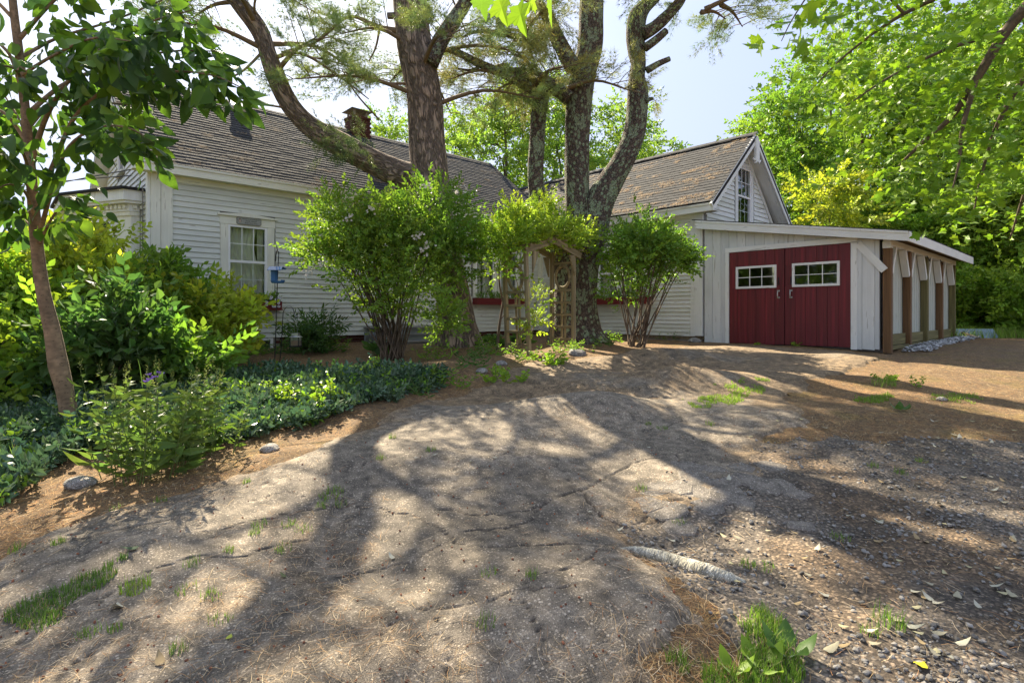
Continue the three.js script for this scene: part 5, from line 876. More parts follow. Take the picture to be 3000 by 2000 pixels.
// --- woodland beyond the garage, behind the house and round the yard
{
  const r = rng(91);
  const wood = (px, d, topPx, tone, opt = {}) => {
    const x = (px - CX) / FOCAL * d, base = onGround(x, -d), H = EYE + (HY - topPx) / FOCAL * d - base.y, w = (opt.w ?? 0.26) * H, blobs = [];
    const layers = opt.layers ?? 5, lowest = opt.low ?? 0.3;
    for (let k = 0; k < layers; k++) { const f = lowest + (0.88 - lowest) * k / (layers - 1), a = k * 2.4 + r(), o = w * 0.55 * Math.sin(Math.PI * clamp(0.25 + f * 0.7, 0, 1)); blobs.push([Math.cos(a) * o, f * H, Math.sin(a) * o, w * (1.05 - f * 0.55), H * 0.13, w * (1.05 - f * 0.55)]); }
    blobs.push([0, H * 0.93, 0, w * 0.4, H * 0.09, w * 0.4, 0.6]);
    return broadleaf({ name: opt.name ?? 'woodland_tree', label: opt.label, group: opt.group, base, height: H, r0: opt.r0 ?? 0.1 + H * 0.007, lean: [(r() - 0.5) * 1.2, (r() - 0.5)], blobs, geos: opt.geos ?? SPRIG.far, tone, vary: 0.3, clumps: opt.clumps ?? 26, per: opt.per ?? 16, clumpR: opt.clumpR ?? 0.75, seed: Math.floor(r() * 1e6), scale: opt.scale ?? 1, bark: opt.bark ?? M.greystem, trunkFrom: 0.2 });
  };
  const G1 = 'trees of the wood beyond the garage', L1 = 'tall sunlit green tree in the wood beyond the garage';
  for (const [px, d, top] of [[2240, 27, 330], [2330, 24, 250], [2440, 28, 130], [2540, 24, 190], [2640, 29, 60], [2730, 23, 190], [2830, 27, 40], [2930, 23, 120], [3040, 27, -40], [3150, 22, 0], [2500, 34, 60], [2760, 36, -40], [2980, 36, -80]]) wood(px, d, top, r() < 0.5 ? GREEN.mid : [0.25, 0.39, 0.03], { label: L1, group: G1, low: 0.16, layers: 7, clumps: 19, per: 12, clumpR: 0.64 });
  wood(2440, 20, 505, GREEN.yellow, { label: 'small yellow-green sapling standing before the wood beyond the garage roof', name: 'sapling', low: 0.25, clumps: 12, per: 12, geos: SPRIG.big, r0: 0.05 });
  for (const [px, d, top] of [[2850, 19, 640], [2950, 18, 560], [3060, 17, 500], [2760, 21, 600], [2660, 21, 560], [2560, 21, 610], [2880, 22, 480]]) wood(px, d, top, GREEN.spring, { label: 'leafy young tree in the thicket beside the garage end', name: 'thicket_tree', group: 'young trees of the thicket', low: 0.08, layers: 5, w: 0.42, clumps: 20, per: 18, geos: SPRIG.big, r0: 0.05, clumpR: 0.6 });
  const G2 = 'trees standing behind the house', L2 = 'open-crowned green tree behind the house roofs';
  for (const [px, d, top] of [[1110, 30, 330], [1330, 27, 330], [1480, 26, 250], [1560, 30, 200], [1660, 27, 300], [1820, 29, 300], [1900, 32, 420]]) wood(px, d, top, [0.22, 0.35, 0.035], { label: L2, group: G2, low: 0.34, clumps: 13, per: 12, clumpR: 0.6, layers: 6 });
  const G3 = 'trees around the yard', L3 = 'tall broad-leaved tree standing round the yard';
  for (const [x, z, H] of [[-15, -2, 10], [-20, -8, 12], [18, -1, 12]]) {
    const base = onGround(x, z), w = H * 0.27, blobs = []; for (let k = 0; k < 5; k++) { const f = 0.25 + k * 0.15, a = k * 2.4; blobs.push([Math.cos(a) * w * 0.4, f * H, Math.sin(a) * w * 0.4, w * (1.1 - f * 0.5), H * 0.13, w * (1.1 - f * 0.5)]); }
    broadleaf({ name: 'yard_tree', label: L3, group: G3, base, height: H, r0: 0.22, blobs, geos: SPRIG.far, tone: GREEN.mid, clumps: 16, per: 12, clumpR: 0.9, seed: Math.floor(r() * 1e6), scale: 1.4, bark: M.bark });
  }
}

// ================================================================== SHRUBS AND GARDEN PLANTS
const world = (px, py, d) => at3(px, py, d);
const rootAt = (px, py) => gp(px, py);
const rooted = (x, d) => onGround(x, -d);
{
  const S = (o) => shrub(o), b = (px, d) => onGround((px - CX) / FOCAL * d, -d);
  S({ name: 'garden_shrub', label: 'big bushy yellow-green shrub in front of the bay window', base: b(180, 8.9), center: world(190, 880, 8.9), radii: [1.2, 1.35, 0.9], stems: 26, stemR: 0.014, geos: SPRIG.mid, tone: GREEN.yellow, count: 1500, seed: 101, fill: 0.4 });
  S({ name: 'garden_shrub', label: 'sunlit fine-leaved shrub behind the slender young trunk', base: b(20, 8), center: world(10, 930, 8), radii: [1.2, 1.1, 0.9], stems: 22, stemR: 0.012, geos: SPRIG.mid, tone: GREEN.spring, count: 1200, seed: 102, fill: 0.4 });
  S({ name: 'garden_shrub', label: 'deep green shrub at the corner board of the farmhouse', base: b(450, 9.2), center: world(450, 900, 9.2), radii: [0.85, 0.95, 0.8], stems: 20, stemR: 0.012, geos: SPRIG.mid, tone: GREEN.mid, count: 950, seed: 103, fill: 0.42 });
  S({ name: 'garden_shrub', label: 'large-leaved dark shrub beside the young tree trunk', base: b(320, 7.2), center: world(335, 990, 7.2), radii: [0.62, 0.75, 0.55], stems: 14, stemR: 0.011, geos: SPRIG.big, tone: GREEN.deep, count: 300, seed: 104, fill: 0.45 });
  S({ name: 'garden_shrub', label: 'spreading yellow-green shrub below the curtained window', base: b(640, 9.4), center: world(615, 955, 9.4), radii: [0.86, 0.48, 0.7], stems: 18, stemR: 0.009, geos: SPRIG.mid, tone: GREEN.yellow, count: 700, seed: 105, fill: 0.5, up: 0.1 });
  S({ name: 'garden_shrub', label: 'low weedy shrub at the foot of the bay window', base: b(-60, 7), center: world(-20, 1060, 7), radii: [1.1, 0.55, 0.8], stems: 14, stemR: 0.008, geos: SPRIG.mid, tone: GREEN.spring, count: 520, seed: 106, fill: 0.5 });
  S({ name: 'garden_shrub', label: 'green undergrowth shrub between the young tree and the window', base: b(500, 7.8), center: world(500, 1075, 7.8), radii: [0.9, 0.35, 0.6], stems: 12, stemR: 0.007, geos: SPRIG.mid, tone: GREEN.mid, count: 360, seed: 107, fill: 0.5 });
  // the rose before the door
  const rose = S({ name: 'rose_bush', label: 'tall arching rose bush with white blossom in front of the door steps', base: b(1150, 10.3), center: world(1125, 745, 10.2), radii: [1.24, 1.08, 0.95], stems: 44, stemR: 0.016, geos: SPRIG.rose, tone: GREEN.rose, count: 1600, seed: 108, fill: 0.5, low: 0.6, spread: 0.4, stemMat: M.greystem });
  { const r = rng(109), l = [[], [], []]; for (const [px, py, d, rx, ry, n] of [[1270, 640, 10.6, 0.8, 0.62, 480], [1330, 740, 10.6, 0.5, 0.5, 240], [1000, 640, 10, 0.5, 0.4, 200], [1300, 940, 9.9, 0.22, 0.3, 80], [930, 740, 10, 0.4, 0.24, 90]]) { const c = world(px, py, d); for (let i = 0; i < n; i++) { const e = rand3(r), q = Math.pow(r(), 0.45), p = V(c.x + e.x * rx * q, c.y + e.y * ry * q, c.z + e.z * rx * q); l[i % 3].push({ m: grown(p, V(e.x, e.y * 0.5 + 0.25, e.z).normalize(), r() * 6.28, 0.75 + r() * 0.6), c: pal(r, px > 1200 && py < 800 ? GREEN.mid : GREEN.rose, 0.3) }); } } l.forEach((q, i) => copies('foliage', rose, SPRIG.rose[i], M.leaf, q));
    const flower = join([0, 1, 2, 3, 4].map((k) => leafShape(0.022, 0.02, 0.1, -0.2, 0.05).rotateX(0.9).rotateY(k * 1.2566))); flower.deleteAttribute('uv'); const f = []; for (const [px, py, n] of [[1090, 615, 16], [1015, 640, 14], [1245, 545, 12], [1350, 555, 14], [1225, 690, 14], [1260, 720, 14], [1235, 740, 10], [950, 770, 14], [915, 790, 10], [900, 805, 8]]) for (let i = 0; i < n; i++) { const p = world(px + (r() - 0.5) * 34, py + (r() - 0.5) * 24, 9.3 + r() * 0.25); f.push({ m: grown(p, rand3(r).add(V(0, 0.4, 1)).normalize(), r() * 6, 0.9 + r() * 0.5), c: C(0.72, 0.68, 0.6) }); } copies('blossom', rose, flower, M.petal, f); }
  S({ name: 'mock_orange', label: 'vase-shaped green shrub with bare brown stems before the wing wall', base: b(1862, 12.4), center: world(1890, 775, 12.4), radii: [1.1, 1.08, 0.85], stems: 26, stemR: 0.017, geos: SPRIG.rose, tone: GREEN.mid, count: 1250, seed: 110, fill: 0.5, low: 0.62, spread: 0.35, stemMat: M.greystem, scale: 1.1 });
  S({ name: 'peony_plant', label: 'dark leafy peony against the clapboards behind the hanging lantern', base: b(905, 11.3), center: world(905, 985, 11.3), radii: [0.42, 0.28, 0.35], stems: 10, stemR: 0.008, geos: SPRIG.lance, tone: GREEN.deep, count: 190, seed: 111, fill: 0.6, up: 0 });
}
// clumps of upright leafy stems
const lanceGeo = [leafShape(0.11, 0.032, 0.12, 0.25), leafShape(0.085, 0.026, 0.1, 0.3)], broadGeo = [leafShape(0.1, 0.062, 0.14, 0.2), leafShape(0.075, 0.05, 0.12, 0.15)];
function upright({ name, label, group, base, n, rad: R, h, geos, tone, seed, per = 16, mat = M.leaf, category = 'plant', spike = false, leafScale = 1, lean = 0.18, sink = 0.02 }) {
  const r = rng(seed), t = thing(name, label, category, base.toArray(), 0, group), stems = [], lists = geos.map(() => []), buds = [];
  for (let i = 0; i < n; i++) {
    const a = r() * 6.283, q = Math.sqrt(r()) * R, x = base.x + Math.cos(a) * q, z = base.z + Math.sin(a) * q, b = V(x, hgt(x, z) - sink, z), H = h * (0.65 + r() * 0.4), e = b.clone().add(V(Math.cos(a) * q * 0.6 + (r() - 0.5) * lean, H, Math.sin(a) * q * 0.6 + (r() - 0.5) * lean)), m = b.clone().lerp(e, 0.5).add(V((r() - 0.5) * 0.04, 0, (r() - 0.5) * 0.04)), c = new THREE.CatmullRomCurve3([b, m, e]);
    stems.push(limb([b, m, e], [0.005, 0.004, 0.002], { sides: 4, sub: 3, cap: false }));
    for (let k = 0; k < per; k++) { const u = 0.12 + 0.86 * (k + r() * 0.5) / per, p = c.getPoint(u), an = k * 2.4 + r() * 0.5, dir = V(Math.cos(an), 0.25 + (r() - 0.5) * 0.7, Math.sin(an)).normalize(), g = Math.floor(r() * geos.length); lists[g].push({ m: grown(p, dir, (r() - 0.5) * 0.8, leafScale * (0.65 + r() * 0.6) * (1.15 - u * 0.55)), c: pal(r, tone, 0.3) }); }
    if (spike) for (let k = 0; k < 22; k++) { const p = e.clone().add(V((r() - 0.5) * 0.02, k * 0.006, (r() - 0.5) * 0.02)); buds.push({ m: grown(p, rand3(r).add(V(0, 0.3, 0)).normalize(), r() * 6, 0.22 * (1.2 - k / 26)), c: pal(r, [0.22, 0.27, 0.07], 0.2) }); }
  }
  obj('stems', own(t, join(stems)), M.vstem ?? (M.vstem = std({ color: C(0.12, 0.17, 0.04), roughness: 0.9 })), t).userData.kind = 'stuff';
  geos.forEach((g, i) => lists[i].length && copies('foliage', t, g, mat, lists[i])); if (buds.length) copies('flower_spikes', t, geos[0], mat, buds);
  return t;
}
const clump = upright({ name: 'flower_clump', label: 'tall bushy clump of leafy stems with a few purple bellflowers', base: rootAt(430, 1375), n: 36, rad: 0.4, h: 0.86, geos: lanceGeo, tone: [0.12, 0.2, 0.03], seed: 121, per: 17, spike: true, leafScale: 1.75 });
{ const r = rng(122), pet = leafShape(0.03, 0.018, 0.1, 0.1, 0.05), f = []; for (const [px, py] of [[438, 1112], [450, 1105], [433, 1098], [462, 1092], [470, 1096], [466, 1104], [430, 1118]]) for (let k = 0; k < 5; k++) { const p = world(px, py, -clump.position.z - 0.1); f.push({ m: grown(p, V(Math.cos(k * 1.256), 0.5, Math.sin(k * 1.256)).normalize(), 0, 0.8 + r() * 0.4), c: C(0.16, 0.09, 0.42) }); } copies('bellflowers', clump, pet, M.petal, f); }
upright({ name: 'flower_clump', label: 'thinner leafy stems with pale spikes leaning beside the bellflower clump', base: rootAt(600, 1330), n: 16, rad: 0.26, h: 0.62, geos: lanceGeo, tone: [0.13, 0.22, 0.03], seed: 123, per: 16, spike: true });
for (const [px, py, n, R, h, seed, label] of [[940, 1215, 9, 0.16, 0.5, 131, 'bright green nettle-like weed standing out of the dark ground cover'], [855, 1190, 8, 0.2, 0.34, 132, 'pale green weed beside the tall nettle-like weed in the ground cover'], [730, 1165, 10, 0.24, 0.3, 133, 'low light green weed in the ground cover below the feeder poles'], [1480, 1110, 8, 0.25, 0.2, 134, 'sunlit leafy weeds at the corner of the needle bank'], [1600, 1062, 8, 0.28, 0.25, 135, 'leafy weeds at the foot of the arbor post']]) upright({ name: 'weed', label, base: rootAt(px, py), n, rad: R, h, geos: broadGeo, tone: GREEN.spring, seed, per: 13 });
for (const [px, py, n, h, seed, label] of [[2600, 1110, 5, 0.1, 136, 'short weeds around the grass tuft on the needle-covered drive'], [2700, 1135, 2, 0.28, 137, 'single upright yellow-green weed on the needle-covered drive'], [2520, 1012, 3, 0.09, 138, 'tiny green weed sprouting under the red garage door'], [2340, 1012, 4, 0.12, 139, 'small leafy weed growing against the right red door'], [2205, 1008, 2, 0.07, 140, 'small sprout at the foot of the other red door']]) upright({ name: 'weed', label: label.replace('the right red door', 'the red door with the bright window'), base: rootAt(px, py), n, rad: 0.12, h, geos: broadGeo, tone: GREEN.spring, seed, per: 12, leafScale: 0.7 });
// low plants along the house and under the trees
{
  const list = [[700, 1032, 'fern'], [745, 1040, 'fern'], [790, 1030, 'fern'], [840, 1035, 'fern'], [935, 1030, 'fern'], [990, 1025, 'fern'], [600, 1062, 'fern'], [560, 1080, 'fern'], [1420, 1020, 'fern'], [1385, 1048, 'fern'], [1460, 1040, 'fern'], [1520, 1058, 'fern'], [1360, 1075, 'fern'], [1290, 1050, 'fern'], [1640, 1032, 'fern'], [1760, 1010, 'fern'], [1800, 1000, 'fern'], [1930, 995, 'fern'], [1980, 996, 'fern'], [1700, 1030, 'fern'], [1180, 1130, 'fern'], [1240, 1150, 'fern'], [1120, 1150, 'fern'], [1310, 1130, 'fern']];
  list.forEach(([px, py], i) => upright({ name: 'fern', label: 'low green fern-like plant growing under the house wall and trees', group: 'low ferns along the house', base: rootAt(px, py), n: 7, rad: 0.24, h: 0.3, geos: lanceGeo, tone: i % 3 ? GREEN.mid : GREEN.deep, seed: 150 + i, per: 12, leafScale: 0.95, lean: 0.4 }));
  for (const [px, py, s, label] of [[1110, 1035, 1, 'broad-leaved hosta at the foot of the rose bush'], [1770, 985, 0.8, 'broad-leaved hosta by the lichen-spotted trunk'], [1450, 1010, 0.8, 'broad-leaved hosta under the double window'], [1530, 1005, 0.7, 'dark hosta at the inner corner of the house']]) upright({ name: 'hosta', label, base: rootAt(px, py), n: 12, rad: 0.2 * s, h: 0.34 * s, geos: [leafFine(0.24, 0.14, 0.16, 0.3), leafFine(0.2, 0.11, 0.16, 0.3)], tone: GREEN.deep, seed: 190 + px, per: 3, mat: M.leaf });
}
// iris: sword leaves
function blade(L, W, bend, r) { const n = 6, T = [], P = (k) => { const t = k / n, w = W * 0.5 * Math.pow(1 - t, 0.55) * (0.7 + 0.6 * t * (1 - t) * 2), y = L * Math.sin(t * Math.PI / 2 * (1 - bend * 0.3)) , z = L * bend * t * t; return [[-w, y * (1 - bend * t * 0.35), z], [0, y * (1 - bend * t * 0.35), z + w * 0.35], [w, y * (1 - bend * t * 0.35), z]]; }; for (let k = 0; k < n; k++) { const [a, b, c] = P(k), [d, e, f] = P(k + 1); T.push([a, b, e], [a, e, d], [b, c, f], [b, f, e]); } return tris(T); }
for (const [px, py, list, label] of [[195, 1262, [[0.62, 0, 0.05], [0.5, 0.5, 0.15], [0.52, -0.8, 0.3], [0.46, -1.2, 0.9], [0.3, 0.9, 0.2]], 'clump of sword-shaped iris leaves at the base of the young tree'], [240, 1200, [[0.5, 1.4, 0.8]], 'iris leaf lying across behind the young trunk'], [430, 1240, [[0.75, -0.2, 0.05], [0.6, 1.0, 0.5], [0.55, 1.3, 0.75]], 'iris leaves rising behind the bellflower clump'], [60, 1300, [[0.7, -1.3, 1.0], [0.6, -1.0, 0.9]], 'arching iris leaves over the dark ground cover']]) {
  const base = rootAt(px, py), t = thing('iris_plant', label, 'plant', base.toArray()), m = M.irisLeaf ?? (M.irisLeaf = (() => { const q = M.leaf.clone(); q.color = C(0.13, 0.25, 0.04); return q; })());
  for (const [L, lean, bend] of list) { const g = obj('sword_leaf', blade(L, 0.042, bend), m, t); g.rotation.set(0, lean > 0 ? 1.3 : -1.3, 0); g.rotateX(Math.abs(lean) * 0.35); g.position.set(lean * 0.05, -0.02, 0); }
}
// glossy ground cover: one mass nobody could count
{
  const poly = [[-250, 1140], [100, 1170], [300, 1150], [560, 1135], [800, 1095], [1000, 1080], [1150, 1085], [1260, 1095], [1290, 1120], [1180, 1160], [1050, 1195], [900, 1235], [760, 1275], [640, 1310], [520, 1330], [400, 1330], [300, 1315], [230, 1345], [150, 1400], [50, 1450], [-200, 1500]].map(([x, y]) => gp(x, y)).map((p) => [p.x, p.z]);
  const r = rng(201), lists = [[], [], []], xs = poly.map((p) => p[0]), zs = poly.map((p) => p[1]), x0 = Math.min(...xs), x1 = Math.max(...xs), z0 = Math.min(...zs), z1 = Math.max(...zs), o = thing('ground_cover', 'dark glossy periwinkle carpeting the bed beside the drive', 'ground cover'); o.userData.kind = 'stuff';
  for (let i = 0; i < 20000; i++) {
    const x = mix(x0, x1, r()), z = mix(z0, z1, r()), s = sdf(poly, x, z) + (fbm(x * 3, z * 3, 203, 3) - 0.5) * 0.5; if (s > 0 || (z > -7 && r() < 0.0)) continue;
    const thick = step(0.34, 0.5, fbm(x * 1.6, z * 1.6, 205, 3)); if (r() > 0.35 + 0.65 * thick) continue;
    const p = V(x, hgt(x, z) + r() * 0.1 * thick, z), dir = V((r() - 0.5) * 2, 0.15 + r() * 0.4, (r() - 0.5) * 2).normalize(); lists[i % 3].push({ m: grown(p, dir, r() * 6.28, 1.15 + r() * 0.6), c: pal(r, r() < 0.12 ? GREEN.mid : GREEN.blue, 0.3) });
  }
  lists.forEach((l, i) => copies('leaves', o, SPRIG.vinca[i], M.waxy, l));
}

// ================================================================== GARDEN THINGS
// --- arbor
{
  const FL = onGround(0.332, -10.9), t = thing('garden_arbor', 'weathered wooden garden arbor with ladder sides and round rings', 'arbor', FL.toArray(), TURN);
  // own axes: x across the opening, -z through it
  const W = 1.32, D = 0.62, y0 = -0.05, top = 2.02, r = rng(301), P = 0.07;
  for (const sx of [0, W]) {
    const side = new THREE.Group(); side.name = 'ladder_side'; t.add(side); side.position.x = sx; const tilt = sx ? -0.02 : 0.02; side.rotation.z = sx ? 0.0 : 0.045;
    const dy = sx ? 0.08 : 0;
    for (const z of [0, -D]) obj('post', box(P, top - y0, P, 0, (top + y0) / 2 + dy, z, 'y'), M.arbor, side);
    for (const y of [0.16, 0.42, 0.68, 0.94, 1.2, 1.78]) obj('rung', box(0.035, 0.05, D - P, 0, y + dy, -D / 2, 'z'), M.arbor, side);
    for (const z of [-D / 2 - 0.045, -D / 2 + 0.045]) obj('slat', box(0.02, 1.3, 0.05, 0.03, 0.56 + dy, z, 'y'), M.arbor, side);
    obj('ring', new THREE.TorusGeometry(0.2, 0.032, 8, 28).scale(1, 1.18, 0.7).rotateY(Math.PI / 2).translate(0.0, 1.49 + dy, -D / 2), M.arbor, side);
  }
  for (const z of [0.06, -D - 0.06]) for (const s of [-1, 1]) obj('arch_rafter', beam([W / 2 + s * (W / 2 + 0.16), top - 0.02, z], [W / 2, top + 0.24, z], 0.13, 0.04), M.arbor, t);
  for (const z of [0.06, -D - 0.06]) for (const s of [0, 1]) obj('bracket', prism(s ? [[0, 0], [-0.16, 0], [0, -0.42]] : [[0, 0], [0.16, 0], [0, -0.42]], 0.04).translate(s ? W - 0.04 : 0.04, top - 0.02, z - 0.02), M.arbor, t);
  for (let k = 0; k < 7; k++) { const u = k / 6 * 2 - 1; obj('top_slat', box(0.045, 0.03, D + 0.34, W / 2 + u * (W / 2 + 0.1), top + 0.33 - Math.abs(u) * 0.24, -D / 2, 'z'), M.arbor, t); }
  for (const x of [W - 0.06, W + 0.06]) obj('ground_stake', box(0.14, 0.015, 0.05, x, 0.1, x > W ? 0 : -D), M.steel, t);
  // the climber on it
  const c = (x, y, z) => t.localToWorld(V(x, y, z)); t.updateMatrixWorld(true);
  const root = onGround(0.05, -10.95), v = thing('climbing_rose', 'bright yellow-green climbing rose heaped over the arbor top', 'climber', root.toArray()), lists = [[], [], []];
  const VINE = [0.3, 0.43, 0.03], heap = (p, rx, ry, n, tone, sc = 1) => { for (let i = 0; i < n; i++) { const e = rand3(r), q = Math.pow(r(), 0.45), w = V(p.x + e.x * rx * q, p.y + e.y * ry * q, p.z + e.z * rx * q); lists[i % 3].push({ m: grown(w, V(e.x, e.y * 0.6 + 0.35, e.z).normalize(), r() * 6.28, sc * (0.75 + r() * 0.6)), c: pal(r, tone, 0.28) }); } };
  heap(c(0.1, 2.38, -0.25), 0.5, 0.22, 210, VINE); heap(c(0.75, 2.5, -0.3), 0.62, 0.2, 270, VINE); heap(c(1.35, 2.4, -0.3), 0.45, 0.2, 170, VINE); heap(c(-0.4, 2.3, -0.3), 0.5, 0.26, 150, GREEN.spring); heap(c(-0.75, 2.05, -0.4), 0.4, 0.3, 90, GREEN.spring); heap(c(-0.55, 1.6, -0.3), 0.32, 0.3, 40, GREEN.spring);
  heap(c(0.05, 0.9, 0.1), 0.09, 0.36, 30, VINE); heap(c(0.0, 0.5, 0.14), 0.08, 0.24, 16, VINE); heap(c(1.8, 2.5, -0.1), 0.3, 0.1, 40, VINE); for (const [x, y] of [[0.0, 2.75], [0.3, 2.85], [0.75, 2.95], [0.9, 3.0], [-0.2, 2.7]]) heap(c(x, y, -0.3), 0.09, 0.22, 36, VINE, 0.9);
  lists.forEach((l, i) => copies('foliage', v, SPRIG.rose[i], M.leaf, l));
  for (const pts of [[root, c(-0.05, 0.8, 0.0), c(0.06, 1.5, -0.3), c(0.1, 2.2, -0.2)], [root, c(0.06, 0.6, 0.1), c(-0.05, 1.2, -0.2), c(-0.3, 2.2, -0.3)], [c(0.1, 2.2, -0.2), c(0.5, 2.4, -0.3), c(1.0, 2.45, -0.3), c(1.5, 2.4, -0.3)], [c(0.5, 2.4, -0.3), c(0.7, 2.7, -0.3), c(0.88, 3.1, -0.3)], [c(0.2, 2.3, -0.2), c(0.1, 2.6, -0.3), c(0, 2.9, -0.3)], [c(1.0, 2.45, -0.3), c(1.6, 2.55, -0.2), c(2.05, 2.52, -0.1)]]) obj('cane', own(v, limb(pts, pts.map((_, i) => 0.012 - i * 0.0025), { sides: 5, sub: 5 })), M.stem, v);
}
// --- bare sapling by the arbor
{
  const base = gp(1457, 1024), d = -base.z, t = thing('bare_sapling', 'thin leafless grey sapling with forked twigs beside the arbor', 'tree', base.toArray());
  for (const s of [[[1457, 1026, 9], [1462, 960, 8], [1475, 880, 7], [1490, 790, 6], [1500, 720, 4]], [[1472, 880, 6], [1462, 820, 5], [1466, 750, 4], [1470, 700, 3]], [[1486, 800, 4], [1510, 780, 2.5], [1522, 770, 2]], [[1500, 790, 3], [1516, 740, 2.5], [1530, 700, 2]], [[1464, 940, 3], [1478, 922, 2]]]) obj('stem', own(t, limb(path(s, d), rad(s, d), { sides: 6, sub: 4 })), M.greystem, t);
}
// --- porch steps
{
  const p = place(5.6, 0, 0), g = hgt(p.x, p.z), t = thing('porch_steps', 'grey painted wooden steps and landing at the farmhouse door', 'steps', [p.x, g, p.z], TURN);
  const Wd = 2.2; [[1.22 - g, 0.95], [1.06 - g, 1.22], [0.9 - g, 1.49]].forEach(([y, z], i) => { obj('tread', box(Wd, 0.035, i ? 0.32 : 1.0, 0, y, i ? z - 0.14 : 0.5), M.grey, t); obj('riser', box(Wd - 0.04, 0.145, 0.025, 0, y - 0.09, z - 0.03), M.greyPaint, t); });
  obj('base_riser', box(Wd - 0.04, 0.2, 0.025, 0, 0.78 - g - 0.06, 1.6), M.greyPaint, t); obj('tread', box(Wd, 0.03, 0.2, 0, 0.9 - g - 0.09, 1.53), M.grey, t);
  for (const s of [-1, 1]) obj('stringer', box(0.04, 0.36, 1.5, s * (Wd / 2 - 0.03), 0.98 - g - 0.05, 0.78), M.greyPaint, t);
  for (let k = 0; k < 9; k++) obj('lattice_strip', beam([-Wd / 2 - 0.02, 0.72 - g, 0.1 + k * 0.1], [-Wd / 2 - 0.02, 1.05 - g, 0.25 + k * 0.1], 0.012, 0.03), M.grey, t);
}
// --- window boxes
function windowBox(label, a0, a1, way, yTop, bloom, o = 0) {
  const L = a1 - a0, mid = (a0 + a1) / 2, p = way === 'front' ? place(mid, yTop - 0.18, 0.13) : place(10.82 - 0.13, yTop - 0.18, mid), t = thing('window_box', label, 'planter', p.toArray(), way === 'front' ? TURN : TURN - Math.PI / 2), r = rng(Math.round(a0 * 100));
  obj('front_board', box(L, 0.17, 0.02, 0, 0.09, 0.1).rotateX(0.1), M.redbox, t); obj('back_board', box(L, 0.17, 0.02, 0, 0.09, -0.095), M.redbox, t); for (const s of [-1, 1]) obj('end_board', box(0.02, 0.165, 0.19, s * (L / 2 - 0.011), 0.088, 0), M.redbox, t); obj('base_board', box(L + 0.05, 0.02, 0.24, 0, -0.012, 0.0), M.redbox, t); obj('soil', box(L - 0.05, 0.02, 0.17, 0, 0.14, 0), M.dark, t);
  const q = thing('window_box_plants', label.replace(/^.*?(?= under| below)/, 'trailing green plants in the red box'), 'plant', t.localToWorld(V(0, 0.15, 0)).toArray()), l = [[], [], []]; t.updateMatrixWorld(true); const w = (x, y, z) => V(x, y, z).applyMatrix4(t.matrixWorld); q.position.copy(w(0, 0.15, 0));
  for (let i = 0; i < 120; i++) l[i % 3].push({ m: grown(w((r() - 0.5) * (L - 0.1), 0.13 + r() * 0.06, (r() - 0.3) * 0.16), V((r() - 0.5) * 1.2, 0.5 + r(), (r() - 0.5) * 1.2).normalize(), r() * 6, 0.4 + r() * 0.35), c: pal(r, GREEN.mid, 0.3) }); l.forEach((e, i) => copies('foliage', q, SPRIG.rose[i], M.leaf, e));
  if (bloom) for (let k = 0; k < 13; k++) { const f = new THREE.Group(); f.name = 'petunia'; q.add(f); const x = L / 2 - 0.06 - r() * 0.3, y = 0.1 + (r() - 0.25) * 0.22, g = join([0, 1, 2, 3, 4].map((j) => leafShape(0.04, 0.04, 0.05, -0.1, 0.02).rotateX(1.1).rotateY(j * 1.2566))); const m = obj('petals', g, M.whitePetal ?? (M.whitePetal = (() => { const c = M.petal.clone(); c.color = C(0.75, 0.73, 0.76); return c; })()), f); const e = obj('eye', new THREE.SphereGeometry(0.009, 6, 5), M.eye ?? (M.eye = std({ color: C(0.06, 0.02, 0.08) })), f); e.position.y = 0.006; const pos = w(x, y, 0.13 + r() * 0.04); f.position.copy(pos).sub(q.position); f.quaternion.setFromUnitVectors(Y, V(st + (r() - 0.5) * 0.6, 0.5, ct).normalize()); }
}
windowBox('red window box of white petunias under the curtained window', 1.12, 2.42, 'front', 1.84, true);
windowBox('long red window box under the double window', 7.95, 9.86, 'front', 2.03, false);
windowBox('red window box below the wing windows', 2.15, 4.2, 'side', 2.03, false);
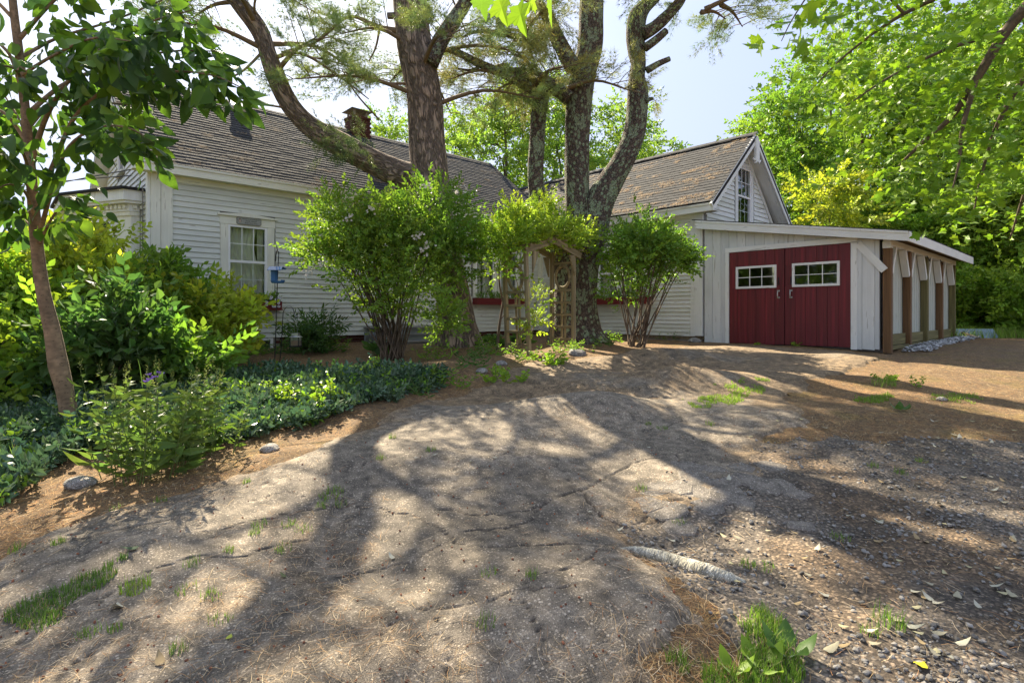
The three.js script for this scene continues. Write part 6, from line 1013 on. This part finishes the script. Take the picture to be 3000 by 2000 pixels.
// --- bird feeder on its pole
{
  const base = gp(803, 1080), d = -base.z, k = d / FOCAL, t = thing('feeder_pole', 'tall thin black iron pole with a crook holding the blue feeder', 'pole', base.toArray()), b = (px, py, dz = 0) => at3(px, py, d).sub(base).add(V(0, 0, dz));
  obj('pole', wire([b(803, 1085), b(808, 950), b(813, 800), b(816, 745)], 0.008, 6), M.iron, t); obj('crook', wire([b(816, 745), b(815, 737), b(811, 734), b(808, 745), b(807, 765)], 0.009, 6), M.iron, t); obj('finial', wire([b(813, 738), b(811, 728), b(809, 718)], 0.006, 5), M.iron, t); obj('finial', wire([b(812, 731), b(816, 728)], 0.006, 5), M.iron, t);
  const f = thing('bird_feeder', 'blue hanging bird feeder with sloped roof and seed tray', 'bird feeder', at3(812, 805, d - 0.06).toArray());
  const s = k; // metres per photograph pixel at that distance
  obj('roof', [beam([0, 23 * s, 0.06], [0, 12 * s, 0.13], 40 * s, 0.008), beam([0, 23 * s, 0.06], [0, 18 * s, -0.09], 40 * s, 0.008), box(40 * s, 0.01, 0.13, 0, 17 * s, 0.0)].map((g) => g), M.blue, f);
  obj('back_tube', box(12 * s, 34 * s, 0.1, -9 * s, -3 * s, 0), M.blue, f); obj('clear_panel', box(0.003, 30 * s, 0.1, -18 * s, -3 * s, 0), M.glass, f); obj('tray', new THREE.CylinderGeometry(20 * s, 17 * s, 6 * s, 24).scale(1, 1, 0.8).translate(1 * s, -21 * s, 0), M.blue, f); obj('perch_lip', box(5 * s, 4 * s, 0.1, 16 * s, -17 * s, 0), M.blue, f); obj('hanger', wire([[0, 22 * s, 0.02], [-2 * s, 32 * s, 0.04], [-4 * s, 44 * s, 0.06]], 0.003, 4), M.iron, f);
}
// --- lantern on a shepherd's hook
{
  const base = gp(822, 1078), d = -base.z, s = d / FOCAL, t = thing('shepherd_hook', 'short black shepherd hook beside the feeder pole', 'pole', base.toArray()), b = (px, py) => at3(px, py, d).sub(base);
  obj('hook', wire([b(817, 1082), b(824, 1000), b(828, 930), b(830, 912), b(838, 900), b(847, 897), b(857, 903), b(861, 915), b(861, 925), b(866, 930), b(870, 925), b(872, 918)], 0.007, 6), M.iron, t);
  const f = thing('hanging_lantern', 'square mesh lantern feeder with silver lid hanging from the short hook', 'lantern', at3(866, 980, d).toArray());
  obj('lid', [new THREE.CylinderGeometry(12 * s, 20 * s, 5 * s, 4).rotateY(0.6).translate(0, -5 * s, 0), box(18 * s, 7 * s, 18 * s, 0, -1 * s + 0.01, 0)], M.steel, f); obj('bottom', box(28 * s, 4 * s, 28 * s, 0, -34 * s, 0), M.iron, f);
  for (const [x, z] of [[-1, -1], [1, -1], [1, 1], [-1, 1]]) obj('corner_bar', box(2 * s, 26 * s, 2 * s, x * 12 * s, -20 * s, z * 12 * s), M.iron, f); const wires = []; for (let k = -4; k <= 4; k++) for (const z of [-1, 1]) { wires.push(box(0.4 * s, 26 * s, 0.4 * s, k * 2.6 * s, -20 * s, z * 12 * s), box(0.4 * s, 26 * s, 0.4 * s, z * 12 * s, -20 * s, k * 2.6 * s), box(24 * s, 0.4 * s, 0.4 * s, 0, (-20 + k * 2.8) * s, z * 12 * s), box(0.4 * s, 0.4 * s, 24 * s, z * 12 * s, (-20 + k * 2.8) * s, 0)); } obj('wire_mesh', wires, M.steel, f); obj('seed', box(20 * s, 15 * s, 20 * s, 0, -25 * s, 0), M.cedar, f); for (const q of [-5, 5]) obj('hanging_wire', wire([[q * s, 3 * s, 0], [q * 0.2 * s, 48 * s, 0]], 0.0015, 3), M.steel, f);
}
// --- hose on its post
{
  const base = gp(426, 1062), t = thing('hose_post', 'reddish wooden post holding a coil of green garden hose', 'hose', base.toArray()), hm = std({ color: C(0.04, 0.13, 0.11), roughness: 0.5 });
  obj('post', box(0.075, 0.95, 0.075, 0, 0.42, 0, 'y'), M.cedar, t); obj('post', box(0.06, 0.6, 0.06, 0.12, 0.25, -0.1, 'y'), M.cedar, t); for (let k = 0; k < 8; k++) { const w = 0.1 + k * 0.022; obj('hose_loop', wire([[0, 0.92, 0.06], [w * 0.6, 0.7, 0.07 + k * 0.006], [w * 1.9, 0.36 - k * 0.012, 0.07], [w * 1.5, 0.25 - k * 0.02, 0.06], [0.05, 0.5 - k * 0.05, 0.06], [-0.01, 0.9, 0.05]], 0.01, 5, 5), hm, t); }
}
// --- stones, root, boards and shells
function rock(s, seed, sq = 0.6) { const g = new THREE.IcosahedronGeometry(s, 3), p = g.attributes.position; for (let i = 0; i < p.count; i++) { const x = p.getX(i) / s, y = p.getY(i) / s, z = p.getZ(i) / s, k = 0.75 + 0.5 * fbm(x * 1.6 + seed, y * 1.6 + z * 1.3 + seed * 2, seed, 4); p.setXYZ(i, x * s * k, y * s * k * sq, z * s * k); } g.computeVertexNormals(); const uv = new Float32Array(p.count * 2); for (let i = 0; i < p.count; i++) { uv[i * 2] = p.getX(i) + p.getY(i) * 0.3; uv[i * 2 + 1] = p.getZ(i) + p.getY(i) * 0.7; } g.setAttribute('uv', new THREE.BufferAttribute(uv, 2)); return g; }
for (const [px, py, w, label] of [[1690, 1037, 0.17, 'rounded grey stone at the outer arbor post'], [2035, 1000, 0.16, 'flat grey stone under the wing corner'], [1470, 1066, 0.1, 'small grey stone on the needle bank near the pine'], [1412, 1088, 0.09, 'small sunlit stone on the edge of the needle bank'], [1590, 1566, 0.022, 'pebble beside the crack in the asphalt'], [1260, 1018, 0.05, 'small stone at the foot of the porch steps'], [790, 1316, 0.085, 'flat grey stone sunk in the needles by the bed'], [235, 1418, 0.11, 'flat stone among needles beside the ground cover'], [2760, 1170, 0.06, 'dark stone on the needle-covered ground']]) { const p = gp(px, py), o = tag(obj('stone', rock(w, px % 97, 0.55), M.stone, scene), label, 'stone'); o.position.set(p.x, p.y + w * 0.04, p.z); o.rotation.y = px; }
{
  const pts = [[1810, 1600], [1860, 1604], [1930, 1622], [2000, 1645], [2070, 1668], [2140, 1688], [2185, 1694]].map(([x, y]) => gp(x, y + 14)), rr = [0.012, 0.03, 0.042, 0.045, 0.05, 0.036, 0.012]; pts.forEach((p, i) => (p.y += rr[i] * 0.25));
  const m = std({ color: C(0.85, 0.83, 0.7), map: sized(T_asph, 0.5), bumpMap: sized(T_lichenB, 0.35, 0.5), bumpScale: 0.005, roughness: 1 });
  const o = thing('tree_root', 'pale lichen-covered root lying bare at the edge of the asphalt', 'root', pts[0].toArray()); obj('bark', own(o, limb(pts, rr, { sides: 14, sub: 8, ridge: 0.07, seed: 17 })), m, o);
}
{
  const p = gp(2870, 990), o = thing('board', 'blue-grey board lying in the grass beyond the garage', 'board', [p.x, p.y, p.z]); obj('panel', box(1.1, 0.35, 0.03, 0, 0.14, 0).rotateX(-0.7), std({ color: C(0.2, 0.27, 0.32), roughness: 0.7 }), o);
  const q = at3(2802, 978, 16), e = gp(2862, 992), s = thing('plank', 'dark plank leaning out from behind the garage', 'board', [e.x, e.y, e.z]); obj('plank', beam([q.x - e.x, 0.22, q.z - e.z], [0, 0.03, 0], 0.09, 0.03), M.soffit, s);
}
{ // crushed shells along the garage sill
  const r = rng(401), list = [], g = tris([[[0, 0, -1], [0.9, 0.25, 0], [0, 0.35, 0]], [[0, 0, -1], [0, 0.35, 0], [-0.9, 0.25, 0]], [[0.9, 0.25, 0], [0, 0.1, 1], [0, 0.35, 0]], [[0, 0.35, 0], [0, 0.1, 1], [-0.9, 0.25, 0]]]);
  const o = thing('shell_bed', 'strip of crushed white shells along the open side of the garage', 'shells'); o.userData.kind = 'stuff';
  for (let i = 0; i < 1500; i++) { const u = r(), p = place(11.3 + u * 6.4, 0, 9.76 + Math.pow(r(), 1.7) * 0.42); p.y = hgt(p.x, p.z) + 0.01 + r() * 0.05; list.push({ m: new THREE.Matrix4().compose(p, new THREE.Quaternion().setFromEuler(new THREE.Euler((r() - 0.5), r() * 6, (r() - 0.5))), V(1, 1, 1).multiplyScalar(0.018 + r() * 0.03)), c: C(0.42, 0.43, 0.43).multiplyScalar(0.7 + r() * 0.5) }); } copies('shells', o, g, std({ roughness: 0.8, side: THREE.DoubleSide }), list);
}
{ // service wires to the gable
  const a = place(-0.25, 4.25, -0.4); let n = 0;
  for (const [y, label] of [[6.1, 'upper service wire running to the farmhouse gable'], [5.3, 'lower service wire running to the farmhouse gable']]) { const e = V(-26, y + 1.2, -22), m = a.clone().lerp(e, 0.5); m.y -= 0.5; const o = thing('service_wire', label, 'wire', a.toArray()); obj('cable', own(o, wire([a.clone().add(V(0, n++ * 0.12, 0)), m, e], 0.011, 5, 10)), M.iron, o); }
}

// ================================================================== LITTER, GRASS, PEBBLES
const surface = (x, z) => { const a = driveS(x, z) < 0 ? hgt(x, z) + 0.02 : -9, g = gravelS(x, z) < 0 ? hgt(x, z) + 0.012 : -9; return Math.max(hgt(x, z) - 0.006, a, g); };
// strips bent over the ground: one merged geometry
function strips(n, pick, len, wid, tones, seed, lift = 0.004) {
  const r = rng(seed), pos = [], col = [], idx = [];
  for (let i = 0; i < n; i++) {
    const s = pick(r); if (!s) continue;
    const [x, z, f, flat] = s, a = r() * 6.283, L = len * (0.55 + r() * 0.8), w = wid * (0.7 + r() * 0.6), b = (r() - 0.5) * L * 0.22, t = tones[Math.floor(r() * tones.length)], k = 0.7 + r() * 0.6, c = Math.cos(a), q = Math.sin(a), o = pos.length / 3;
    for (let j = 0; j < 3; j++) { const u = j / 2 - 0.5, v = b * (1 - 4 * u * u), X = x + c * u * L - q * v, Z = z + q * u * L + c * v, ww = w * (j === 1 ? 1 : 0.6), h = f(X, Z) + lift * (1 + r() * 2); for (const e of [-1, 1]) { pos.push(X - q * e * ww, h + (e > 0 ? 0.0006 : 0), Z + c * e * ww); col.push(t[0] * k, t[1] * k, t[2] * k); } }
    idx.push(o, o + 1, o + 2, o + 1, o + 3, o + 2, o + 2, o + 3, o + 4, o + 3, o + 5, o + 4);
  }
  const g = new THREE.BufferGeometry(); g.setAttribute('position', new THREE.Float32BufferAttribute(pos, 3)); g.setAttribute('color', new THREE.Float32BufferAttribute(col, 3)); g.setIndex(idx); g.computeVertexNormals(); return g;
}
const NEEDLE = [[0.5, 0.33, 0.15], [0.42, 0.24, 0.1], [0.56, 0.42, 0.24], [0.34, 0.17, 0.07], [0.6, 0.47, 0.3]];
const inView = (r, d0, d1) => { const d = d0 * Math.pow(d1 / d0, r()), x = (r() * 2 - 1) * 0.96 * d; return [x, -d]; };
const stuff = (o, label, category) => { o.userData = { label, category, kind: 'stuff' }; return o; };
stuff(obj('pine_needles', strips(40000, (r) => { const [x, z] = inView(r, 2.1, 9.5), n = needleAmount(x, z), g = gravelS(x, z) < 0 ? 0.16 : 1; return r() < n * g ? [x, z, surface] : null; }, 0.075, 0.0008, NEEDLE, 501), M.fallen, scene), 'fallen tan pine needles scattered over drive and bed', 'needles');
{ // needles caught on the roofs
  const mk = (seed, n, per, org, along, up, len, rise, label, edge) => {
    const r = rng(seed), nrm = along.clone().cross(up).normalize(), pos = [], col = [], idx = [];
    for (let k = 0; k < n; k++) {
      const cx = r() * len, cy = Math.pow(r(), 1.2) * rise, sx = 0.1 + r() * 0.45, sy = 0.04 + r() * 0.12;
      for (let i = 0; i < per; i++) {
        const x = cx + (r() + r() - 1) * sx, y = cy + (r() + r() - 1) * sy; if (x < 0 || y < 0 || x > len || y > rise) continue;
        const a = (r() - 0.5) * 2.2, L = 0.05 + r() * 0.06, w = 0.0028, c = Math.cos(a), s = Math.sin(a), t = NEEDLE[Math.floor(r() * 5)], o = pos.length / 3, h = 0.026 + r() * 0.018;
        for (const [u, v] of [[-0.5, -1], [-0.5, 1], [0.5, -1], [0.5, 1]]) { const P = org.clone().addScaledVector(along, x + c * u * L - s * v * w).addScaledVector(up, y + s * u * L + c * v * w).addScaledVector(nrm, h + u * 0.006); pos.push(P.x, P.y, P.z); col.push(...t.map((q) => q * 0.62)); } idx.push(o, o + 2, o + 1, o + 1, o + 2, o + 3);
      }
    }
    const g = new THREE.BufferGeometry(); g.setAttribute('position', new THREE.Float32BufferAttribute(pos, 3)); g.setAttribute('color', new THREE.Float32BufferAttribute(col, 3)); g.setIndex(idx); g.computeVertexNormals();
    const o = stuff(obj('roof_needles', g, M.fallen, scene), label, 'needles'), p = place(0, 0, 0); o.position.set(p.x, 0, p.z); o.rotation.y = TURN;
  };
  const s1 = Math.atan2(RIDGE - EAVE - 0.1, HD / 2 + OUT), s2 = Math.atan2(WR - WE - 0.18, WXR - WX0 + 0.3);
  mk(511, 80, 30, V(-0.32, EAVE + 0.125, OUT), V(1, 0, 0), V(0, Math.sin(s1), -Math.cos(s1)), 11.7, 3.9, 'orange pine needles caught on the farmhouse roof');
  mk(512, 170, 40, V(WX0 - 0.3, WE + 0.183, -3), V(0, 0, 1), V(Math.cos(s2), Math.sin(s2), 0), 9, 3.1, 'orange pine needles strewn over the wing roof');
}
{ // pebbles in the gravel, cone scales on the asphalt
  const r = rng(521), peb = new THREE.IcosahedronGeometry(1, 1), p = peb.attributes.position; for (let i = 0; i < p.count; i++) { const k = 0.8 + 0.4 * hash(Math.round(p.getX(i) * 90), Math.round(p.getY(i) * 90 + p.getZ(i) * 50), 7); p.setXYZ(i, p.getX(i) * k, p.getY(i) * k * 0.6, p.getZ(i) * k * 0.85); } peb.computeVertexNormals();
  const o = thing('pebbles', 'loose rounded pebbles in the gravel beside the asphalt', 'gravel'); o.userData.kind = 'stuff'; const list = [];
  for (let i = 0; i < 26000; i++) { const [x, z] = inView(r, 2.0, 7.5); if (gravelS(x, z) > 0.05) continue; if (r() > 0.25 + 0.9 * step(0.4, 0.62, fbm(x * 1.2, z * 1.2, 525, 3))) continue; const s = 0.0045 + Math.pow(r(), 4) * 0.013, k = 0.08 + r() * 0.2; list.push({ m: new THREE.Matrix4().compose(V(x, surface(x, z) + s * 0.15, z), new THREE.Quaternion().setFromEuler(new THREE.Euler(r() - 0.5, r() * 6, r() - 0.5)), V(s, s, s)), c: C(k * 1.06, k, k * 0.9) }); }
  copies('pebbles', o, peb, std({ roughness: 0.95 }), list);
  const o2 = thing('cone_scales', 'reddish-brown cone scales dotted over the asphalt', 'litter'); o2.userData.kind = 'stuff'; const l2 = []; for (let i = 0; i < 750; i++) { const [x, z] = inView(r, 2.1, 6.5); if (driveS(x, z) > 0) continue; const s = 0.003 + r() * 0.004, k = 0.6 + r() * 0.7; l2.push({ m: new THREE.Matrix4().compose(V(x, surface(x, z) + s * 0.2, z), new THREE.Quaternion().setFromEuler(new THREE.Euler(r() * 3, r() * 6, r() * 3)), V(s * 1.5, s, s)), c: C(0.26 * k, 0.1 * k, 0.05 * k) }); } copies('scales', o2, new THREE.IcosahedronGeometry(1, 0), std({ roughness: 0.9 }), l2);
}
{ // fallen leaves
  const r = rng(531), geos = [0, 1, 2, 3].map((k) => { const g = leafFine(0.05 + k * 0.006, 0.03 + (k % 2) * 0.008, 0.2, 0.1 + k * 0.1, 0.08, k + 9).rotateX(Math.PI / 2); return g; }), mats = [[0.4, 0.36, 0.2], [0.33, 0.3, 0.2], [0.3, 0.22, 0.11], [0.42, 0.4, 0.3]].map((c) => std({ color: C(...c), roughness: 0.9, side: THREE.DoubleSide }));
  const put = (px, py, g, m, s, label, group, name = 'fallen_leaf') => { const p = gp(px, py), o = tag(obj(name, geos[g], m, scene), label, 'leaf', group); o.position.set(p.x, surface(p.x, p.z) + 0.012, p.z); o.rotation.set((r() - 0.5) * 0.2, r() * 6.28, (r() - 0.5) * 0.2); o.scale.setScalar(s); };
  for (let i = 0; i < 95; i++) { const py = 1230 + Math.pow(r(), 0.9) * 720, px = 1900 + Math.pow(r(), 0.6) * 1120; if (py > 1750 && px < 2150) continue; put(px, py, i % 4, mats[i % 4], 0.7 + r() * 0.5, 'small pale dry leaf fallen on the gravel', 'pale fallen leaves on the gravel'); }
  for (let i = 0; i < 9; i++) put(1100 + r() * 900, 1200 + r() * 500, i % 4, mats[3], 0.6 + r() * 0.3, 'small pale leaf lying on the dark asphalt', 'pale leaves on the asphalt');
  put(2712, 1952, 1, std({ color: C(0.62, 0.56, 0.02), roughness: 0.7, side: THREE.DoubleSide }), 1.5, 'bright yellow fallen leaf on the gravel'); put(678, 1874, 0, std({ color: C(0.42, 0.45, 0.05), roughness: 0.7, side: THREE.DoubleSide }), 0.95, 'yellow-green leaf lying on the asphalt'); put(470, 1968, 3, mats[2], 1.1, 'curled brown leaf on the asphalt'); put(840, 1705, 2, std({ color: C(0.13, 0.14, 0.05), side: THREE.DoubleSide }), 0.9, 'shrivelled olive leaf on the asphalt'); put(412, 1612, 2, std({ color: C(0.06, 0.1, 0.04), side: THREE.DoubleSide }), 1.6, 'large dark green leaf lying on the asphalt'); put(345, 1780, 3, mats[3], 1.7, 'pale papery leaf beside the bright grass tuft'); put(2410, 1920, 2, mats[1], 1.5, 'pinkish-grey dry leaf beside the plantain');
}
// grass: blades merged per tuft, coloured by blade
function grassGeo(n, R, h, r, f, tone, wid = 0.0022, spread = 0.5) {
  const pos = [], col = [], idx = [];
  for (let i = 0; i < n; i++) {
    const q = f(r, R), a = r() * 6.283, H = h * (0.45 + r() * 0.7), l = H * spread * (0.3 + r()), o = pos.length / 3, k = 0.7 + r() * 0.6, w = wid * (0.8 + r() * 0.5), dry = r() < 0.08, c = dry ? [0.4, 0.34, 0.16] : tone;
    for (let j = 0; j < 3; j++) { const t = j / 2, ww = w * (1 - t), X = q[0] + Math.cos(a) * l * t * t, Z = q[2] + Math.sin(a) * l * t * t, Yy = q[1] + H * t * (1 - 0.2 * t); for (const e of [-1, 1]) { pos.push(X - Math.sin(a) * e * ww, Yy, Z + Math.cos(a) * e * ww); col.push(c[0] * k, c[1] * k, c[2] * k); } }
    idx.push(o, o + 1, o + 2, o + 1, o + 3, o + 2, o + 2, o + 3, o + 4);
  }
  const g = new THREE.BufferGeometry(); g.setAttribute('position', new THREE.Float32BufferAttribute(pos, 3)); g.setAttribute('color', new THREE.Float32BufferAttribute(col, 3)); g.setIndex(idx); g.computeVertexNormals(); return g;
}
{
  const r = rng(541), GT = 'grass tufts growing through the old asphalt', lab = 'small green grass tuft growing through the old asphalt';
  const tuft = (px, py, R, h, n, tone, label, group) => { const p = gp(px, py), o = thing('grass_tuft', label, 'grass', [p.x, p.y, p.z], 0, group), g = obj('blades', own(o, grassGeo(n, R, h, r, (q, rr) => { const a = q() * 6.283, d = Math.sqrt(q()) * rr, x = p.x + Math.cos(a) * d, z = p.z + Math.sin(a) * d; return [x, surface(x, z) - 0.004, z]; }, tone)), M.vgrass, o); g.userData.kind = 'stuff'; };
  tuft(395, 1735, 0.07, 0.09, 130, [0.24, 0.4, 0.03], 'bright sunlit grass tuft beside the grass strip in the asphalt');
  tuft(2605, 1835, 0.07, 0.12, 70, [0.16, 0.3, 0.03], 'lone spiky grass tuft standing in the gravel'); tuft(2590, 1125, 0.16, 0.2, 130, [0.2, 0.36, 0.04], 'tall seeding grass tuft on the needle-covered drive'); tuft(975, 1455, 0.1, 0.06, 120, [0.2, 0.33, 0.04], 'mossy grass patch crowning the sunlit asphalt hump');
  for (const [px, py] of [[548, 1738], [170, 1600], [45, 1620], [995, 1485], [940, 1490], [850, 1545], [760, 1552], [745, 1572], [832, 1618], [670, 1622], [565, 1665], [260, 1870], [335, 1855], [1115, 1350], [1430, 1690], [1425, 1840], [1560, 1700], [615, 1760], [640, 1830], [520, 1920], [890, 1560], [2190, 1660], [2235, 1665], [2550, 1860], [2460, 1580], [2640, 1390], [2560, 1370], [2700, 1355], [1880, 1440], [1990, 1540], [1260, 1325], [1900, 1250], [1940, 1260], [2080, 1250], [470, 1475], [340, 1495], [720, 1420], [1150, 1290]]) tuft(px, py, 0.035 + r() * 0.03, 0.05 + r() * 0.03, 40, [0.17, 0.29, 0.04], lab, GT);
  const field = (poly, n, h, tone, label, wid, name = 'grass_patch') => { const P = poly.map(([x, y]) => gp(x, y)).map((p) => [p.x, p.z]), xs = P.map((p) => p[0]), zs = P.map((p) => p[1]), x0 = Math.min(...xs), x1 = Math.max(...xs), z0 = Math.min(...zs), z1 = Math.max(...zs); stuff(obj(name, grassGeo(n, 0, h, r, (q) => { for (let k = 0; k < 60; k++) { const x = mix(x0, x1, q()), z = mix(z0, z1, q()); if (sdf(P, x, z) + (fbm(x * 7, z * 7, 551, 3) - 0.45) * (x1 - x0) * 0.6 < 0) return [x, surface(x, z) - 0.004, z]; } return [P[0][0], surface(...P[0]) - 0.3, P[0][1]]; }, tone, wid), M.vgrass, scene), label, 'grass'); };
  field([[10, 1880], [40, 1790], [150, 1740], [280, 1670], [360, 1640], [345, 1690], [240, 1770], [120, 1860]], 1300, 0.055, [0.13, 0.24, 0.035], 'strip of low green grass along a crack in the asphalt', 0.0025);
  field([[2170, 1750], [2260, 1790], [2300, 1870], [2330, 2000], [2330, 2090], [1990, 2090], [2010, 1960], [2090, 1900], [2140, 1820]], 2300, 0.085, [0.17, 0.3, 0.03], 'bright green grass patch at the broken end of the asphalt', 0.0025);
  field([[2020, 1190], [2130, 1145], [2250, 1115], [2240, 1140], [2180, 1165], [2080, 1200]], 2200, 0.05, [0.26, 0.42, 0.04], 'sunlit strip of short grass on the drive hump', 0.004);
  field([[2510, 1165], [2600, 1150], [2620, 1175], [2520, 1180]], 700, 0.05, [0.22, 0.36, 0.04], 'thin patch of short grass on the needle-covered drive', 0.004); field([[2740, 1160], [2860, 1150], [2880, 1170], [2760, 1180]], 500, 0.05, [0.22, 0.36, 0.04], 'second thin grass patch beside the dark stone', 0.004);
  { // tall grass at the wood edge beyond the garage
    stuff(obj('meadow_grass', grassGeo(17000, 0, 0.42, r, (q) => { const d = 15.5 + q() * 8, px = 2770 + q() * 420, x = (px - CX) / FOCAL * d; return [x, hgt(x, -d) - 0.02, -d]; }, [0.24, 0.38, 0.05], 0.008), M.vgrass, scene), 'tall sunlit grass between the garage and the wood', 'grass');
    stuff(obj('side_grass', grassGeo(9000, 0, 0.25, r, (q) => { const d = 4.5 + q() * 8, px = -350 + q() * 420, x = (px - CX) / FOCAL * d; return [x, hgt(x, -d) - 0.02, -d]; }, [0.16, 0.27, 0.04], 0.005), M.vgrass, scene), 'grass and weeds beyond the garden bed', 'grass');
  }
  for (const [px, py, n, s, label] of [[2310, 1925, 5, 1, 'dark broad-leaved plantain in the grass patch'], [2235, 1960, 4, 0.9, 'light green plantain in the grass patch'], [2150, 1975, 4, 0.7, 'pale ragged weed in the grass patch'], [2640, 1205, 5, 0.9, 'flat rosette weed on the needle-covered drive']]) { const p = gp(px, py), o = thing('plantain', label, 'plant', [p.x, p.y + 0.01, p.z]), m = M.leaf.clone(); m.color = C(...(n === 5 ? GREEN.deep : GREEN.spring)); for (let k = 0; k < n; k++) { const l = obj('leaf', leafFine(0.13 * s, 0.09 * s, 0.1, 0.25, 0.25, k), m, o); l.rotation.set(0, k / n * 6.28 + r() * 0.5, 0); l.rotateX(1.0 + r() * 0.3); } }
}
renderer.render(scene, camera);
